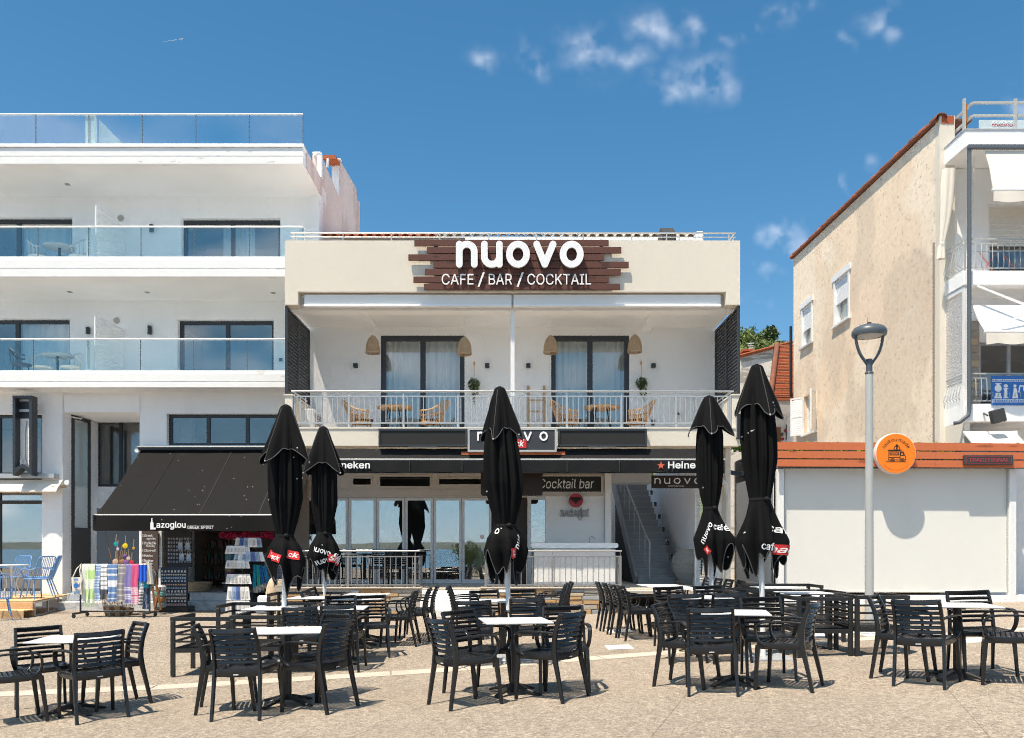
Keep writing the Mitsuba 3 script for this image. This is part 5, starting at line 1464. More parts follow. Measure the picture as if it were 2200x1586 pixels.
sh2 = [rect(*[qq(a, 0)[0] for a in (.03, 4)], *[qq(0, b)[1] for b in (.86, .88)]), rect(*[qq(a, 0)[0] for a in (.03, 4)], *[qq(0, b)[1] for b in (.80, .815)]), rect(*[qq(a, 0)[0] for a in (.03, 4)], *[qq(0, b)[1] for b in (.18, .2)]), rect(*[qq(a, 0)[0] for a in (.03, 4)], *[qq(0, b)[1] for b in (.10, .115)])]
for k in range(60): sh2 += [rect(qq(.05 + k * .06, 0)[0], qq(.075 + k * .06, 0)[0], qq(0, .825)[1], qq(0, .85)[1]), rect(qq(.05 + k * .06, 0)[0], qq(.075 + k * .06, 0)[0], qq(0, .125)[1], qq(0, .17)[1])]
for cx_ in (.24, 1.5):
    sh2 += [affinity.scale(Point(qq(cx_, .58)).buffer(.12 * sc2), 1, 1.0), rect(qq(cx_ - .05, 0)[0], qq(cx_ + .05, 0)[0], qq(0, .65)[1], qq(0, .74)[1]), rect(qq(cx_ - .11, 0)[0], qq(cx_ + .11, 0)[0], qq(0, .72)[1], qq(0, .75)[1]), rect(qq(cx_ - .13, 0)[0], qq(cx_ + .13, 0)[0], qq(0, .24)[1], qq(0, .30)[1]), rect(qq(cx_ - .09, 0)[0], qq(cx_ + .09, 0)[0], qq(0, .31)[1], qq(0, .42)[1])]
for cx_ in (.50, 1.8):
    sh2 += [rect(qq(cx_ - .05, 0)[0], qq(cx_ + .05, 0)[0], qq(0, .27)[1], qq(0, .55)[1]), rect(qq(cx_ - .09, 0)[0], qq(cx_ + .09, 0)[0], qq(0, .24)[1], qq(0, .27)[1]), rect(qq(cx_ - .08, 0)[0], qq(cx_ + .08, 0)[0], qq(0, .55)[1], qq(0, .59)[1]), affinity.scale(Point(qq(cx_, .66)).buffer(.06 * sc2), 1.2, .9)]
sh2 += [Polygon([qq(.72, .24), qq(.92, .24), qq(.88, .55), qq(.84, .6), qq(.78, .6)]), Point(qq(.81, .66)).buffer(.05 * sc2), LineString([qq(.95, .45), qq(.98, .66), qq(1.1, .66), qq(1.12, .5)]).buffer(.02 * sc2), Polygon([qq(1.15, .45), qq(1.35, .52), qq(1.34, .62), qq(1.2, .58)])]
add(bn, 'print', MB().facade(unary_union([s_ for s_ in sh2]), nd - .007, nd - .0041), 'letter_white')
dk_ = thing('drying_rack', 'folding clothes drying rack with red legs on the upper balcony', 'drying rack')
ra = HF + .45
m = MB()
for px in np.linspace(2112, 2200, 9): m.tube([(X(px, ra), ra, Z(540, ra)), (X(px + 12, ra), ra + .45, Z(527, ra))], .006, 5)
m.tube([(X(2110, ra), ra, Z(540, ra)), (X(2205, ra), ra, Z(538, ra))], .01, 6).tube([(X(2122, ra), ra + .45, Z(526, ra)), (X(2210, ra), ra + .45, Z(526, ra))], .01, 6)
add(dk_, 'rack', m, 'alu', True)
for a, b in ((2115, 2150), (2150, 2115), (2165, 2200)): add(dk_, 'leg', MB().tube([(X(a, ra), ra + .2, Z(538, ra)), (X(b, ra), ra + .2, Z(585, ra))], .01, 6), 'coral_red', True)
rsn = thing('roof_banner', 'small white glass sign with red capitals behind the roof railing', 'sign')
rd = HF + .5
add(rsn, 'panel', MB().box(X(2104, rd), HE, rd, rd + .02, hz_(279), Z(258, rd)), 'glass_frost')
add(rsn, 'lettering', text('TITANIUM GLASS', X(2131, rd), X(2184, rd), Z(272, rd), Z(267, rd), rd - .001, .006), 'dull_red')
add(rsn, 'lettering', text('mivo', X(2131, rd), X(2182, rd), Z(266, rd), Z(258.5, rd), rd - .001, .006, True, .2), 'letter_white')

# ---------------------------------------------------------------- small houses seen in the gap
wh = thing('peeling_house', 'old house with a peeling white gable and a row of orange verge tiles', 'building')
PD2 = 40.0
px_, pz_ = lambda p: X(p, PD2), lambda p: Z(p, PD2)
add(wh, 'wall', MB().facade(Polygon([(px_(1540), 0), (px_(1712), 0), (px_(1712), pz_(736)), (px_(1695), pz_(740)), (px_(1600), pz_(766)), (px_(1540), pz_(770))]), PD2, PD2 + .3), 'peeling_white')
vt = add(wh, 'verge', MB().bar((px_(1588), PD2 + .1, pz_(767.5)), (px_(1700), PD2 + .1, pz_(738)), .5, .08), 'terracotta')
for k in range(22):
    t = (k + .5) / 22; x, z = px_(1588) + (px_(1700) - px_(1588)) * t, pz_(766.5) + (pz_(737) - pz_(766.5)) * t
    add(vt, 'tile', MB().tube([(x - .07, PD2 - .14, z), (x + .07, PD2 - .14, z + .04)], [.06, .06, .055], 8), 'terracotta', True)
add(wh, 'chimney', MB().box(px_(1604), px_(1618), PD2 + .5, PD2 + 1, pz_(770), pz_(752)).box(px_(1602), px_(1625), PD2 + .4, PD2 + 1.1, pz_(750), pz_(745)), 'terracotta')
add(wh, 'antenna', MB().tube([(px_(1621), PD2 + .6, pz_(752)), (px_(1621), PD2 + .6, pz_(729))], .02, 5).tube([(px_(1616), PD2 + .6, pz_(733)), (px_(1628), PD2 + .6, pz_(731))], .03, 5).tube([(px_(1615), PD2 + .6, pz_(738)), (px_(1628), PD2 + .6, pz_(737))], .03, 5).tube([(px_(1616), PD2 + .6, pz_(743)), (px_(1628), PD2 + .6, pz_(742))], .03, 5), 'alu', True)
ph = thing('porch_house', 'low house with a red pantile gable roof and a white open porch', 'building')
P2 = 33.0
qx, qz = lambda p, d=P2: X(p, d), lambda p, d=P2: Z(p, d)
# roof plane facing the square's west side: pantile columns run down from the ridge
A_, B_, C_ = np.array([qx(1653), 32.0, qz(823, 32)]), np.array([qx(1701, 36), 36.0, qz(737, 36)]), np.array([qx(1740), 32.0, qz(856, 32)])
D_ = np.array([qx(1655, 32), 32.0, qz(856, 32)])
rfk = add(ph, 'roof', MB().grid(np.array([[D_, C_], [B_ + [-.6, 0, -.2], B_ + [3, 0, 0]]])), 'old_tile')
for k in range(34):
    t = k / 33
    a = D_ + (B_ + np.array([-.6, 0, -.2]) - D_) * t; b = C_ + (B_ + np.array([3, 0, 0]) - C_) * t
    add(rfk, 'tile', MB().tube([a + [0, -.05, .03], b + [0, -.05, .03]], .055, 6), 'terracotta' if k % 4 else 'old_tile', True)
add(rfk, 'ridge', MB().tube([D_ + [-.05, -.2, 0], B_ + [-.7, -.2, -.1]], .11, 6), 'old_tile', True)
add(rfk, 'eave', MB().bar(D_ + [-.1, -.1, -.06], C_ + [0, -.1, -.06], .12, .09), 'terracotta')
add(ph, 'beam', MB().box(qx(1640), qx(1735), 32, 32.4, qz(870, 32), qz(858, 32)), 'white_plaster')
add(ph, 'wall', MB().box(qx(1620), qx(1740), 34.5, 34.7, 0, qz(862, 32)), 'white_plaster')
add(ph, 'wall', MB().box(qx(1698, 34), qx(1698, 34) + .15, 32.4, 34.499, 0, qz(870, 32)), 'white_plaster')
add(ph, 'porch_ceiling', MB().box(qx(1630), qx(1740), 32.4, 34.5, qz(870, 32) - .0, qz(866, 32)), 'white_plaster')
add(ph, 'door', MB().box(qx(1655, 34.4), qx(1678, 34.4), 34.42, 34.499, 2, qz(918, 34.4)), 'brown_wood')
add(ph, 'window', MB().box(qx(1690, 34.4), qx(1697, 34.4), 34.42, 34.499, qz(945, 34.4), qz(912, 34.4)), 'slate_grey')
for px, py, c in ((1681, 933, 'slate_grey'), (1689, 925, 'dull_red'), (1682, 943, 'dull_red')):
    add(ph, 'ornament', MB().lathe([(0, 0), (.07, 0), (.07, .03), (0, .03)], 10, (qx(px, 34.4), 34.45, qz(py, 34.4)), 'y'), c)
add(ph, 'flue', MB().tube([(qx(1697, 32), 31.9, qz(850, 32)), (qx(1697, 32), 31.9, qz(703, 32))], .05, 6), 'metal_black', True)
# ---------------------------------------------------------------- souvenir shop: awning and goods
sa = thing('shop_awning', 'large sloping black awning with white shop lettering over the souvenir shop', 'awning')
y0, y1 = GA - .08, X(200, 1) and 17.64
z0, z1 = Z(968, GA), Z(1107, 17.64)
xa, xb = X(303, y0), X(632, 17.7)
n_ = 40
P = []
for t in np.linspace(0, 1, 9):
    y = y0 + (y1 - y0) * t; z = z0 + (z1 - z0) * t - .03 * math.sin(math.pi * t)
    P.append([(xa + (xb - xa) * s, y, z + .006 * math.sin(s * 31 + t)) for s in np.linspace(0, 1, n_)])
P = np.array(P)
add(sa, 'cloth', MB().grid(P).grid(P[:, ::-1] - np.array([0, 0, .008])), 'awning_cloth', True)
add(sa, 'cassette', MB().box(xa - .03, X(612, GA), y0 - .12, GA - .002, z0 - .02, Z(961, GA), .02), 'metal_dark')
add(sa, 'cassette', MB().tube([(xa - .03, y0 - .14, z0 + .06), (X(612, GA), y0 - .14, z0 + .06)], .018, 8), 'pole_grey', True)
add(sa, 'end_cap', MB().lathe([(0, 0), (.05, 0), (.05, .06), (0, .06)], 14, (xa - .06, y0 - .1, z0 - .02), 'y'), 'letter_white', 40)
add(sa, 'front_bar', MB().tube([(xa - .05, y1 - .01, z1), (xb, y1 - .01, z1)], .024, 10), 'pole_grey', True)
for k in (.21, .52, .82): add(sa, 'seam', MB().tube([(xa + (xb - xa) * k, y0 + (y1 - y0) * t, z0 + (z1 - z0) * t - .03 * math.sin(math.pi * t) + .006) for t in np.linspace(0, 1, 12)], .008, 5), 'black_cloth' if k < .3 else 'char_panel', True)
zv = Z(1141, y1)
xs_ = np.linspace(xa - .03, xb, 70)
V = np.array([[(x, y1 - .03 + .035 * (1 - t) * math.sin(x * 3.1) * abs(math.sin(x * .9)), z1 + (zv - z1) * (1 - t)) for x in xs_] for t in (1, .6, .2, 0)])
add(sa, 'valance', MB().grid(V).grid(V[:, ::-1] + np.array([0, .008, 0])), 'awning_cloth', True)
add(sa, 'valance_weight', MB().box(xa - .05, xa - .01, y1 - .06, y1 + .02, zv + .02, z1 + .01), 'black_print')
add(sa, 'lettering', text('azoglou', X(339, y1), X(402, y1), Z(1138.5, y1), Z(1121, y1), y1 - .07, .006, True), 'letter_white')
bt = Polygon([(0, 0), (.13, 0), (.13, .05), (.075, .05), (.075, .17), (.05, .21), (.05, .30), (.025, .30), (.025, .21), (0, .17)])
add(sa, 'lettering', MB().facade(affinity.translate(affinity.scale(bt, .92, .80, origin=(0, 0)), X(326, y1), Z(1138, y1)), y1 - .076, y1 - .07), 'letter_white')
add(sa, 'lettering', text('GREEK SPIRIT', X(405, y1), X(462, y1), Z(1137, y1), Z(1130, y1), y1 - .07, .006), 'letter_white')
add(sa, 'arm', MB().bar((xa + .15, GA - .1, Z(1010, GA)), (xa + .1, y1 + .05, z1 - .03), .05), 'metal_dark')

# menu board
mb = thing('menu_board', 'tall brown board listing greek spirits, honey and olive oil beside the shop door', 'sign')
MY = GA - .02
add(mb, 'panel', MB().box(X(306, MY), X(340, MY), MY - .02, MY + .02, Z(1226, MY), Z(1141, MY)), 'menu_brown')
for s_, px, py, w_ in (('Greek', 311, 1154, 18), ('spirits', 316, 1161, 19), ('Halkidiki', 311, 1170, 25), ('honey', 316, 1177, 18), ('Olive oil', 311, 1186, 24), ('Herbs', 311, 1197, 18), ('Butter', 311, 1208, 20), ('nuts', 316, 1215, 13)):
    add(mb, 'lettering', text(s_, X(px, MY), X(px + w_, MY), Z(py, MY), Z(py - 6, MY), MY - .021, .003, False), 'letter_white')
    if px == 311: add(mb, 'bullet', MB().box(X(307.5, MY), X(308.5, MY), MY - .024, MY - .021, Z(py, MY), Z(py - 6, MY)), 'letter_white')

# towel rail with towels
RY2 = 17.05
gz0 = float(ground(X(250, RY2), RY2))
tr = thing('towel_rail', 'dark wheeled rail hung with towels in front of the shop', 'towel rail')
ra0, ra1, rz = X(172, RY2), X(328, RY2), Z(1214, RY2)
add(tr, 'top_bar', MB().tube([(ra0, RY2, rz), (ra1, RY2, rz)], .016, 8), 'metal_dark', True)
for x in (ra0 + .01, ra1 - .06):
    add(tr, 'upright', MB().tube([(x, RY2, gz0 + .1), (x, RY2, rz)], .018, 8), 'metal_dark', True)
    add(tr, 'foot', MB().bar((x, RY2 - .3, gz0 + .09), (x, RY2 + .3, gz0 + .09), .035), 'metal_dark')
    for dy in (-.27, .27): add(tr, 'wheel', MB().lathe([(0, -.018), (.035, -.018), (.04, 0), (.035, .018), (0, .018)], 14, (x, RY2 + dy, gz0 + .04), 'y'), 'metal_black', 40)
add(tr, 'base_bar', MB().tube([(ra0, RY2, gz0 + .12), (ra1, RY2, gz0 + .12)], .014, 8), 'metal_dark', True)
W_, L1 = (.78, .78, .78), (.40, .62, .20)
towels = [
    ('white', 177, 192, 1290, lambda z: (.74, .74, .70), 'plain white towel at the wheeled rail\'s first end, behind the printed bag'),
    ('green', 184, 206, 1296, lambda z: (.72, .78, .62) if int(z * 5.2) % 2 else (.47, .66, .27), 'pale green towel with broad cream bands on the wheeled rail'),
    ('blue thin', 206, 217, 1290, lambda z: (.68, .74, .80) if (z * 17) % 1 < .25 else (.22, .33, .55), 'narrow light blue towel with fine pale lines on the wheeled rail'),
    ('white lines', 217, 232, 1288, lambda z: (.08, .09, .11) if (z * 11) % 1 < .22 or z < .55 else (.76, .76, .76), 'white towel with thin black stripes on the wheeled rail'),
    ('blue', 232, 254, 1292, lambda z: (.76, .78, .80) if (z * 8.2) % 1 < .18 or (.62 < z < .75) else (.14, .24, .45), 'wide blue towel with white stripes on the wheeled rail'),
    ('grey', 254, 270, 1293, lambda z: (.60, .57, .50) if (z * 9) % 1 < .13 else (.27, .25, .27), 'grey towel with thin cream stripes on the wheeled rail'),
    ('violet', 270, 284, 1297, lambda z: (.74, .74, .78) if z < .62 and (z * 22) % 1 < .4 else (.22, .19, .42), 'violet towel with white lines near its hem'),
    ('pink', 284, 299, 1298, lambda z: (.78, .74, .76) if z < .62 and (z * 22) % 1 < .4 else (.62, .10, .22), 'raspberry pink towel with white lines near its hem'),
    ('white dark hem', 299, 309, 1302, lambda z: (.10, .10, .11) if z < .78 and (z * 16) % 1 < .45 else (.78, .78, .78), 'narrow white towel with dark lines near its hem')]
for name, a, b, bot, fn, lab in towels:
    t = thing('towel', lab, 'towel', 'towels on the wheeled rail')
    xs_ = np.linspace(X(a, RY2), X(b, RY2), 12); zb = Z(bot, RY2)
    zs_ = np.concatenate([np.linspace(zb, rz, 40)])
    ph = rng.uniform(0, 6)
    def yy(x, t_, s): return RY2 + s * (.02 + .05 * (1 - t_) * .6) + .014 * math.sin((x - xs_[0]) * 60 + ph) * (1.2 - t_)
    front = np.array([[(x + .01 * math.sin(z * 9 + ph), yy(x, (z - zb) / (rz - zb), -1), z) for x in xs_] for z in zs_])
    back = np.array([[(x, yy(x, (z - zb) / (rz - zb), 1), z + (.1 if z < rz - .2 else 0)) for x in xs_] for z in zs_[::-1]])
    m = MB().grid(np.concatenate([front, [[(x, RY2, rz + .02) for x in xs_]], back]))
    add(t, 'cloth', m, 'painted', True, color=painted(lambda x, y, z: fn(z - gz0), m))
    fr = MB()
    for x in np.linspace(xs_[0] + .008, xs_[-1] - .008, max(4, int((xs_[-1] - xs_[0]) / .02))):
        fr.tube([(x, RY2 - .05, zb + .005), (x + rng.normal(0, .008), RY2 - .052, zb - .035), (x + rng.normal(0, .012), RY2 - .05, zb - .075)], .005, 4)
    add(t, 'fringe', fr, 'cream_cloth' if name != 'green' else 'painted', color=painted(lambda x, y, z: (.47, .66, .27), fr) if name == 'green' else None, kind='stuff')
# printed tote bag at the rail's end, and a bunch of bags at the other
tb = thing('tote_bag', 'cream tote bag with a round blue print hung on the end of the towel rail', 'bag')
bx = X(169, RY2)
m = MB()
P = np.array([[(bx + (s - .5) * .19 + .03 * (1 - t), RY2 - .11 - .02 * math.sin(s * 7), Z(1277, RY2) + t * (Z(1240, RY2) - Z(1277, RY2))) for s in np.linspace(0, 1, 8)] for t in np.linspace(0, 1, 8)])
m.grid(P).grid(P[:, ::-1] + np.array([0, .05, 0])); add(tb, 'bag_body', m, 'cream_cloth', True)
add(tb, 'strap', MB().tube([(bx - .07, RY2 - .09, Z(1240, RY2)), (bx + .0, RY2 - .07, Z(1222, RY2)), (bx + .05, RY2, rz + .02), (bx + .06, RY2 - .07, Z(1225, RY2)), (bx + .09, RY2 - .09, Z(1240, RY2))], .012, 5), 'cream_cloth', True)
add(tb, 'print', MB().lathe([(0, 0), (.05, 0), (.05, .004), (0, .004)], 20, (bx + .02, RY2 - .142, Z(1258, RY2)), 'y'), 'banner_blue')
add(tb, 'print', MB().box(bx - .03, bx + .06, RY2 - .14, RY2 - .132, Z(1247, RY2), Z(1243, RY2)).box(bx - .03, bx + .06, RY2 - .14, RY2 - .132, Z(1275, RY2), Z(1270, RY2)), 'blue_paint')
for k, (px, py, c, lab, w_, h_) in enumerate([(311, 1232, (.03, .13, .62), 'bright blue bag hung on the end of the towel rail', .16, .34), (319, 1233, (.68, .62, .52), 'slanting cream cloth bag hung on the end of the towel rail', .14, .42), (309, 1252, (.03, .32, .42), 'turquoise bag below the bright blue one on the towel rail', .2, .22), (313, 1285, (.10, .15, .25), 'dark blue patterned towel hanging low on the rail\'s end', .17, .45), (326, 1245, (.33, .33, .34), 'grey bag at the very end of the towel rail', .13, .28)]):
    t = thing('hanging_bag', lab, 'bag', 'bags at the end of the towel rail')
    x, z = X(px, RY2), Z(py, RY2); y = RY2 - .1 + k * .035
    P = np.array([[(x + (s - .5) * w_ + .05 * (1 - tt) * (1 if k == 1 else 0), y + .02 * math.sin(s * 13 + k), z + h_ * (tt - .5)) for s in np.linspace(0, 1, 12)] for tt in np.linspace(0, 1, 8)])
    m = MB().grid(P).grid(P[:, ::-1] + np.array([0, .025, 0]))
    add(t, 'cloth', m, 'painted', True, color=painted(lambda a, b, cc: tuple(np.array(c) * (.5 if k == 3 and (int(a * 30) + int(cc * 22)) % 2 else 1) + (.25 if k == 3 and (int(a * 30) + int(cc * 22)) % 3 == 0 else 0)), m))
    add(t, 'strap', MB().tube([(x - w_ * .3, y, z + h_ / 2), (x, RY2, max(rz + .02, z + h_ / 2 + .03)), (x + w_ * .3, y, z + h_ / 2)], .008, 5), 'cream_cloth', True)
# barrel planter with a driftwood tree of charms
bp = thing('barrel_planter', 'half wooden barrel planter behind the towels', 'planter')
by, bxx = 17.6, X(255, 17.6)
gb0 = float(ground(bxx, by))
prof = [(.26, 0), (.30, .15), (.315, .30), (.31, .42)]
for k in range(18):
    a0, a1 = 2 * math.pi * k / 18 + .012, 2 * math.pi * (k + 1) / 18 - .012
    P = np.array([[(bxx + r * math.cos(a), by + r * math.sin(a), gb0 + h) for a in np.linspace(a0, a1, 3)] for r, h in prof])
    add(bp, 'stave', MB().grid(P).grid((P * 1.0 + np.array([0, 0, 0]))[:, ::-1] * 1), 'brown_wood' if k % 2 else 'pale_wood', 40)
for h in (.07, .20): add(bp, 'hoop', MB().lathe([(np.interp(h, [0, .15, .3], [.262, .302, .317]) + .004, gb0 + h), (np.interp(h + .05, [0, .15, .3], [.262, .302, .317]) + .006, gb0 + h + .05)], 32, (bxx, by, 0)), 'alu', True)
add(bp, 'soil', MB().lathe([(0, gb0 + .38), (.305, gb0 + .38)], 20, (bxx, by, 0)), 'mortar')
dt = thing('charm_tree', 'dry branches hung with coloured charms standing in the barrel', 'ornament')
rb = np.random.default_rng(5)
for k in range(11):
    a = rb.uniform(0, 6.28); lean = rb.uniform(.05, .36); h = rb.uniform(.7, 1.45)
    p = [(bxx + .05 * math.cos(a), by + .05 * math.sin(a), gb0 + .38), (bxx + lean * .5 * math.cos(a), by + lean * .5 * math.sin(a), gb0 + .38 + h * .5), (bxx + lean * math.cos(a + .4), by + lean * math.sin(a), gb0 + .38 + h)]
    add(dt, 'branch', MB().tube(p, [.016, .012, .006], 6), 'brown_wood' if k % 3 else 'pale_wood', True)
for px, py, c, r_ in ((249, 1169, (.02, .30, .32), .045), (269, 1173, (.72, .52, .02), .055), (287, 1178, (.55, .30, .05), .03), (253, 1180, (.55, .5, .6), .03), (268, 1195, (.30, .12, .40), .04), (262, 1205, (.45, .22, .12), .05), (276, 1200, (.65, .45, .35), .04), (248, 1207, (.6, .42, .3), .06), (283, 1209, (.60, .04, .06), .05), (271, 1208, (.25, .10, .30), .05)):
    m = MB().lathe([(0, -r_ * .25), (r_, -r_ * .12), (r_, r_ * .12), (0, r_ * .25)], 14, (X(px, by - .2), by - .2, Z(py, by - .2)), 'y')
    add(dt, 'charm', m, 'painted', 40, color=painted(lambda x, y, z: c, m))
    add(dt, 'string', MB().tube([(X(px, by - .2), by - .2, Z(py, by - .2) + r_), (X(px, by - .2), by - .18, Z(py, by - .2) + r_ + .16)], .006, 4), 'pale_wood')
# magnet display board
md = thing('magnet_display', 'dark display board with rows of small souvenirs beside the shop step', 'display rack')
MD = 18.35
gm = float(ground(X(375, MD), MD))
x0, x1, zt_, zb_ = X(345, MD), X(402, MD), Z(1219, MD), Z(1304, MD)
add(md, 'board', MB().box(x0, x1, MD, MD + .05, zb_, zt_), 'navy_panel')
add(md, 'upper_grid', MB().box(x0 + .02, x1 - .02, MD + .3, MD + .34, zt_, Z(1142, MD + .3)), 'skirt_dark')
add(md, 'frame', MB().box(x0 - .02, x1 + .02, MD - .03, MD + .4, gm, zb_ - .001), 'metal_black')
rc = np.random.default_rng(3)
rowcol = [(.7, .7, .68), (.75, .72, .6), (.35, .5, .6), (.5, .6, .75), (.7, .5, .4), (.45, .55, .65), (.7, .7, .7), (.62, .62, .62), (.6, .55, .5), (.7, .72, .75), (.5, .35, .35)]
for r_ in range(11):
    z = zt_ - .09 - r_ * .073
    m = MB(); nn = 11 if r_ % 3 else 8
    for k in range(nn):
        x = x0 + .04 + (x1 - x0 - .08) * k / (nn - 1)
        if r_ in (1, 4, 5): m.lathe([(0, 0), (.018, 0), (.018, .012), (0, .012)], 8, (x, MD - .015, z), 'y')
        else: m.box(x - .017, x + .017, MD - .016, MD - .001, z - .024 + .01 * (r_ % 2), z + .024)
    add(md, 'souvenir_row', m, 'painted', color=painted(lambda x, y, zz: tuple(np.array(rowcol[r_]) * rc.uniform(.6, 1.0)), m), kind='stuff')
for r_ in range(7):
    z = zt_ + .12 + r_ * .085; m = MB()
    for k in range(9):
        x = x0 + .06 + (x1 - x0 - .1) * k / 8; m.box(x - .018, x + .018, MD + .285, MD + .299, z - .028, z + .02)
    add(md, 'souvenir_row', m, 'painted', color=painted(lambda x, y, zz: tuple(np.array([.5, .48, .5]) * rc.uniform(.4, 1.0)), m), kind='stuff')
# hanging pouches near the door
for px, py, lab in ((387, 1172, 'upper printed pouch next to the souvenir grid by the shop door'), (403, 1173, 'upper printed pouch on the door side by the shop opening'), (390, 1196, 'lower printed pouch next to the souvenir grid by the shop door'), (405, 1197, 'lower printed pouch on the door side by the shop opening')):
    t = thing('hanging_pouch', lab, 'pouch', 'pouches beside the shop door')
    x, z, y = X(px, 18.5), Z(py, 18.5), 18.5
    m = MB().facade(Polygon([(x - .055, z - .09), (x + .055, z - .09), (x + .04, z + .06), (x - .04, z + .06)]), y, y + .02)
    add(t, 'cloth', m, 'painted', color=painted(lambda a, b, c: (.6, .62, .66) if c > z - .02 else (.25, .35, .5), m))
    add(t, 'strap', MB().tube([(x - .03, y, z + .06), (x, y, z + .15), (x + .03, y, z + .06)], .006, 4), 'cream_cloth')
# spinning stand with packets
ps = thing('packet_stand', 'tall spinning stand hung with tiers of white packets before the shop step', 'display rack')
PY = 18.2; pxx = X(521, PY); gp = float(ground(pxx, PY))
add(ps, 'pole', MB().tube([(pxx, PY, gp), (pxx, PY, Z(1155, PY))], .018, 8), 'metal_black', True)
add(ps, 'base', MB().lathe([(0, gp), (.25, gp), (.25, gp + .03), (.03, gp + .05)], 20, (pxx, PY, 0)), 'metal_black', 40)
add(ps, 'header_card', MB().box(X(508, PY), X(526, PY), PY - .2, PY - .19, Z(1160, PY), Z(1149, PY)), 'wicker')
tiers = [(1156, 514, 568, 20, 6, .5), (1173, 494, 543, 17, 6, 0), (1186, 512, 572, 20, 7, .6), (1204, 494, 542, 17, 6, 0), (1233, 495, 545, 21, 6, .1), (1260, 497, 543, 28, 5, .05), (1289, 494, 544, 27, 6, 0)]
pcol = [(.76, .75, .73), (.70, .68, .66), (.66, .62, .58), (.78, .78, .78), (.10, .16, .38), (.42, .52, .66), (.30, .40, .55)]
ORD = 'first second third fourth fifth sixth seventh'.split()
for ti, (py, a, b, h, nn, col) in enumerate(tiers):
    add(ps, 'tier_ring', MB().tube([(pxx + .24 * math.cos(t), PY + .24 * math.sin(t), Z(py, PY) + .01) for t in np.linspace(0, 2 * np.pi, 24)], .006, 5), 'metal_black')
    for k in range(nn):
        x = X(a + (b - a) * (k + .5) / nn, PY); zz1 = Z(py, PY); hh = h / F * PY; wd = (b - a) / nn / F * PY * .46
        s_ = (k - (nn - 1) / 2) * .012
        y = PY - .24 - .03 * math.cos((k - nn / 2) * .6)
        c_ = rc.integers(4, 7) if rc.random() < col else rc.integers(0, 4); c = pcol[c_]
        t = thing('packet', f"{'white cream beige white navy blue blue'.split()[c_]} packet, {ORD[k]} along on the {ORD[ti]} tier of the spinning stand", 'packet', 'packets on the spinning stand')
        m = MB().facade(Polygon([(x - wd * 1.05 - s_ * .2, zz1), (x + wd * 1.05 - s_ * .2, zz1), (x + wd * 1.15 + s_, zz1 - hh), (x - wd * 1.1 + s_, zz1 - hh)]), y, y + .012)
        add(t, 'card', m, 'painted', color=painted(lambda aa, bb, cc: c, m))
        m2 = MB().box(x - wd * .5, x + wd * .5, y - .012, y - .001, zz1 - hh * .8, zz1 - hh * .3)
        c2 = tuple(np.array(c) * rc.uniform(.55, .9))
        add(t, 'item', m2, 'painted', color=painted(lambda aa, bb, cc: c2, m2))
# scarves on the shady side of the stand, and a grey throw beside it
for k, (px, c) in enumerate([(551, (.02, .28, .42)), (557, (.02, .36, .30)), (563, (.03, .12, .35)), (570, (.02, .22, .40))]):
    t = thing('scarf', ['petrol blue scarf hung beside the packet stand', 'green scarf hung between blue ones by the packet stand', 'navy scarf hung by the packet stand', 'blue scarf on the outer side of the packet stand'][k], 'scarf', 'scarves by the packet stand')
    x, zt2_, zb3 = X(px, PY), Z(1213 + k, PY), Z(1262 - 3 * k, PY)
    P = np.array([[(x + (s - .5) * .075 + (1 - tt) * .035 * (k - .5), PY - .1 + .02 * math.sin(s * 12 + k), zb3 + (zt2_ - zb3) * tt) for s in np.linspace(0, 1, 9)] for tt in np.linspace(0, 1, 8)])
    m = MB().grid(P).grid(P[:, ::-1] + np.array([0, .015, 0])); add(t, 'cloth', m, 'painted', True, color=painted(lambda a, b, cc: c, m))
    fr = MB()
    for s in np.linspace(-.03, .03, 4): fr.tube([(x + s, PY - .1, zb3), (x + s * 1.3 + .02, PY - .1, zb3 - .12)], .006, 4)
    add(t, 'fringe', fr, 'letter_grey', kind='stuff')
th = thing('grey_throw', 'grey striped throw with a white fringe hung on the shop side', 'towel')
x0_, x1_ = X(568, 18.3), X(607, 18.3)
P = np.array([[(x0_ + (x1_ - x0_) * s, 18.3 + .03 * math.sin(s * 11), Z(1250 + 8 * s, 18.3) + tt * .62) for s in np.linspace(0, 1, 14)] for tt in np.linspace(0, 1, 40)])
m = MB().grid(P); add(th, 'cloth', m, 'painted', True, color=painted(lambda a, b, c: (.14, .15, .19) if (c * 14 + a * 2) % 1 > .16 else (.32, .33, .36), m))
fr = MB()
for s in np.linspace(0, 1, 18): fr.tube([(x0_ + (x1_ - x0_) * s, 18.3, Z(1250 + 8 * s, 18.3)), (x0_ + (x1_ - x0_) * s + .01, 18.3, Z(1258 + 8 * s, 18.3))], .006, 4)
add(th, 'fringe', fr, 'cream_cloth', kind='stuff')
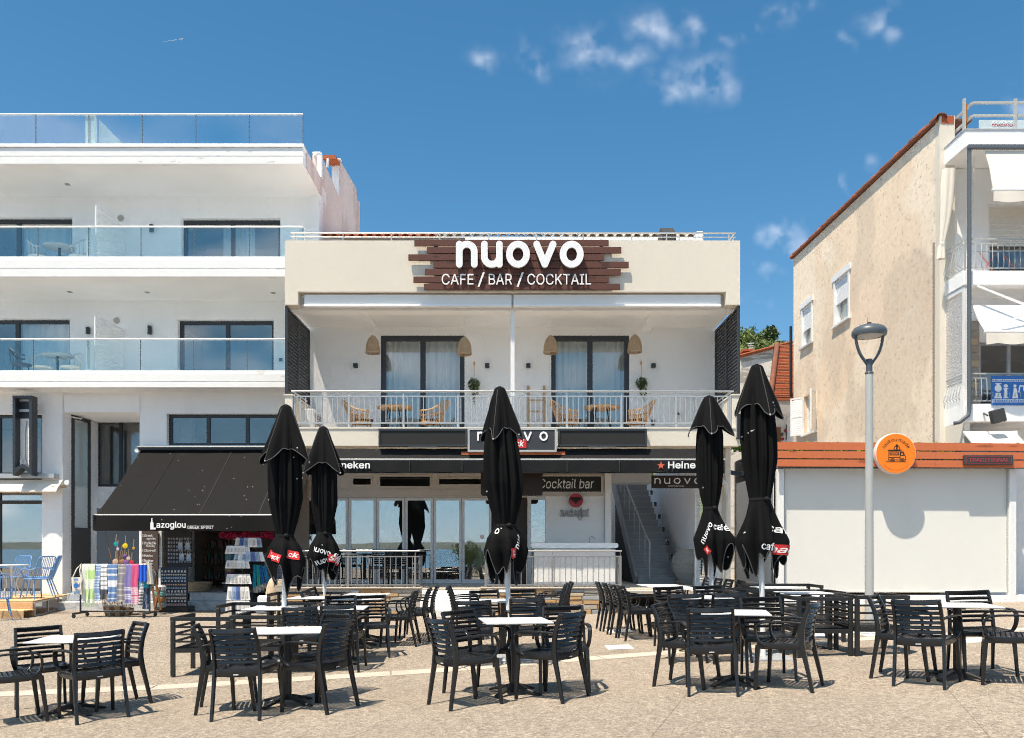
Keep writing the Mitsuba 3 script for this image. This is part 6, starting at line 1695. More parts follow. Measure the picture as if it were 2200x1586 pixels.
# easel with a crate, basket, boxes, flower garland
ez_ = thing('wooden_easel', 'small wooden easel with folded cloths beside the towel rail', 'easel')
for a, b in (((328, 1262), (338, 1313)), ((344, 1262), (338, 1305)), ((333, 1240), (350, 1310))): add(ez_, 'leg', MB().bar((X(a[0], 17.7), 17.7, Z(a[1], 17.7)), (X(b[0], 17.7), 17.6, Z(b[1], 17.7)), .035), 'brown_wood')
for k, (py, c) in enumerate(((1300, (.20, .30, .32)), (1288, (.32, .16, .08)), (1276, (.14, .33, .33)), (1264, (.55, .55, .55)))):
    t = thing('folded_cloth', ['folded blue grey cloth lowest in the pile by the easel', 'brown cloth second from the bottom of the pile by the easel', 'folded turquoise cloth below the white one by the easel', 'white folded cloth topmost of the pile by the easel'][k], 'cloth', 'cloths piled by the easel')
    m = MB().box(X(332, 17.9), X(352, 17.9), 17.85, 18.05, Z(py + 6, 17.9), Z(py - 5.6, 17.9), .03); add(t, 'fold', m, 'painted', color=painted(lambda a, b, cc: c, m))
bk = thing('wicker_basket', 'low wicker basket standing inside the shop door', 'basket')
m = MB()
for k in range(7): m.tube([(X(427, 20) + (.24 + .012 * k) * math.cos(t), 20 + (.2 + .01 * k) * math.sin(t), .45 + k * .03) for t in np.linspace(0, 2 * np.pi, 25)[:-1]], .017, 5, closed=True)
add(bk, 'weave', m, 'wicker', True, kind='stuff'); add(bk, 'base', MB().lathe([(0, .43), (.24, .43), (.24, .45), (0, .45)], 18, (X(427, 20), 20, 0)), 'wicker')
sh_ = thing('shop_shelves', 'dim shelves with goods on the back wall of the shop', 'shelf')
for k in range(5): add(sh_, 'shelf', MB().box(X(400, 22.5), X(505, 22.5), 22.5, 22.8, .6 + k * .42, .62 + k * .42), 'brown_wood')
m = MB()
for k in range(5):
    for j in range(14):
        x = X(402 + j * 7.2, 22.5); m.box(x, x + rc.uniform(.03, .07), 22.55, 22.7, .621 + k * .42, .621 + k * .42 + rc.uniform(.1, .28))
add(sh_, 'goods', m, 'painted', color=painted(lambda a, b, c: (.25 + .2 * math.sin(a * 31), .22, .2), m), kind='stuff')
gt = thing('goods_table', 'low table with gift boxes inside the shop behind the packet stand', 'table')
add(gt, 'table_top', MB().box(X(480, 19.6), X(500, 19.6), 19.5, 20.0, .62, .65), 'grey_white'); add(gt, 'table_base', MB().box(X(482, 19.6), X(498, 19.6), 19.55, 19.95, .413, .619), 'skirt_dark')
for k, c in enumerate([(.25, .12, .25), (.32, .22, .12), (.15, .28, .32)]):
    t = thing('gift_box', ['violet box lowest of the stacked boxes inside the shop', 'brown box in the middle of the stacked boxes inside the shop', 'teal box topmost of the stacked boxes inside the shop'][k], 'box')
    m = MB().box(X(484, 19.6), X(496, 19.6), 19.6, 19.85, .652 + k * .24, .888 + k * .24, .01); add(t, 'carton', m, 'painted', color=painted(lambda a, b, cc: c, m)); m = MB().box(X(484, 19.6) - .004, X(496, 19.6) + .004, 19.596, 19.854, .852 + k * .24, .8905 + k * .24, .004); add(t, 'lid', m, 'painted', color=painted(lambda a, b, cc: tuple(np.array(c) * .7), m))
gl = thing('flower_garland', 'dark pink flower garland under the edge of the shop awning', 'garland')
lc = leaf_cloud(900, (0, 0, 0), 1, .035, rng, (1, 1, 1), 0, 0); v_ = lc[0].reshape(-1, 4, 3)
pt = np.stack([rng.uniform(X(475, 18), X(585, 18), 900), rng.uniform(17.9, 18.2, 900), Z(1150, 18) + rng.normal(0, .035, 900)], -1)
add(gl, 'blossom', MB().raw(((v_ - v_.mean(1, keepdims=True)) + pt[:, None]).reshape(-1, 3), lc[1]), 'crimson_bloom')
pm = thing('plush_stack', 'white and blue bags in a heap at the foot of the packet stand', 'bags')
for k, c in enumerate([(.45, .55, .68), (.72, .74, .76)]):
    m = MB().box(X(560, 17.9) - .1 + .05 * k, X(575, 17.9) + .05 * k, 17.8, 18.0, gp + .02 + .2 * k, gp + .2 + .2 * k, .06); add(pm, 'bag', m, 'painted', color=painted(lambda a, b, cc: c, m))
bo = thing('round_boulder', 'pale round boulder beside the corner pier of the terrace', 'stone')
im = trimesh.creation.icosphere(3); v = im.vertices * [.17, .2, .42]; v *= 1 + .12 * (meshkit.fbm(v * 4, 3, 3) - .5)[:, None]
add(bo, 'stone', MB().raw(v + [X(586, 17.9), 18.0, .42], im.faces), 'stone_sand', True)

# ---------------------------------------------------------------- wooden deck with blue chairs
wd = thing('wooden_deck', 'low pine deck with a step in front of the white wall', 'deck')
WD0, WD1 = 17.2, 19.75
dzt = .37
xd = X(72, WD0)
xd1 = X(125, 19.2)
for k in range(15):
    y = WD0 + .01 + k * (WD1 - WD0) / 15
    xe_ = xd + (xd1 - xd) * ((y - WD0) / (WD1 - WD0)) * 1.0
    add(wd, 'plank', MB().box(XW + 3.0, xe_ - .02, y, y + .158, dzt - .028, dzt, .004), 'deck_wood')
for k in range(3): add(wd, 'board', MB().box(XW + 3.0, xd, WD0 - .025, WD0 - .001, .02 + k * .108, .02 + k * .108 + .104, .004), 'deck_wood')
for k in range(2): add(wd, 'board', MB().box(XW + 3, X(52, WD0 - .4), WD0 - .425, WD0 - .4, .02 + k * .09, .02 + k * .09 + .086, .004), 'deck_wood')
for k in range(2): add(wd, 'plank', MB().box(XW + 3, X(52, WD0 - .4), WD0 - .4 + k * .19, WD0 - .4 + k * .19 + .182, .178, .2, .004), 'deck_wood')
m = MB().bar((xd + .0, WD0 + .03, .04), (xd1, 19.2, .05), .03).bar((xd, WD0 + .03, .0), (xd, WD0 + .03, dzt - .03), .03).bar((xd1, 19.2, .0), (xd1, 19.2, dzt - .03), .03).bar((xd + (xd1 - xd) * .55, WD0 + 1.1, .04), (xd + (xd1 - xd) * .55, WD0 + 1.1, dzt - .03), .03).bar((xd, WD0 + .03, dzt - .045), (xd1, 19.2, dzt - .045), .03)
add(wd, 'frame', m, 'alu')
ct = thing('round_table', 'round white metal table with curled legs on the pine deck', 'table')
cx_, cy_ = X(22, 17.9), 17.95
add(ct, 'table_top', MB().lathe([(0, dzt + .70), (.33, dzt + .70), (.335, dzt + .715), (.33, dzt + .73), (0, dzt + .73)], 40, (cx_, cy_, 0)), 'pole_white', 40)
for k in range(4):
    a = k * math.pi / 2 + .5; c_, s_ = math.cos(a), math.sin(a)
    add(ct, 'leg', MB().tube([(cx_ + r * c_, cy_ + r * s_, dzt + z) for r, z in ((.26, .695), (.18, .55), (.10, .40), (.09, .30), (.15, .12), (.24, .012))], .012, 6), 'pole_white', True)


def blue_chair(x, y, deg, z, label):
    t = thing('blue_chair', label, 'chair', 'blue wire chairs by the pine deck', at(x, y, z, deg))
    r = .011
    seat = [(-.22, -.2, .42), (-.22, .12, .43), (-.16, .22, .43), (.16, .22, .43), (.22, .12, .43), (.22, -.2, .42)]
    add(t, 'seat_rail', MB().tube(seat, .012, 7, closed=True), 'blue_paint', True)
    for k in range(11):
        x_ = -.19 + .038 * k; add(t, 'seat_rod', MB().tube([(x_, -.2, .425), (x_, .2 - .05 * abs(x_) / .2, .43)], .007, 5), 'blue_paint')
    add(t, 'back_rail', MB().tube([(-.22, -.2, .42), (-.19, -.36, .82), (-.17, -.385, .885), (-.12, -.395, .905), (.12, -.395, .905), (.17, -.385, .885), (.19, -.36, .82), (.22, -.2, .42)], .012, 7), 'blue_paint', True)
    for k in range(9):
        x_ = -.176 + .044 * k; add(t, 'back_rod', MB().tube([(x_, -.2, .425), (x_ * .82, -.39, .90 - (.03 if abs(x_) > .15 else 0))], .007, 5), 'blue_paint')
    for s_ in (-1, 1):
        add(t, 'armrest', MB().tube([(s_ * .22, .12, .43), (s_ * .27, .13, .56), (s_ * .275, .10, .62), (s_ * .27, .0, .645), (s_ * .24, -.20, .62), (s_ * .205, -.30, .66)], .011, 7), 'blue_paint', True)
        add(t, 'leg', MB().tube([(s_ * .17, .16, .425), (s_ * .235, .24, .0)], [.016, .014, .011], 7), 'blue_paint', True)
        add(t, 'leg', MB().tube([(s_ * .17, -.16, .42), (s_ * .235, -.30, .0)], [.016, .014, .011], 7), 'blue_paint', True)


blue_chair(X(28, 18.9), 18.9, 175, dzt, 'blue wire chair behind the round white table on the pine deck')
blue_chair(X(80, 17.95), 17.95, 60, dzt, 'blue wire chair beside the round table in the middle of the pine deck')
blue_chair(X(88, 18.95), 18.95, 105, dzt, 'blue wire chair by the white wall casting its shadow there')
blue_chair(X(-6, 16.5), 16.5, 35, float(ground(X(0, 16.5), 16.5)), 'blue wire chair on the paving before the deck step')
# ---------------------------------------------------------------- black resin armchairs
def smooth_path(p, n, it=3):
    p = np.asarray(p, float); s = np.concatenate([[0], np.cumsum(np.linalg.norm(np.diff(p, axis=0), axis=1))])
    q = np.stack([np.interp(np.linspace(0, s[-1], n), s, p[:, k]) for k in range(3)], -1)
    for _ in range(it): q[1:-1] = (q[:-2] + 2 * q[1:-1] + q[2:]) / 4
    return q


def chair_meshes():
    out = []
    for s in (-1, 1):
        p = smooth_path([(s * .222, -.285, 0), (s * .215, -.232, .28), (s * .212, -.20, .44), (s * .210, -.198, .52), (s * .206, -.225, .68), (s * .202, -.285, .822)], 22, 2)
        zz = p[:, 2]; w_ = np.interp(zz, [0, .3, .44, .55, .83], [.030, .042, .052, .046, .036])
        out.append(('leg', MB().strip(p, .030 + 0 * zz, w_, (1, 0, 0)), None))
        p = smooth_path([(s * .240, .245, 0), (s * .236, .222, .25), (s * .232, .205, .43)], 8, 1)
        out.append(('leg', MB().strip(p, np.linspace(.028, .038, 8), np.linspace(.030, .044, 8), (1, 0, 0)), None))
        p = smooth_path([(s * .205, -.205, .642), (s * .232, -.05, .655), (s * .252, .10, .655), (s * .262, .175, .648), (s * .266, .208, .622), (s * .264, .218, .57), (s * .256, .212, .51), (s * .240, .19, .455), (s * .228, .14, .43)], 30, 2)
        t = np.linspace(0, 1, 30)
        side = np.stack([np.where(t < .52, 1.0, .5), np.where(t < .52, 0.0, .85), 0 * t], -1)
        out.append(('armrest', MB().strip(p, np.interp(t, [0, .3, .55, .7, 1], [.030, .048, .046, .040, .034]), np.interp(t, [0, .5, .7, 1], [.018, .020, .022, .024]), (1, 0, 0)), None))
    # seat frame: rails all round
    m = MB()
    rear = smooth_path([(-.205, -.205, .425), (0, -.228, .418), (.205, -.205, .425)], 13, 1)
    m.strip(rear, .022, .072, (0, 1, 0))
    front = smooth_path([(-.232, .205, .428), (0, .225, .424), (.232, .205, .428)], 13, 1)
    m.strip(front, .022, .050, (0, 1, 0))
    for s in (-1, 1): m.strip(smooth_path([(s * .210, -.20, .428), (s * .222, 0, .422), (s * .232, .20, .428)], 9, 1), .022, .060, (1, 0, 0))
    out.append(('seat_frame', m, 'seat'))
    for k in range(9):
        y = -.165 + k * .043
        x = np.linspace(-.208 - .002 * k, .208 + .002 * k, 11)
        p = np.stack([x, y + .012 * (1 - (x / .22) ** 2) * (-.5 + k / 8), .448 - .020 * (1 - (x / .22) ** 2) + .006 * (k == 8)], -1)
        out.append(('slat', MB().strip(p, .034, .013, (0, 1, 0)), 'seat'))
    zs = [(.800, .048)] + [(.746 - .0455 * k, .031) for k in range(6)]
    yr = lambda z: np.interp(z, [.44, .52, .68, .822], [-.20, -.198, -.225, -.285])
    for z, h in zs:
        x = np.linspace(-.200, .200, 13)
        p = np.stack([x, yr(z) - .034 * (1 - (x / .20) ** 2), np.full(13, z) + (.006 * (x / .2) ** 2 if h > .04 else 0)], -1)
        tilt = np.array([0, .30, .95]) if h > .04 else np.array([0, .25, .97])
        out.append(('slat', MB().strip(p, h, .019, tilt), 'backrest'))
    out.append(('label_tag', MB().box(-.024, .024, -.242, -.2395, .402, .412), 'tag'))
    return out


CM = [(n_, (ply(m, 'resin_black' if par != 'tag' else 'table_white', 32)), par) for n_, m, par in chair_meshes()]
BACK = MB(); SEAT = MB()
for n_, m, par in chair_meshes():
    if par == 'backrest': BACK.raw(*m.arrays())
    if par == 'seat': SEAT.raw(*m.arrays())
BACKS, SEATS = ply(BACK, 'resin_black', 32), ply(SEAT, 'resin_black', 32)


def armchair(x, y, deg, label, group, full=True, z=None, tilt=0):
    z = float(ground(x, y)) if z is None else z
    # the paving slopes: a chair stands square on it
    sx_, sy_ = float(ground(x + .25, y) - ground(x - .25, y)) / .5, float(ground(x, y + .25) - ground(x, y - .25)) / .5
    up = np.array([-sx_, -sy_, 1.0]); up /= np.linalg.norm(up)
    a = math.radians(deg); fw = np.array([-math.sin(a), math.cos(a), 0]); rt = np.cross(fw, up); rt /= np.linalg.norm(rt); fw = np.cross(up, rt)
    M = np.eye(4); M[:3, 0], M[:3, 1], M[:3, 2], M[:3, 3] = rt, fw, up, (x, y, z)
    if tilt: M = M @ trimesh.transformations.rotation_matrix(math.radians(tilt), [1, 0, 0], [0, .25, .0])
    t = thing('armchair', label, 'chair', group, T(M))
    for n_, s, par in CM:
        if par is None: add(t, n_, None, None, shape=s)
    if full:
        seat = add(t, 'seat', None, None, shape=[s for n_, s, par in CM if n_ == 'seat_frame'][0])
        back = None
        for n_, s, par in CM:
            if n_ == 'slat' and par == 'seat': add(seat, 'slat', None, None, shape=s)
            if n_ == 'slat' and par == 'backrest':
                if back is None: back = add(t, 'backrest', None, None, shape=s)
                else: add(back, 'slat', None, None, shape=s)
            if par == 'tag': add(t, 'label_tag', None, None, shape=s)
    else:
        add(t, 'seat', None, None, shape=SEATS); add(t, 'backrest', None, None, shape=BACKS)
    return t


_tabs = {}


def cafe_table(x, y, deg, label, group='white topped cafe tables', size=.66, z=None):
    z = float(ground(x, y)) if z is None else z
    t = thing('cafe_table', label, 'table', group, at(x, y, z, deg))
    if size not in _tabs:
        h = size / 2
        _tabs[size] = [('table_top', ply(MB().box(-h, h, -h, h, .718, .732, .004), 'table_white')),
                       ('column', ply(MB().lathe([(.042, .05), (.038, .08), (.038, .70), (.0, .70)], 20), 'metal_black', 40)),
                       ('top_plate', ply(MB().bar((-.2, 0, .706), (.2, 0, .706), .05, .022).bar((0, -.2, .704), (0, .2, .704), .05, .018), 'metal_black'))] + \
                      [('foot', ply(MB().strip(smooth_path([(.02 * c, .02 * s, .085), (.12 * c, .12 * s, .062), (.25 * c, .25 * s, .03), (.31 * c, .31 * s, .012)], 10, 1), np.linspace(.075, .05, 10), np.linspace(.04, .022, 10), (-s, c, 0)), 'metal_black', 35)) for c, s in ((.7071, .7071), (-.7071, .7071), (-.7071, -.7071), (.7071, -.7071))]
    for n_, s in _tabs[size]: add(t, n_, None, None, shape=s)


TA, TB, TC, TDn, TE = 'at the towel rail table', 'at the sofa side table', 'at the middle umbrella table', 'at the kiosk umbrella table', 'at the street lamp table'
G1, G2, G3 = 'armchairs of the front row of tables', 'armchairs of the second row of tables', 'armchairs pulled up by the terrace'
front = [
    (-4.66, 7.83, -52, 'black armchair cut by the picture edge, side on ' + TA), (-4.69, 8.39, 214, 'black armchair facing the viewer ' + TA), (-3.95, 7.92, 42, 'black armchair with its back to the viewer ' + TA), (-4.05, 8.55, 132, 'black armchair behind another one, facing the street edge ' + TA),
    (-2.73, 8.10, -76, 'black armchair seen from the side, nearer the sofa posts ' + TB), (-2.44, 7.75, -5, 'black armchair squarely back to the viewer ' + TB), (-1.82, 7.92, 62, 'black armchair turned half away towards the sofas ' + TB), (-1.96, 8.58, 146, 'black armchair with pale shining back facing the viewer ' + TB),
    (-.43, 7.89, -58, 'black armchair turned half away, on the towel rail side ' + TC), (-.34, 8.47, 222, 'black armchair facing the viewer, on the towel rail side ' + TC), (.54, 8.47, 176, 'black armchair facing the viewer, on the lamp side ' + TC), (.38, 8.06, 52, 'black armchair turned half away, on the lamp side ' + TC),
    (1.79, 8.49, -122, 'black armchair with blue shining back, side on ' + TDn), (1.93, 8.06, -12, 'black armchair squarely back to the viewer ' + TDn), (2.67, 8.12, 58, 'black armchair seen from its side, facing the umbrella poles ' + TDn), (2.66, 8.72, 173, 'black armchair facing the viewer behind the table top ' + TDn),
    (3.98, 8.47, -125, 'black armchair side on by the sofa frames ' + TE), (3.98, 8.04, -40, 'black armchair with its back to the viewer ' + TE), (4.76, 8.50, 172, 'black armchair facing the viewer ' + TE), (4.74, 7.95, 62, 'black armchair cut by the picture edge, its seat showing ' + TE)]
for x, y, d, lab in front: armchair(x, y, d, lab, G1)
for x, y, d, k in ((-4.27, 8.16, 8, TA), (-2.2, 8.22, 14, TB), (.03, 8.36, 9, TC), (2.22, 8.36, -12, TDn), (4.38, 8.24, -14, TE)):
    cafe_table(x, y, d, 'white square cafe table with a black pedestal, ' + k.replace('at the ', 'standing as the '))
TB2, TC2, TD2 = 'at the second row sofa side table', 'at the second row middle table', 'at the second row stair side table'
second = [
    (-2.55, 10.45, 0, 'black armchair back to the viewer, sofa end, ' + TB2), (-2.10, 10.48, 2, 'black armchair back to the viewer, step end, ' + TB2), (-2.38, 11.65, 188, 'black armchair facing the viewer, sofa side, ' + TB2), (-1.93, 11.55, 188, 'black armchair facing the viewer, step end, ' + TB2),
    (-.46, 10.45, 4, 'black armchair back to the viewer, sofa side, ' + TC2), (.21, 10.5, 0, 'black armchair back to the viewer, kiosk end, ' + TC2), (-.37, 12.0, 184, 'black armchair facing the viewer, sofa side, ' + TC2), (.18, 12.0, 184, 'black armchair facing the viewer, kiosk side, ' + TC2),
    (2.08, 10.2, 2, 'black armchair back to the viewer, terrace side, ' + TD2), (2.58, 10.1, 2, 'black armchair back to the viewer, lamp end, ' + TD2), (2.26, 11.55, 186, 'black armchair facing the viewer, terrace side, ' + TD2), (2.82, 11.5, 188, 'black armchair facing the viewer, lamp end, ' + TD2)]
for x, y, d, lab in second: armchair(x, y, d, lab, G2, True)
cafe_table(-2.25, 11.05, 4, 'white square cafe table ' + TB2.replace('at the ', 'of the ')); cafe_table(-.12, 11.45, 2, 'white square cafe table ' + TC2.replace('at the ', 'of the ')); cafe_table(2.45, 10.85, 4, 'white square cafe table ' + TD2.replace('at the ', 'of the '))
TF, TG, TH = 'by the stone wall tables', 'at the bar counter table', 'at the stair hall tables'
third = [
    (-1.70, 12.66, 88, 'black armchair first in the row facing the sofas ' + TF), (-1.56, 13.2, 90, 'black armchair second in the row facing the sofas ' + TF), (-1.50, 13.75, 92, 'black armchair third in the row facing the sofas ' + TF), (-2.92, 13.0, -92, 'black armchair on the sofa side, showing only its back, ' + TF), (-2.95, 13.6, -90, 'black armchair farther back on the sofa side ' + TF),
    (-.72, 13.3, -84, 'black armchair by the white steps ' + TG), (-.74, 13.75, -88, 'black armchair half hidden beside the white steps ' + TG), (.58, 13.3, 88, 'black armchair side on, first on the counter side ' + TG), (.66, 13.85, 92, 'black armchair second on the counter side ' + TG), (.75, 14.4, 92, 'black armchair third on the counter side ' + TG),
    (1.95, 12.75, -84, 'black armchair first in the row turned to the kiosk ' + TH), (1.88, 13.25, -86, 'black armchair second in the row turned to the kiosk ' + TH), (1.82, 13.8, -88, 'black armchair third in the row turned to the kiosk ' + TH), (1.76, 14.35, -88, 'black armchair fourth in the row turned to the kiosk ' + TH),
    (3.38, 13.3, 88, 'black armchair first in the row facing the terrace ' + TH), (3.34, 13.85, 90, 'black armchair second in the row facing the terrace ' + TH), (3.30, 14.4, 90, 'black armchair third in the row facing the terrace ' + TH), (3.26, 15.0, 92, 'black armchair fourth in the row facing the terrace ' + TH)]
for x, y, d, lab in third: armchair(x, y, d, lab, G3, False, tilt=0)
for x, y, k in ((-2.28, 12.5, 'nearer of the pair before the stone wall'), (-2.3, 13.25, 'farther of the pair before the stone wall'), (-.08, 13.6, 'between the steps and the bar counter'), (2.62, 13.2, 'first part of the long table before the stair hall'), (2.6, 13.9, 'middle part of the long table before the stair hall'), (2.56, 14.6, 'last part of the long table before the stair hall')):
    cafe_table(x, y, 0, 'white square cafe table, ' + k, size=.68)
# stacked chairs and a small table on the terrace
armchair(X(818, 18.5), 18.55, 184, 'black armchair on the terrace behind the railing, before the folding doors', 'terrace armchairs', False, zd)
armchair(X(850, 18.5), 18.6, 178, 'second black armchair on the terrace behind the railing', 'terrace armchairs', False, zd)
armchair(X(705, 18.5), 18.5, 182, 'black armchair on the terrace behind the small umbrella pole', 'terrace armchairs', False, zd)
cafe_table(X(744, 18.6), 18.6, 0, 'cream topped table on the terrace behind the railing', size=.60, z=zd)


# ---------------------------------------------------------------- black metal sofa frames
def sofa(x0, x1, y0, y1, label, h=.72, open_front='far'):
    """Steel frame: posts, armrests, back rails and seat slats; the back stands on the side named."""
    xc, yc = (x0 + x1) / 2, (y0 + y1) / 2; z = float(ground(xc, yc))
    t = thing('metal_sofa', label, 'sofa', 'black metal sofa frames', at(xc, yc, z))
    a, b, c, d = x0 - xc, x1 - xc, y0 - yc, y1 - yc
    p = .05
    for x, y in ((a, c), (b, c), (a, d), (b, d)): add(t, 'leg', MB().box(x - p / 2, x + p / 2, y - p / 2, y + p / 2, -.01, h - .045, .004), 'metal_black')
    m = MB().bar((a - p / 2, c, h - .02), (b + p / 2, c, h - .02), p, .045).bar((a, c + p / 2, h - .02), (a, d + p / 2, h - .02), p, .045).bar((b, c + p / 2, h - .02), (b, d + p / 2, h - .02), p, .045)
    if open_front == 'near':
        m = MB().bar((a - p / 2, d, h - .02), (b + p / 2, d, h - .02), p, .045).bar((a, c - p / 2, h - .02), (a, d - p / 2, h - .02), p, .045).bar((b, c - p / 2, h - .02), (b, d - p / 2, h - .02), p, .045)
    add(t, 'top_rail', m, 'metal_black')
    add(t, 'seat_frame', MB().bar((a, c, .31), (b, c, .31), .04, .05).bar((a, d, .31), (b, d, .31), .04, .05).bar((a, c + .02, .31), (a, d - .02, .31), .04, .05).bar((b, c + .02, .31), (b, d - .02, .31), .04, .05), 'metal_black')
    for k in range(7):
        y = c + .07 + (d - c - .14) * k / 6; add(t, 'seat_slat', MB().box(a + .021, b - .021, y - .022, y + .022, .33, .345), 'metal_black')
    yb_ = c if open_front == 'far' else d
    for z_ in (.42, .51, .60):
        add(t, 'back_rail', MB().box(a + .026, b - .026, yb_ - .02, yb_ + .02, z_ - .011, z_ + .011), 'metal_black')
        for x in (a, b): add(t, 'side_rail', MB().box(x - .02, x + .02, c + .026, d - .026, z_ - .011, z_ + .011), 'metal_black')


sofa(-4.18, -3.50, 10.33, 10.98, 'black metal armchair frame nearest the towel rail, back to the viewer')
sofa(-3.44, -2.82, 10.30, 10.95, 'black metal armchair frame beside the first, by the leaning umbrella pole')
sofa(-4.12, -2.84, 11.75, 12.4, 'long black metal sofa frame facing the viewer across the white low table', open_front='near')
sofa(-3.95, -2.75, 13.6, 14.2, 'long black metal sofa frame far back by the shop step', open_front='near')
cafe_table(-3.25, 11.3, 0, 'white low table between the metal sofa frames', size=.62)
cafe_table(-3.05, 12.9, 0, 'white table behind the sofa frames near the small umbrella', size=.66)
sofa(3.46, 4.08, 10.1, 10.75, 'black metal armchair frame before the lamp pole, on the umbrella side')
sofa(4.14, 4.74, 10.05, 10.7, 'black metal armchair frame in front of the lamp pole')
sofa(3.1, 4.55, 11.5, 12.1, 'long black metal sofa frame behind the two armchair frames', open_front='near')
sofa(2.95, 4.05, 13.0, 13.5, 'black metal sofa frame behind the larger umbrella pole')
sofa(3.9, 4.95, 13.4, 14.0, 'black metal sofa frame in front of the kiosk screen', open_front='near')
cafe_table(3.85, 11.05, 3, 'white low table among the kiosk side sofa frames', size=.6); cafe_table(4.0, 12.6, 0, 'white table behind the kiosk side sofa frames', size=.66)

# ---------------------------------------------------------------- balcony: pendants, lamps, plants, ladder, rattan set
for i, (px, py, d) in enumerate(((801, 741, 18.9), (998, 744, 18.5), (1183, 741, 18.9), (1364, 739, 18.9))):
    t = thing('wicker_pendant', ['wicker pendant lamp by the outer edge of the first balcony door', 'wicker pendant lamp by the inner edge of the first balcony door', 'wicker pendant lamp by the inner edge of the second balcony door', 'wicker pendant lamp by the outer edge of the second balcony door'][i], 'pendant lamp', 'wicker pendants on the balcony')
    x, z = X(px, d), Z(py, d); s_ = d / F
    prof = [(2.5, 19), (8, 14), (12, 6), (14, -4), (15, -17)]
    pr = np.array(smooth_path([(a, 0, b) for a, b in prof], 17, 1))
    m = MB()
    for k in range(17):
        m.tube([(x + pr[k, 0] * s_ * math.cos(a), d + pr[k, 0] * s_ * math.sin(a), z + pr[k, 2] * s_) for a in np.linspace(0, 2 * np.pi, 33)[:-1]], .0105, 5, closed=True)
    for a in np.linspace(0, 2 * np.pi, 29)[:-1]:
        m.tube([(x + r_ * s_ * math.cos(a), d + r_ * s_ * math.sin(a), z + b * s_) for r_, _, b in pr], .006, 4)
    add(t, 'shade', m, 'wicker', True, kind='stuff')
    add(t, 'rim', MB().tube([(x + 14.8 * s_ * math.cos(a), d + 14.8 * s_ * math.sin(a), z - 17.5 * s_) for a in np.linspace(0, 2 * np.pi, 33)[:-1]], .016, 6, closed=True), 'wicker', True)
    add(t, 'cord', MB().tube([(x, d, z + 17 * s_), (x + .01, d, zsof - .002)], .0035, 5), 'letter_white', True)
    add(t, 'bulb', MB().lathe([(0, z - 2 * s_), (.03, z), (.03, z + 4 * s_), (.015, z + 8 * s_), (0, z + 14 * s_)], 12, (x, d, 0)), 'letter_white', True)
for i, px in enumerate((765, 1047, 1135, 1403)):
    t = thing('square_lamp', ['small black cube wall lamp near the balcony\'s shop end', 'small black cube wall lamp beside the first trailing plant', 'small black cube wall lamp between post and second balcony door', 'small black cube wall lamp near the balcony\'s kiosk end'][i], 'wall lamp', 'cube lamps on the balcony wall')
    x, z = w(px), wz(787)
    add(t, 'housing', MB().box(x - .05, x + .05, WN - .11, WN - .012, z - .05, z + .05, .006), 'metal_black'); add(t, 'back_plate', MB().box(x - .04, x + .04, WN - .0119, WN - .001, z - .04, z + .04), 'metal_dark')
for i, (px, py) in enumerate(((1019, 830), (1377, 828))):
    t = thing('trailing_plant', ['trailing green plant hung on a cord by the first balcony door', 'trailing green plant hung on a cord by the second balcony door'][i], 'plant', 'trailing plants on the balcony')
    x, z, y = w(px), wz(py), WN - .13
    r_ = np.random.default_rng(i + 2)
    lc = leaf_cloud(230, (x, y - .03, z + .01), .14, .036, r_, (1, .8, 1.05), 0, .25)
    m = MB().raw(*lc)
    for k in range(4):
        a = r_.uniform(-.09, .10); n_ = 16; pt = np.stack([x + a + .02 * np.sin(np.arange(n_)), np.full(n_, y), z - .1 - np.linspace(0, (.32, .15, .2, .12)[k], n_)], -1)
        l2 = leaf_cloud(n_, (0, 0, 0), .001, .03, r_); v_ = l2[0].reshape(-1, 4, 3); m.raw(((v_ - v_.mean(1, keepdims=True)) + pt[:, None]).reshape(-1, 3), l2[1])
    add(t, 'leaves', m, 'leaf_dark'); add(t, 'pot', MB().lathe([(0, z - .05), (.035, z - .045), (.045, z + .03), (0, z + .03)], 14, (x, y + .03, 0)), 'leaf_dark', True)
    add(t, 'cord', MB().tube([(x, y, z + .05), (x, WN - .03, z + .52)], .006, 5).tube([(x, WN - .03, z + .46), (x + .015, WN - .03, z + .52), (x, WN - .03, z + .58), (x - .015, WN - .03, z + .52)], .012, 5, closed=True), 'rattan')
ld_ = thing('towel_ladder', 'pale wooden ladder leaning on the balcony wall behind the middle umbrella', 'ladder')
yl = WN - .25
fz = zfl - .12
for px in (1135, 1169): add(ld_, 'stile', MB().bar((X(px, yl), yl, fz), (X(px, WN - .05), WN - .05, Z(830, WN)), .06, .04), 'pale_wood')
for k in range(4): add(ld_, 'rung', MB().tube([(X(1137, yl), yl + .04 * k, fz + .22 + k * .27), (X(1167, yl), yl + .04 * k, fz + .22 + k * .27)], .018, 7), 'pale_wood', True)
ac = thing('air_conditioner', 'white air conditioner unit at the shop end of the balcony', 'air conditioner')
ax0 = X(652, 18.6)
add(ac, 'housing', MB().box(ax0, ax0 + .3, 18.3, 19.1, fz, fz + .62, .02), 'white_paint')
for k in range(7): add(ac, 'slat', MB().box(ax0 + .301, ax0 + .312, 18.4, 18.98, fz + .1 + k * .065, fz + .14 + k * .065), 'letter_side')
sb = thing('wall_socket', 'two small dark sockets low on the balcony wall', 'socket')
for py in (905, 912): add(sb, 'socket', MB().box(w(1399), w(1406), WN - .03, WN - .001, wz(py + 2.5), wz(py - 2.5)), 'metal_black')
tl = thing('wall_tap', 'small dark garden tap on the balcony wall', 'tap')
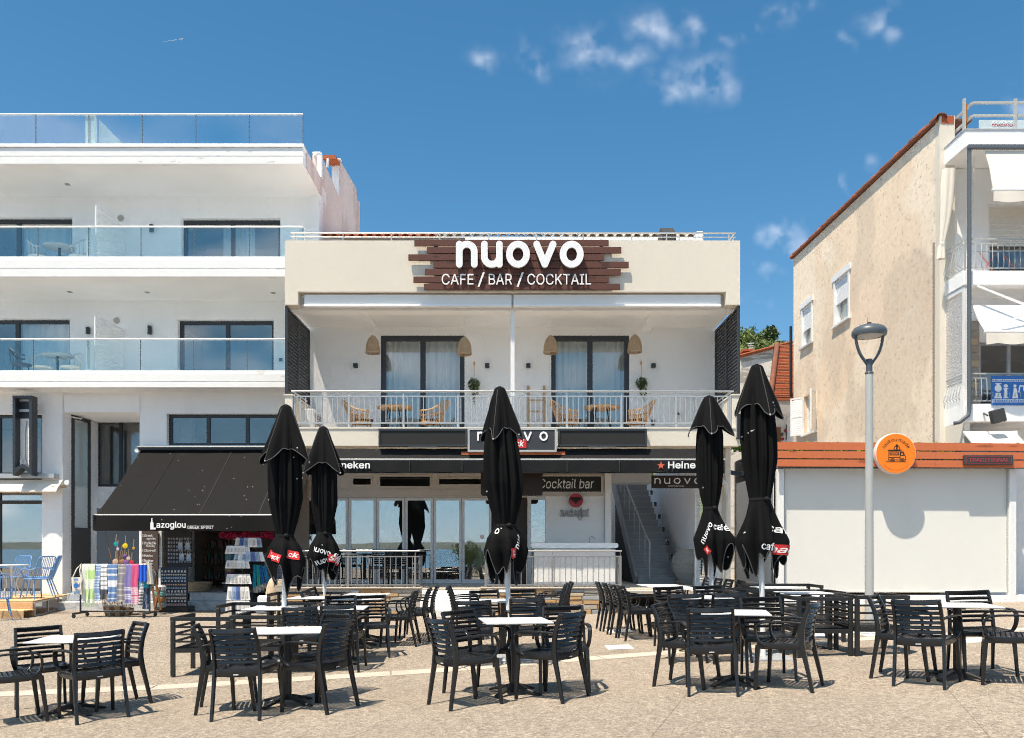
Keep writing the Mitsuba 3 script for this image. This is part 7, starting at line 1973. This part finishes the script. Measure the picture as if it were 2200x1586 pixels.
add(tl, 'spout', MB().tube([(w(1457), WN - .02, wz(891)), (w(1457), WN - .12, wz(891)), (w(1459), WN - .14, wz(897))], .02, 6), 'metal_black', True); add(tl, 'handle', MB().bar((w(1453), WN - .1, wz(889)), (w(1460), WN - .1, wz(889)), .02), 'leaf_dark')


def rattan_chair(px, d, deg, label):
    t = thing('rattan_armchair', label, 'chair', 'rattan chairs on the balcony', at(X(px, d), d, fz, deg))
    R = .012
    add(t, 'cushion', MB().box(-.22, .22, -.2, .22, .37, .43, .03), 'cushion')
    add(t, 'seat_ring', MB().tube([(.25 * math.cos(a) * 1.0, .24 * math.sin(a), .36) for a in np.linspace(0, 2 * np.pi, 29)[:-1]], .018, 6, closed=True), 'rattan', True)
    # shell: arms sweep up to the back
    th_ = np.linspace(math.radians(-25), math.radians(205), 25)
    top = np.array([(-.33 * math.cos(a) * 1.0, -.30 * math.sin(a) - .02 - .10 * max(0, math.sin(a)) ** 2, .60 + .24 * max(0, math.sin(a)) ** 3) for a in th_])
    add(t, 'top_rail', MB().tube(top, .02, 7), 'rattan', True)
    mid = np.array([(-.30 * math.cos(a), -.27 * math.sin(a) - .02 - .05 * max(0, math.sin(a)) ** 2, .50 + .12 * max(0, math.sin(a)) ** 3) for a in th_])
    add(t, 'mid_rail', MB().tube(mid, .012, 6), 'rattan', True)
    for k in range(25):
        a = th_[k]; add(t, 'cane', MB().tube([(-.25 * math.cos(a), -.24 * math.sin(a), .36), mid[k], top[k]], .009, 5), 'rattan', True)
    for sx_ in (-1, 1):
        for sy_ in (-1, 1): add(t, 'leg', MB().tube([(sx_ * .17, sy_ * .16, .36), (sx_ * .23, sy_ * .22, 0)], .008, 6), 'metal_black', True)
    add(t, 'cross_wire', MB().tube([(-.2, -.19, .16), (.2, .19, .16)], .006, 5).tube([(-.2, .19, .17), (.2, -.19, .17)], .006, 5), 'metal_black')


rattan_chair(777, 18.7, -70, 'rattan armchair on the balcony at the shop side of the first round table')
rattan_chair(924, 18.7, 70, 'rattan armchair on the balcony at the post side of the first round table')
rattan_chair(1222, 18.7, -70, 'rattan armchair on the balcony at the post side of the second round table')
rattan_chair(1366, 18.7, 70, 'rattan armchair on the balcony at the kiosk side of the second round table')
for px, k in ((849, 'first'), (1292, 'second')):
    t = thing('balcony_table', f'round wooden table with thin black legs before the {k} balcony door', 'table', 'round tables on the balcony')
    x, y = X(px, 18.8), 18.8
    add(t, 'table_top', MB().lathe([(0, fz + .70), (.40, fz + .70), (.41, fz + .72), (.40, fz + .74), (0, fz + .74)], 36, (x, y, 0)), 'pale_wood', 40)
    for a in (.6, 2.4, 3.9, 5.4):
        c_, s_ = math.cos(a), math.sin(a)
        add(t, 'leg', MB().tube([(x + .22 * c_ + .05 * s_, y + .22 * s_, fz + .70), (x + .31 * c_, y + .31 * s_, fz + .0)], .012, 6).tube([(x + .22 * c_ - .05 * s_, y + .22 * s_ + .05 * c_, fz + .70), (x + .31 * c_ - .003, y + .31 * s_, fz + .01)], .012, 6), 'metal_black', True)
    if k == 'first':
        c = thing('candle_glass', 'little white glass on the first round balcony table', 'glass'); add(c, 'cup', MB().lathe([(0, fz + .741), (.03, fz + .741), (.035, fz + .80), (.03, fz + .80), (0, fz + .75)], 14, (x + .03, y, 0)), 'letter_white', True); add(c, 'rim', MB().lathe([(.0305, fz + .8001), (.036, fz + .8001), (.036, fz + .806), (.0305, fz + .806)], 14, (x + .03, y, 0)), 'pole_grey', True)

# chairs and tables behind the glass balustrades of the white building
def terrace_chair(px, d, z, deg, label, col):
    t = thing('terrace_armchair', label, 'chair', None, at(X(px, d), d, z, deg))
    add(t, 'seat', MB().lathe([(0, .42), (.23, .42), (.24, .44), (.22, .45), (0, .45)], 20), col, 40)
    a = np.linspace(math.radians(-20), math.radians(200), 21)
    add(t, 'back_rail', MB().tube([(-.27 * math.cos(q_), -.25 * math.sin(q_), .62 + .2 * max(0, math.sin(q_)) ** 2) for q_ in a], .022, 7), col, True)
    for k in range(2, 19, 2):
        q_ = a[k]; add(t, 'back_rod', MB().tube([(-.22 * math.cos(q_), -.21 * math.sin(q_), .44), (-.27 * math.cos(q_), -.25 * math.sin(q_), .62 + .2 * max(0, math.sin(q_)) ** 2)], .009, 5), col)
    for sx_, sy_ in ((-1, -1), (1, -1), (1, 1), (-1, 1)): add(t, 'leg', MB().tube([(sx_ * .17, sy_ * .15, .42), (sx_ * .21, sy_ * .2, 0)], .013, 6), col)


terrace_chair(84, 20.1, fm, -70, 'pale armchair at the window side of the upper balcony table', 'table_white')
terrace_chair(170, 20.1, fm, 75, 'pale armchair at the screen side of the upper balcony table', 'table_white')
terrace_chair(92, 20.2, fl, 200, 'cream armchair at the window side of the lower balcony table', 'cream_cloth')
terrace_chair(152, 20.2, fl, 165, 'cream armchair at the screen side of the lower balcony table', 'cream_cloth')
terrace_chair(45, 19.9, fl, -60, 'dark armchair at the edge of the lower glass balcony', 'metal_dark')
for px, z, k in ((128, fm, 'upper'), (124, fl, 'lower')):
    t = thing('terrace_table', f'round grey table on the {k} glass balcony', 'table'); x = X(px, 20.2)
    add(t, 'table_top', MB().lathe([(0, z + .70), (.36, z + .70), (.36, z + .73), (0, z + .73)], 30, (x, 20.2, 0)), 'grey_white', 40); add(t, 'column', MB().lathe([(.2, z), (.2, z + .02), (.03, z + .05), (.03, z + .699)], 16, (x, 20.2, 0)), 'metal_dark', 40)
# ---------------------------------------------------------------- closed black umbrellas
def umbrella(label, xb, yb, xt, prof, capr, caph, tie_z, seed, prints=(), squash=.85):
    """prof: (height above the paving, radius) of the tied cloth from top to hem; the pole leans from xb to xt."""
    z0 = float(ground(xb, yb)); r = np.random.default_rng(seed)
    ztop = prof[0][0]
    t = thing('umbrella', label, 'umbrella', 'closed black umbrellas')
    lean = lambda h: xb + (xt - xb) * (h / ztop)
    add(t, 'pole', MB().tube([(lean(h), yb, z0 + h) for h in (0.02, 1.0, 2.0, ztop - .1)], .033, 14), 'pole_white', 40)
    add(t, 'base_plate', MB().box(xb - .3, xb + .3, yb - .3, yb + .3, z0 - .03, z0 + .03, .01), 'alu')
    hs = np.array([p[0] for p in prof])[::-1]; rs_ = np.array([p[1] for p in prof])[::-1]
    zmin = hs[0]
    nt, nz2 = 168, 70
    th = np.linspace(0, 2 * np.pi, nt + 1)
    k1, ph = 8, r.uniform(0, 6.28, 6)

    def rad(a, h):
        R = np.interp(h, hs, rs_) * .94
        below = np.clip((tie_z - h) / .45, 0, 1); above = np.clip((h - tie_z) / .5, 0, 1)
        f = (.15 * np.sin(11 * a + ph[0] + .7 * np.sin(2 * a + ph[1])) + .09 * np.sin(19 * a + ph[2] + h * 1.3)) * (.3 + .7 * above) * (h > tie_z)
        f2 = (.22 * np.sin(5 * a + ph[3] + .5 * np.sin(3 * a + ph[5])) + .13 * np.sin(9 * a + ph[4] + h)) * below * (h <= tie_z)
        asym = 1 + .20 * np.sin(a + ph[1]) * below + .07 * np.sin(a + ph[2] + h * 2) * above
        return R * (1 + f + f2) * asym

    hem = zmin + .13 * np.sin(5 * th + ph[3]) + .10 * np.sin(9 * th + ph[5]) + .05 * np.sin(2 * th + ph[0])

    def pt(a, h): return np.array([lean(h) + rad(a, h) * np.cos(a), yb + squash * rad(a, h) * np.sin(a), z0 + h])

    tt = np.linspace(0, 1, nz2)
    P = np.zeros((nz2, nt + 1, 3))
    for j, a in enumerate(th):
        h = hem[j % nt] + (ztop - .10 - hem[j % nt]) * tt
        rr = rad(a, h); P[:, j] = np.stack([lean(h) + rr * np.cos(a), yb + squash * rr * np.sin(a), z0 + h], -1)
    P[:, -1] = P[:, 0]
    m = MB().grid(P)
    add(t, 'canopy', m, 'black_canvas', True)
    add(t, 'hem', MB().tube(P[0, :-1], .0065, 5, closed=True), 'hem_grey', True)
    # wind vent: the short upper skirt with its drooping corners
    tips = np.abs(np.cos(2 * (th - ph[5]))) ** 3 * .8 + .2 * np.abs(np.cos(4 * (th - ph[5]))) ** 2
    Q = np.zeros((34, nt + 1, 3))
    for j, a in enumerate(th):
        hb = ztop - caph * (.74 + .26 * tips[j]); h = hb + (ztop - hb) * np.linspace(0, 1, 34); s = (ztop - h) / caph
        R = .055 + (capr - .055) * np.clip(s, 0, 1.0) ** .85
        R = R * (1 + (.20 * np.cos(4 * (a - ph[5])) + .10 * np.sin(9 * a + ph[0])) * np.clip(s * 1.4, 0, 1)) * np.where(s < .04, np.sqrt(np.clip(s / .04, 0.02, 1)), 1)
        Q[:, j] = np.stack([lean(h) + R * np.cos(a), yb + squash * R * np.sin(a), z0 + h], -1)
    Q[:, -1] = Q[:, 0]
    add(t, 'vent_cap', MB().grid(Q), 'black_canvas', True)
    add(t, 'cap_hem', MB().tube(Q[0, :-1], .0065, 5, closed=True), 'hem_grey', True)
    for q_ in range(4):
        j = int(((ph[5] + q_ * np.pi / 2) % (2 * np.pi)) / (2 * np.pi) * nt)
        add(t, 'corner_stud', MB().raw(trimesh.creation.icosphere(1).vertices * .013 + Q[0, j] - [0, .005, 0], trimesh.creation.icosphere(1).faces), 'alu', True)
        add(t, 'rib_seam', MB().tube(Q[::3, j] + (Q[::3, j] - np.array([[lean(h - z0), yb, h] for h in Q[::3, j, 2]])) * .02, .005, 5), 'char_panel', True)
    A = [(a, tie_z) for a in np.linspace(0, 2 * np.pi, 41)[:-1]]
    add(t, 'tie_strap', MB().strip(np.array([pt(a, h) + np.array([np.cos(a), squash * np.sin(a), 0]) * .006 for a, h in A + A[:1]]), .03, .006, (0, 0, 1)), 'black_cloth')
    add(t, 'knot', MB().raw(trimesh.creation.icosphere(2).vertices * [.035, .03, .03] + pt(-1.15, tie_z) + [0, -.02, 0], trimesh.creation.icosphere(2).faces), 'black_cloth', True)
    # prints on the lower skirt
    for s_, a0, h0, hgt, rot, kind in prints:
        mm = meshkit.text_mesh(s_, hgt, .002, True); v = np.array(mm.vertices)
        mm = trimesh.Trimesh(v, mm.faces, process=False)
        for _ in range(2): mm = mm.subdivide()
        v = np.array(mm.vertices)
        cr, sr = math.cos(math.radians(rot)), math.sin(math.radians(rot))
        R0 = float(np.interp(h0, hs, rs_))

        def wrap(u, w_, off):
            x, y = cr * u - sr * w_, sr * u + cr * w_
            return np.array([pt(a0 + xx / R0, h0 + yy) + off * np.array([math.cos(a0 + xx / R0), math.sin(a0 + xx / R0), 0]) for xx, yy in zip(x, y)])
        if kind == 'tag':
            L = v[:, 0].max(); gu, gw = np.meshgrid(np.linspace(-.02, L + .02, 14), np.linspace(-.028, hgt + .02, 6))
            add(t, 'red_tag', MB().grid(wrap(gu.ravel(), gw.ravel(), .010).reshape(6, 14, 3)), 'red_print', True)
            v = v.copy(); v[:, 0] += .2 * v[:, 1]
        add(t, 'print', MB().raw(wrap(v[:, 0], v[:, 1], .0145 if kind == 'tag' else .010), mm.faces), 'letter_white')


mpi = -math.pi / 2
umbrella('closed black umbrella tied low, with two red snack tags, beside the shop awning', -3.16, 11.6, -3.13, [(3.52, .05), (3.30, .12), (2.95, .20), (2.6, .215), (2.2, .215), (1.9, .165), (1.70, .12), (1.55, .22), (1.38, .27), (1.12, .23)], .33, .82, 1.70, 3, [('Snack', mpi - 1.05, 1.42, .065, -14, 'tag'), ('ck', mpi + .42, 1.42, .065, -14, 'tag')])
umbrella('smaller looking closed black umbrella with white cafe print before the folding doors', -3.17, 14.2, -3.20, [(3.52, .05), (3.28, .11), (2.95, .18), (2.6, .19), (2.2, .20), (1.95, .17), (1.70, .125), (1.52, .23), (1.32, .27), (1.10, .20)], .34, .82, 1.70, 8, [('nuovo café', mpi - .75, 1.42, .09, -16, 'p'), ('Snack', mpi + .55, 1.26, .075, -16, 'tag'), ('nuov', mpi - .6, 1.15, .09, 18, 'p')])
umbrella('closed black umbrella in the middle, leaning and dotted with bird droppings', -.02, 10.9, -.16, [(3.55, .05), (3.32, .12), (2.95, .18), (2.65, .225), (2.3, .24), (2.0, .20), (1.74, .135), (1.58, .25), (1.42, .28), (1.18, .22)], .235, .72, 1.74, 13, [('nuo', mpi + .75, 1.42, .085, 62, 'p'), ('ck', mpi + .32, 1.42, .06, -80, 'tag'), ('o', mpi - .7, 1.62, .085, 20, 'p')])
umbrella('closed black umbrella with a torn open skirt before the stair hall', 2.84, 11.9, 2.80, [(3.52, .05), (3.30, .11), (2.95, .165), (2.6, .17), (2.3, .165), (2.1, .14), (1.92, .105), (1.72, .16), (1.48, .25), (1.14, .20)], .27, .58, 1.92, 22, [('nuovo', mpi - .8, 1.40, .085, 58, 'p'), ('café', mpi + .0, 1.62, .085, -6, 'p'), ('k', mpi - .5, 1.28, .07, 40, 'tag')])
umbrella('tallest closed black umbrella with cafe print by the kiosk corner', 3.06, 10.2, 2.98, [(3.58, .05), (3.30, .12), (3.0, .175), (2.7, .19), (2.4, .185), (2.15, .16), (1.93, .13), (1.66, .21), (1.42, .29), (1.16, .24)], .26, .66, 1.93, 31, [('café', mpi + .55, 1.55, .085, -14, 'p'), ('café', mpi - .25, 1.33, .085, -6, 'p'), ('Snac', mpi + .42, 1.30, .075, -6, 'tag')])

# ---------------------------------------------------------------- sign inside the folding doors
al = thing('poster_board', 'colourful poster with the letters ALFA low behind the folding doors', 'poster')
PA = DG + .35
add(al, 'panel', MB().box(g(934), g(988), PA, PA + .02, zd, zd + .55), 'chocolate')
for c, px, col in (('A', 945, 'orange_face'), ('L', 957, 'leaf_bright'), ('F', 967, 'blue_paint'), ('A', 977, 'glass_frost')):
    add(al, 'lettering', text(c, g(px - 4.5), g(px + 4.5), Z(1223, PA), Z(1214, PA), PA - .001, .006, True), col)
fl2 = MB().raw(*leaf_cloud(500, (g(960), PA - .08, Z(1200, PA)), .35, .03, rng, (1, .2, .5), 8, .2))
fb = thing('red_flowers', 'red flowers behind the glass above the poster', 'flowers'); add(fb, 'blossom', fl2, 'crimson_bloom'); add(fb, 'stem', MB().tube([(g(960), PA - .08, zd), (g(960), PA - .08, Z(1205, PA))], .012, 5), 'leaf_green', True)

# ---------------------------------------------------------------- airliner with its short trail, very high and far
pl = thing('airliner', 'tiny white airliner with a short vapour trail high above the white building', 'aircraft')
pd_ = 9000.0
ax_, az_ = X(389, pd_), Z(84.5, pd_)
add(pl, 'fuselage', MB().tube([(ax_ - 22, pd_, az_ - 3), (ax_ - 10, pd_, az_ - 1), (ax_ + 14, pd_, az_ + 2), (ax_ + 22, pd_, az_ + 3)], [1.5, 3, 3, 1], 8), 'letter_white', True)
add(pl, 'wing', MB().bar((ax_ - 4, pd_ - 22, az_), (ax_ - 4, pd_ + 22, az_), 6, .8), 'letter_white')
add(pl, 'vapour_trail', MB().tube([(ax_ - 200, pd_, az_ - 28), (ax_ - 120, pd_, az_ - 17), (ax_ - 40, pd_, az_ - 6)], [.4, 1.2, 2.0], 6), 'letter_white', True)
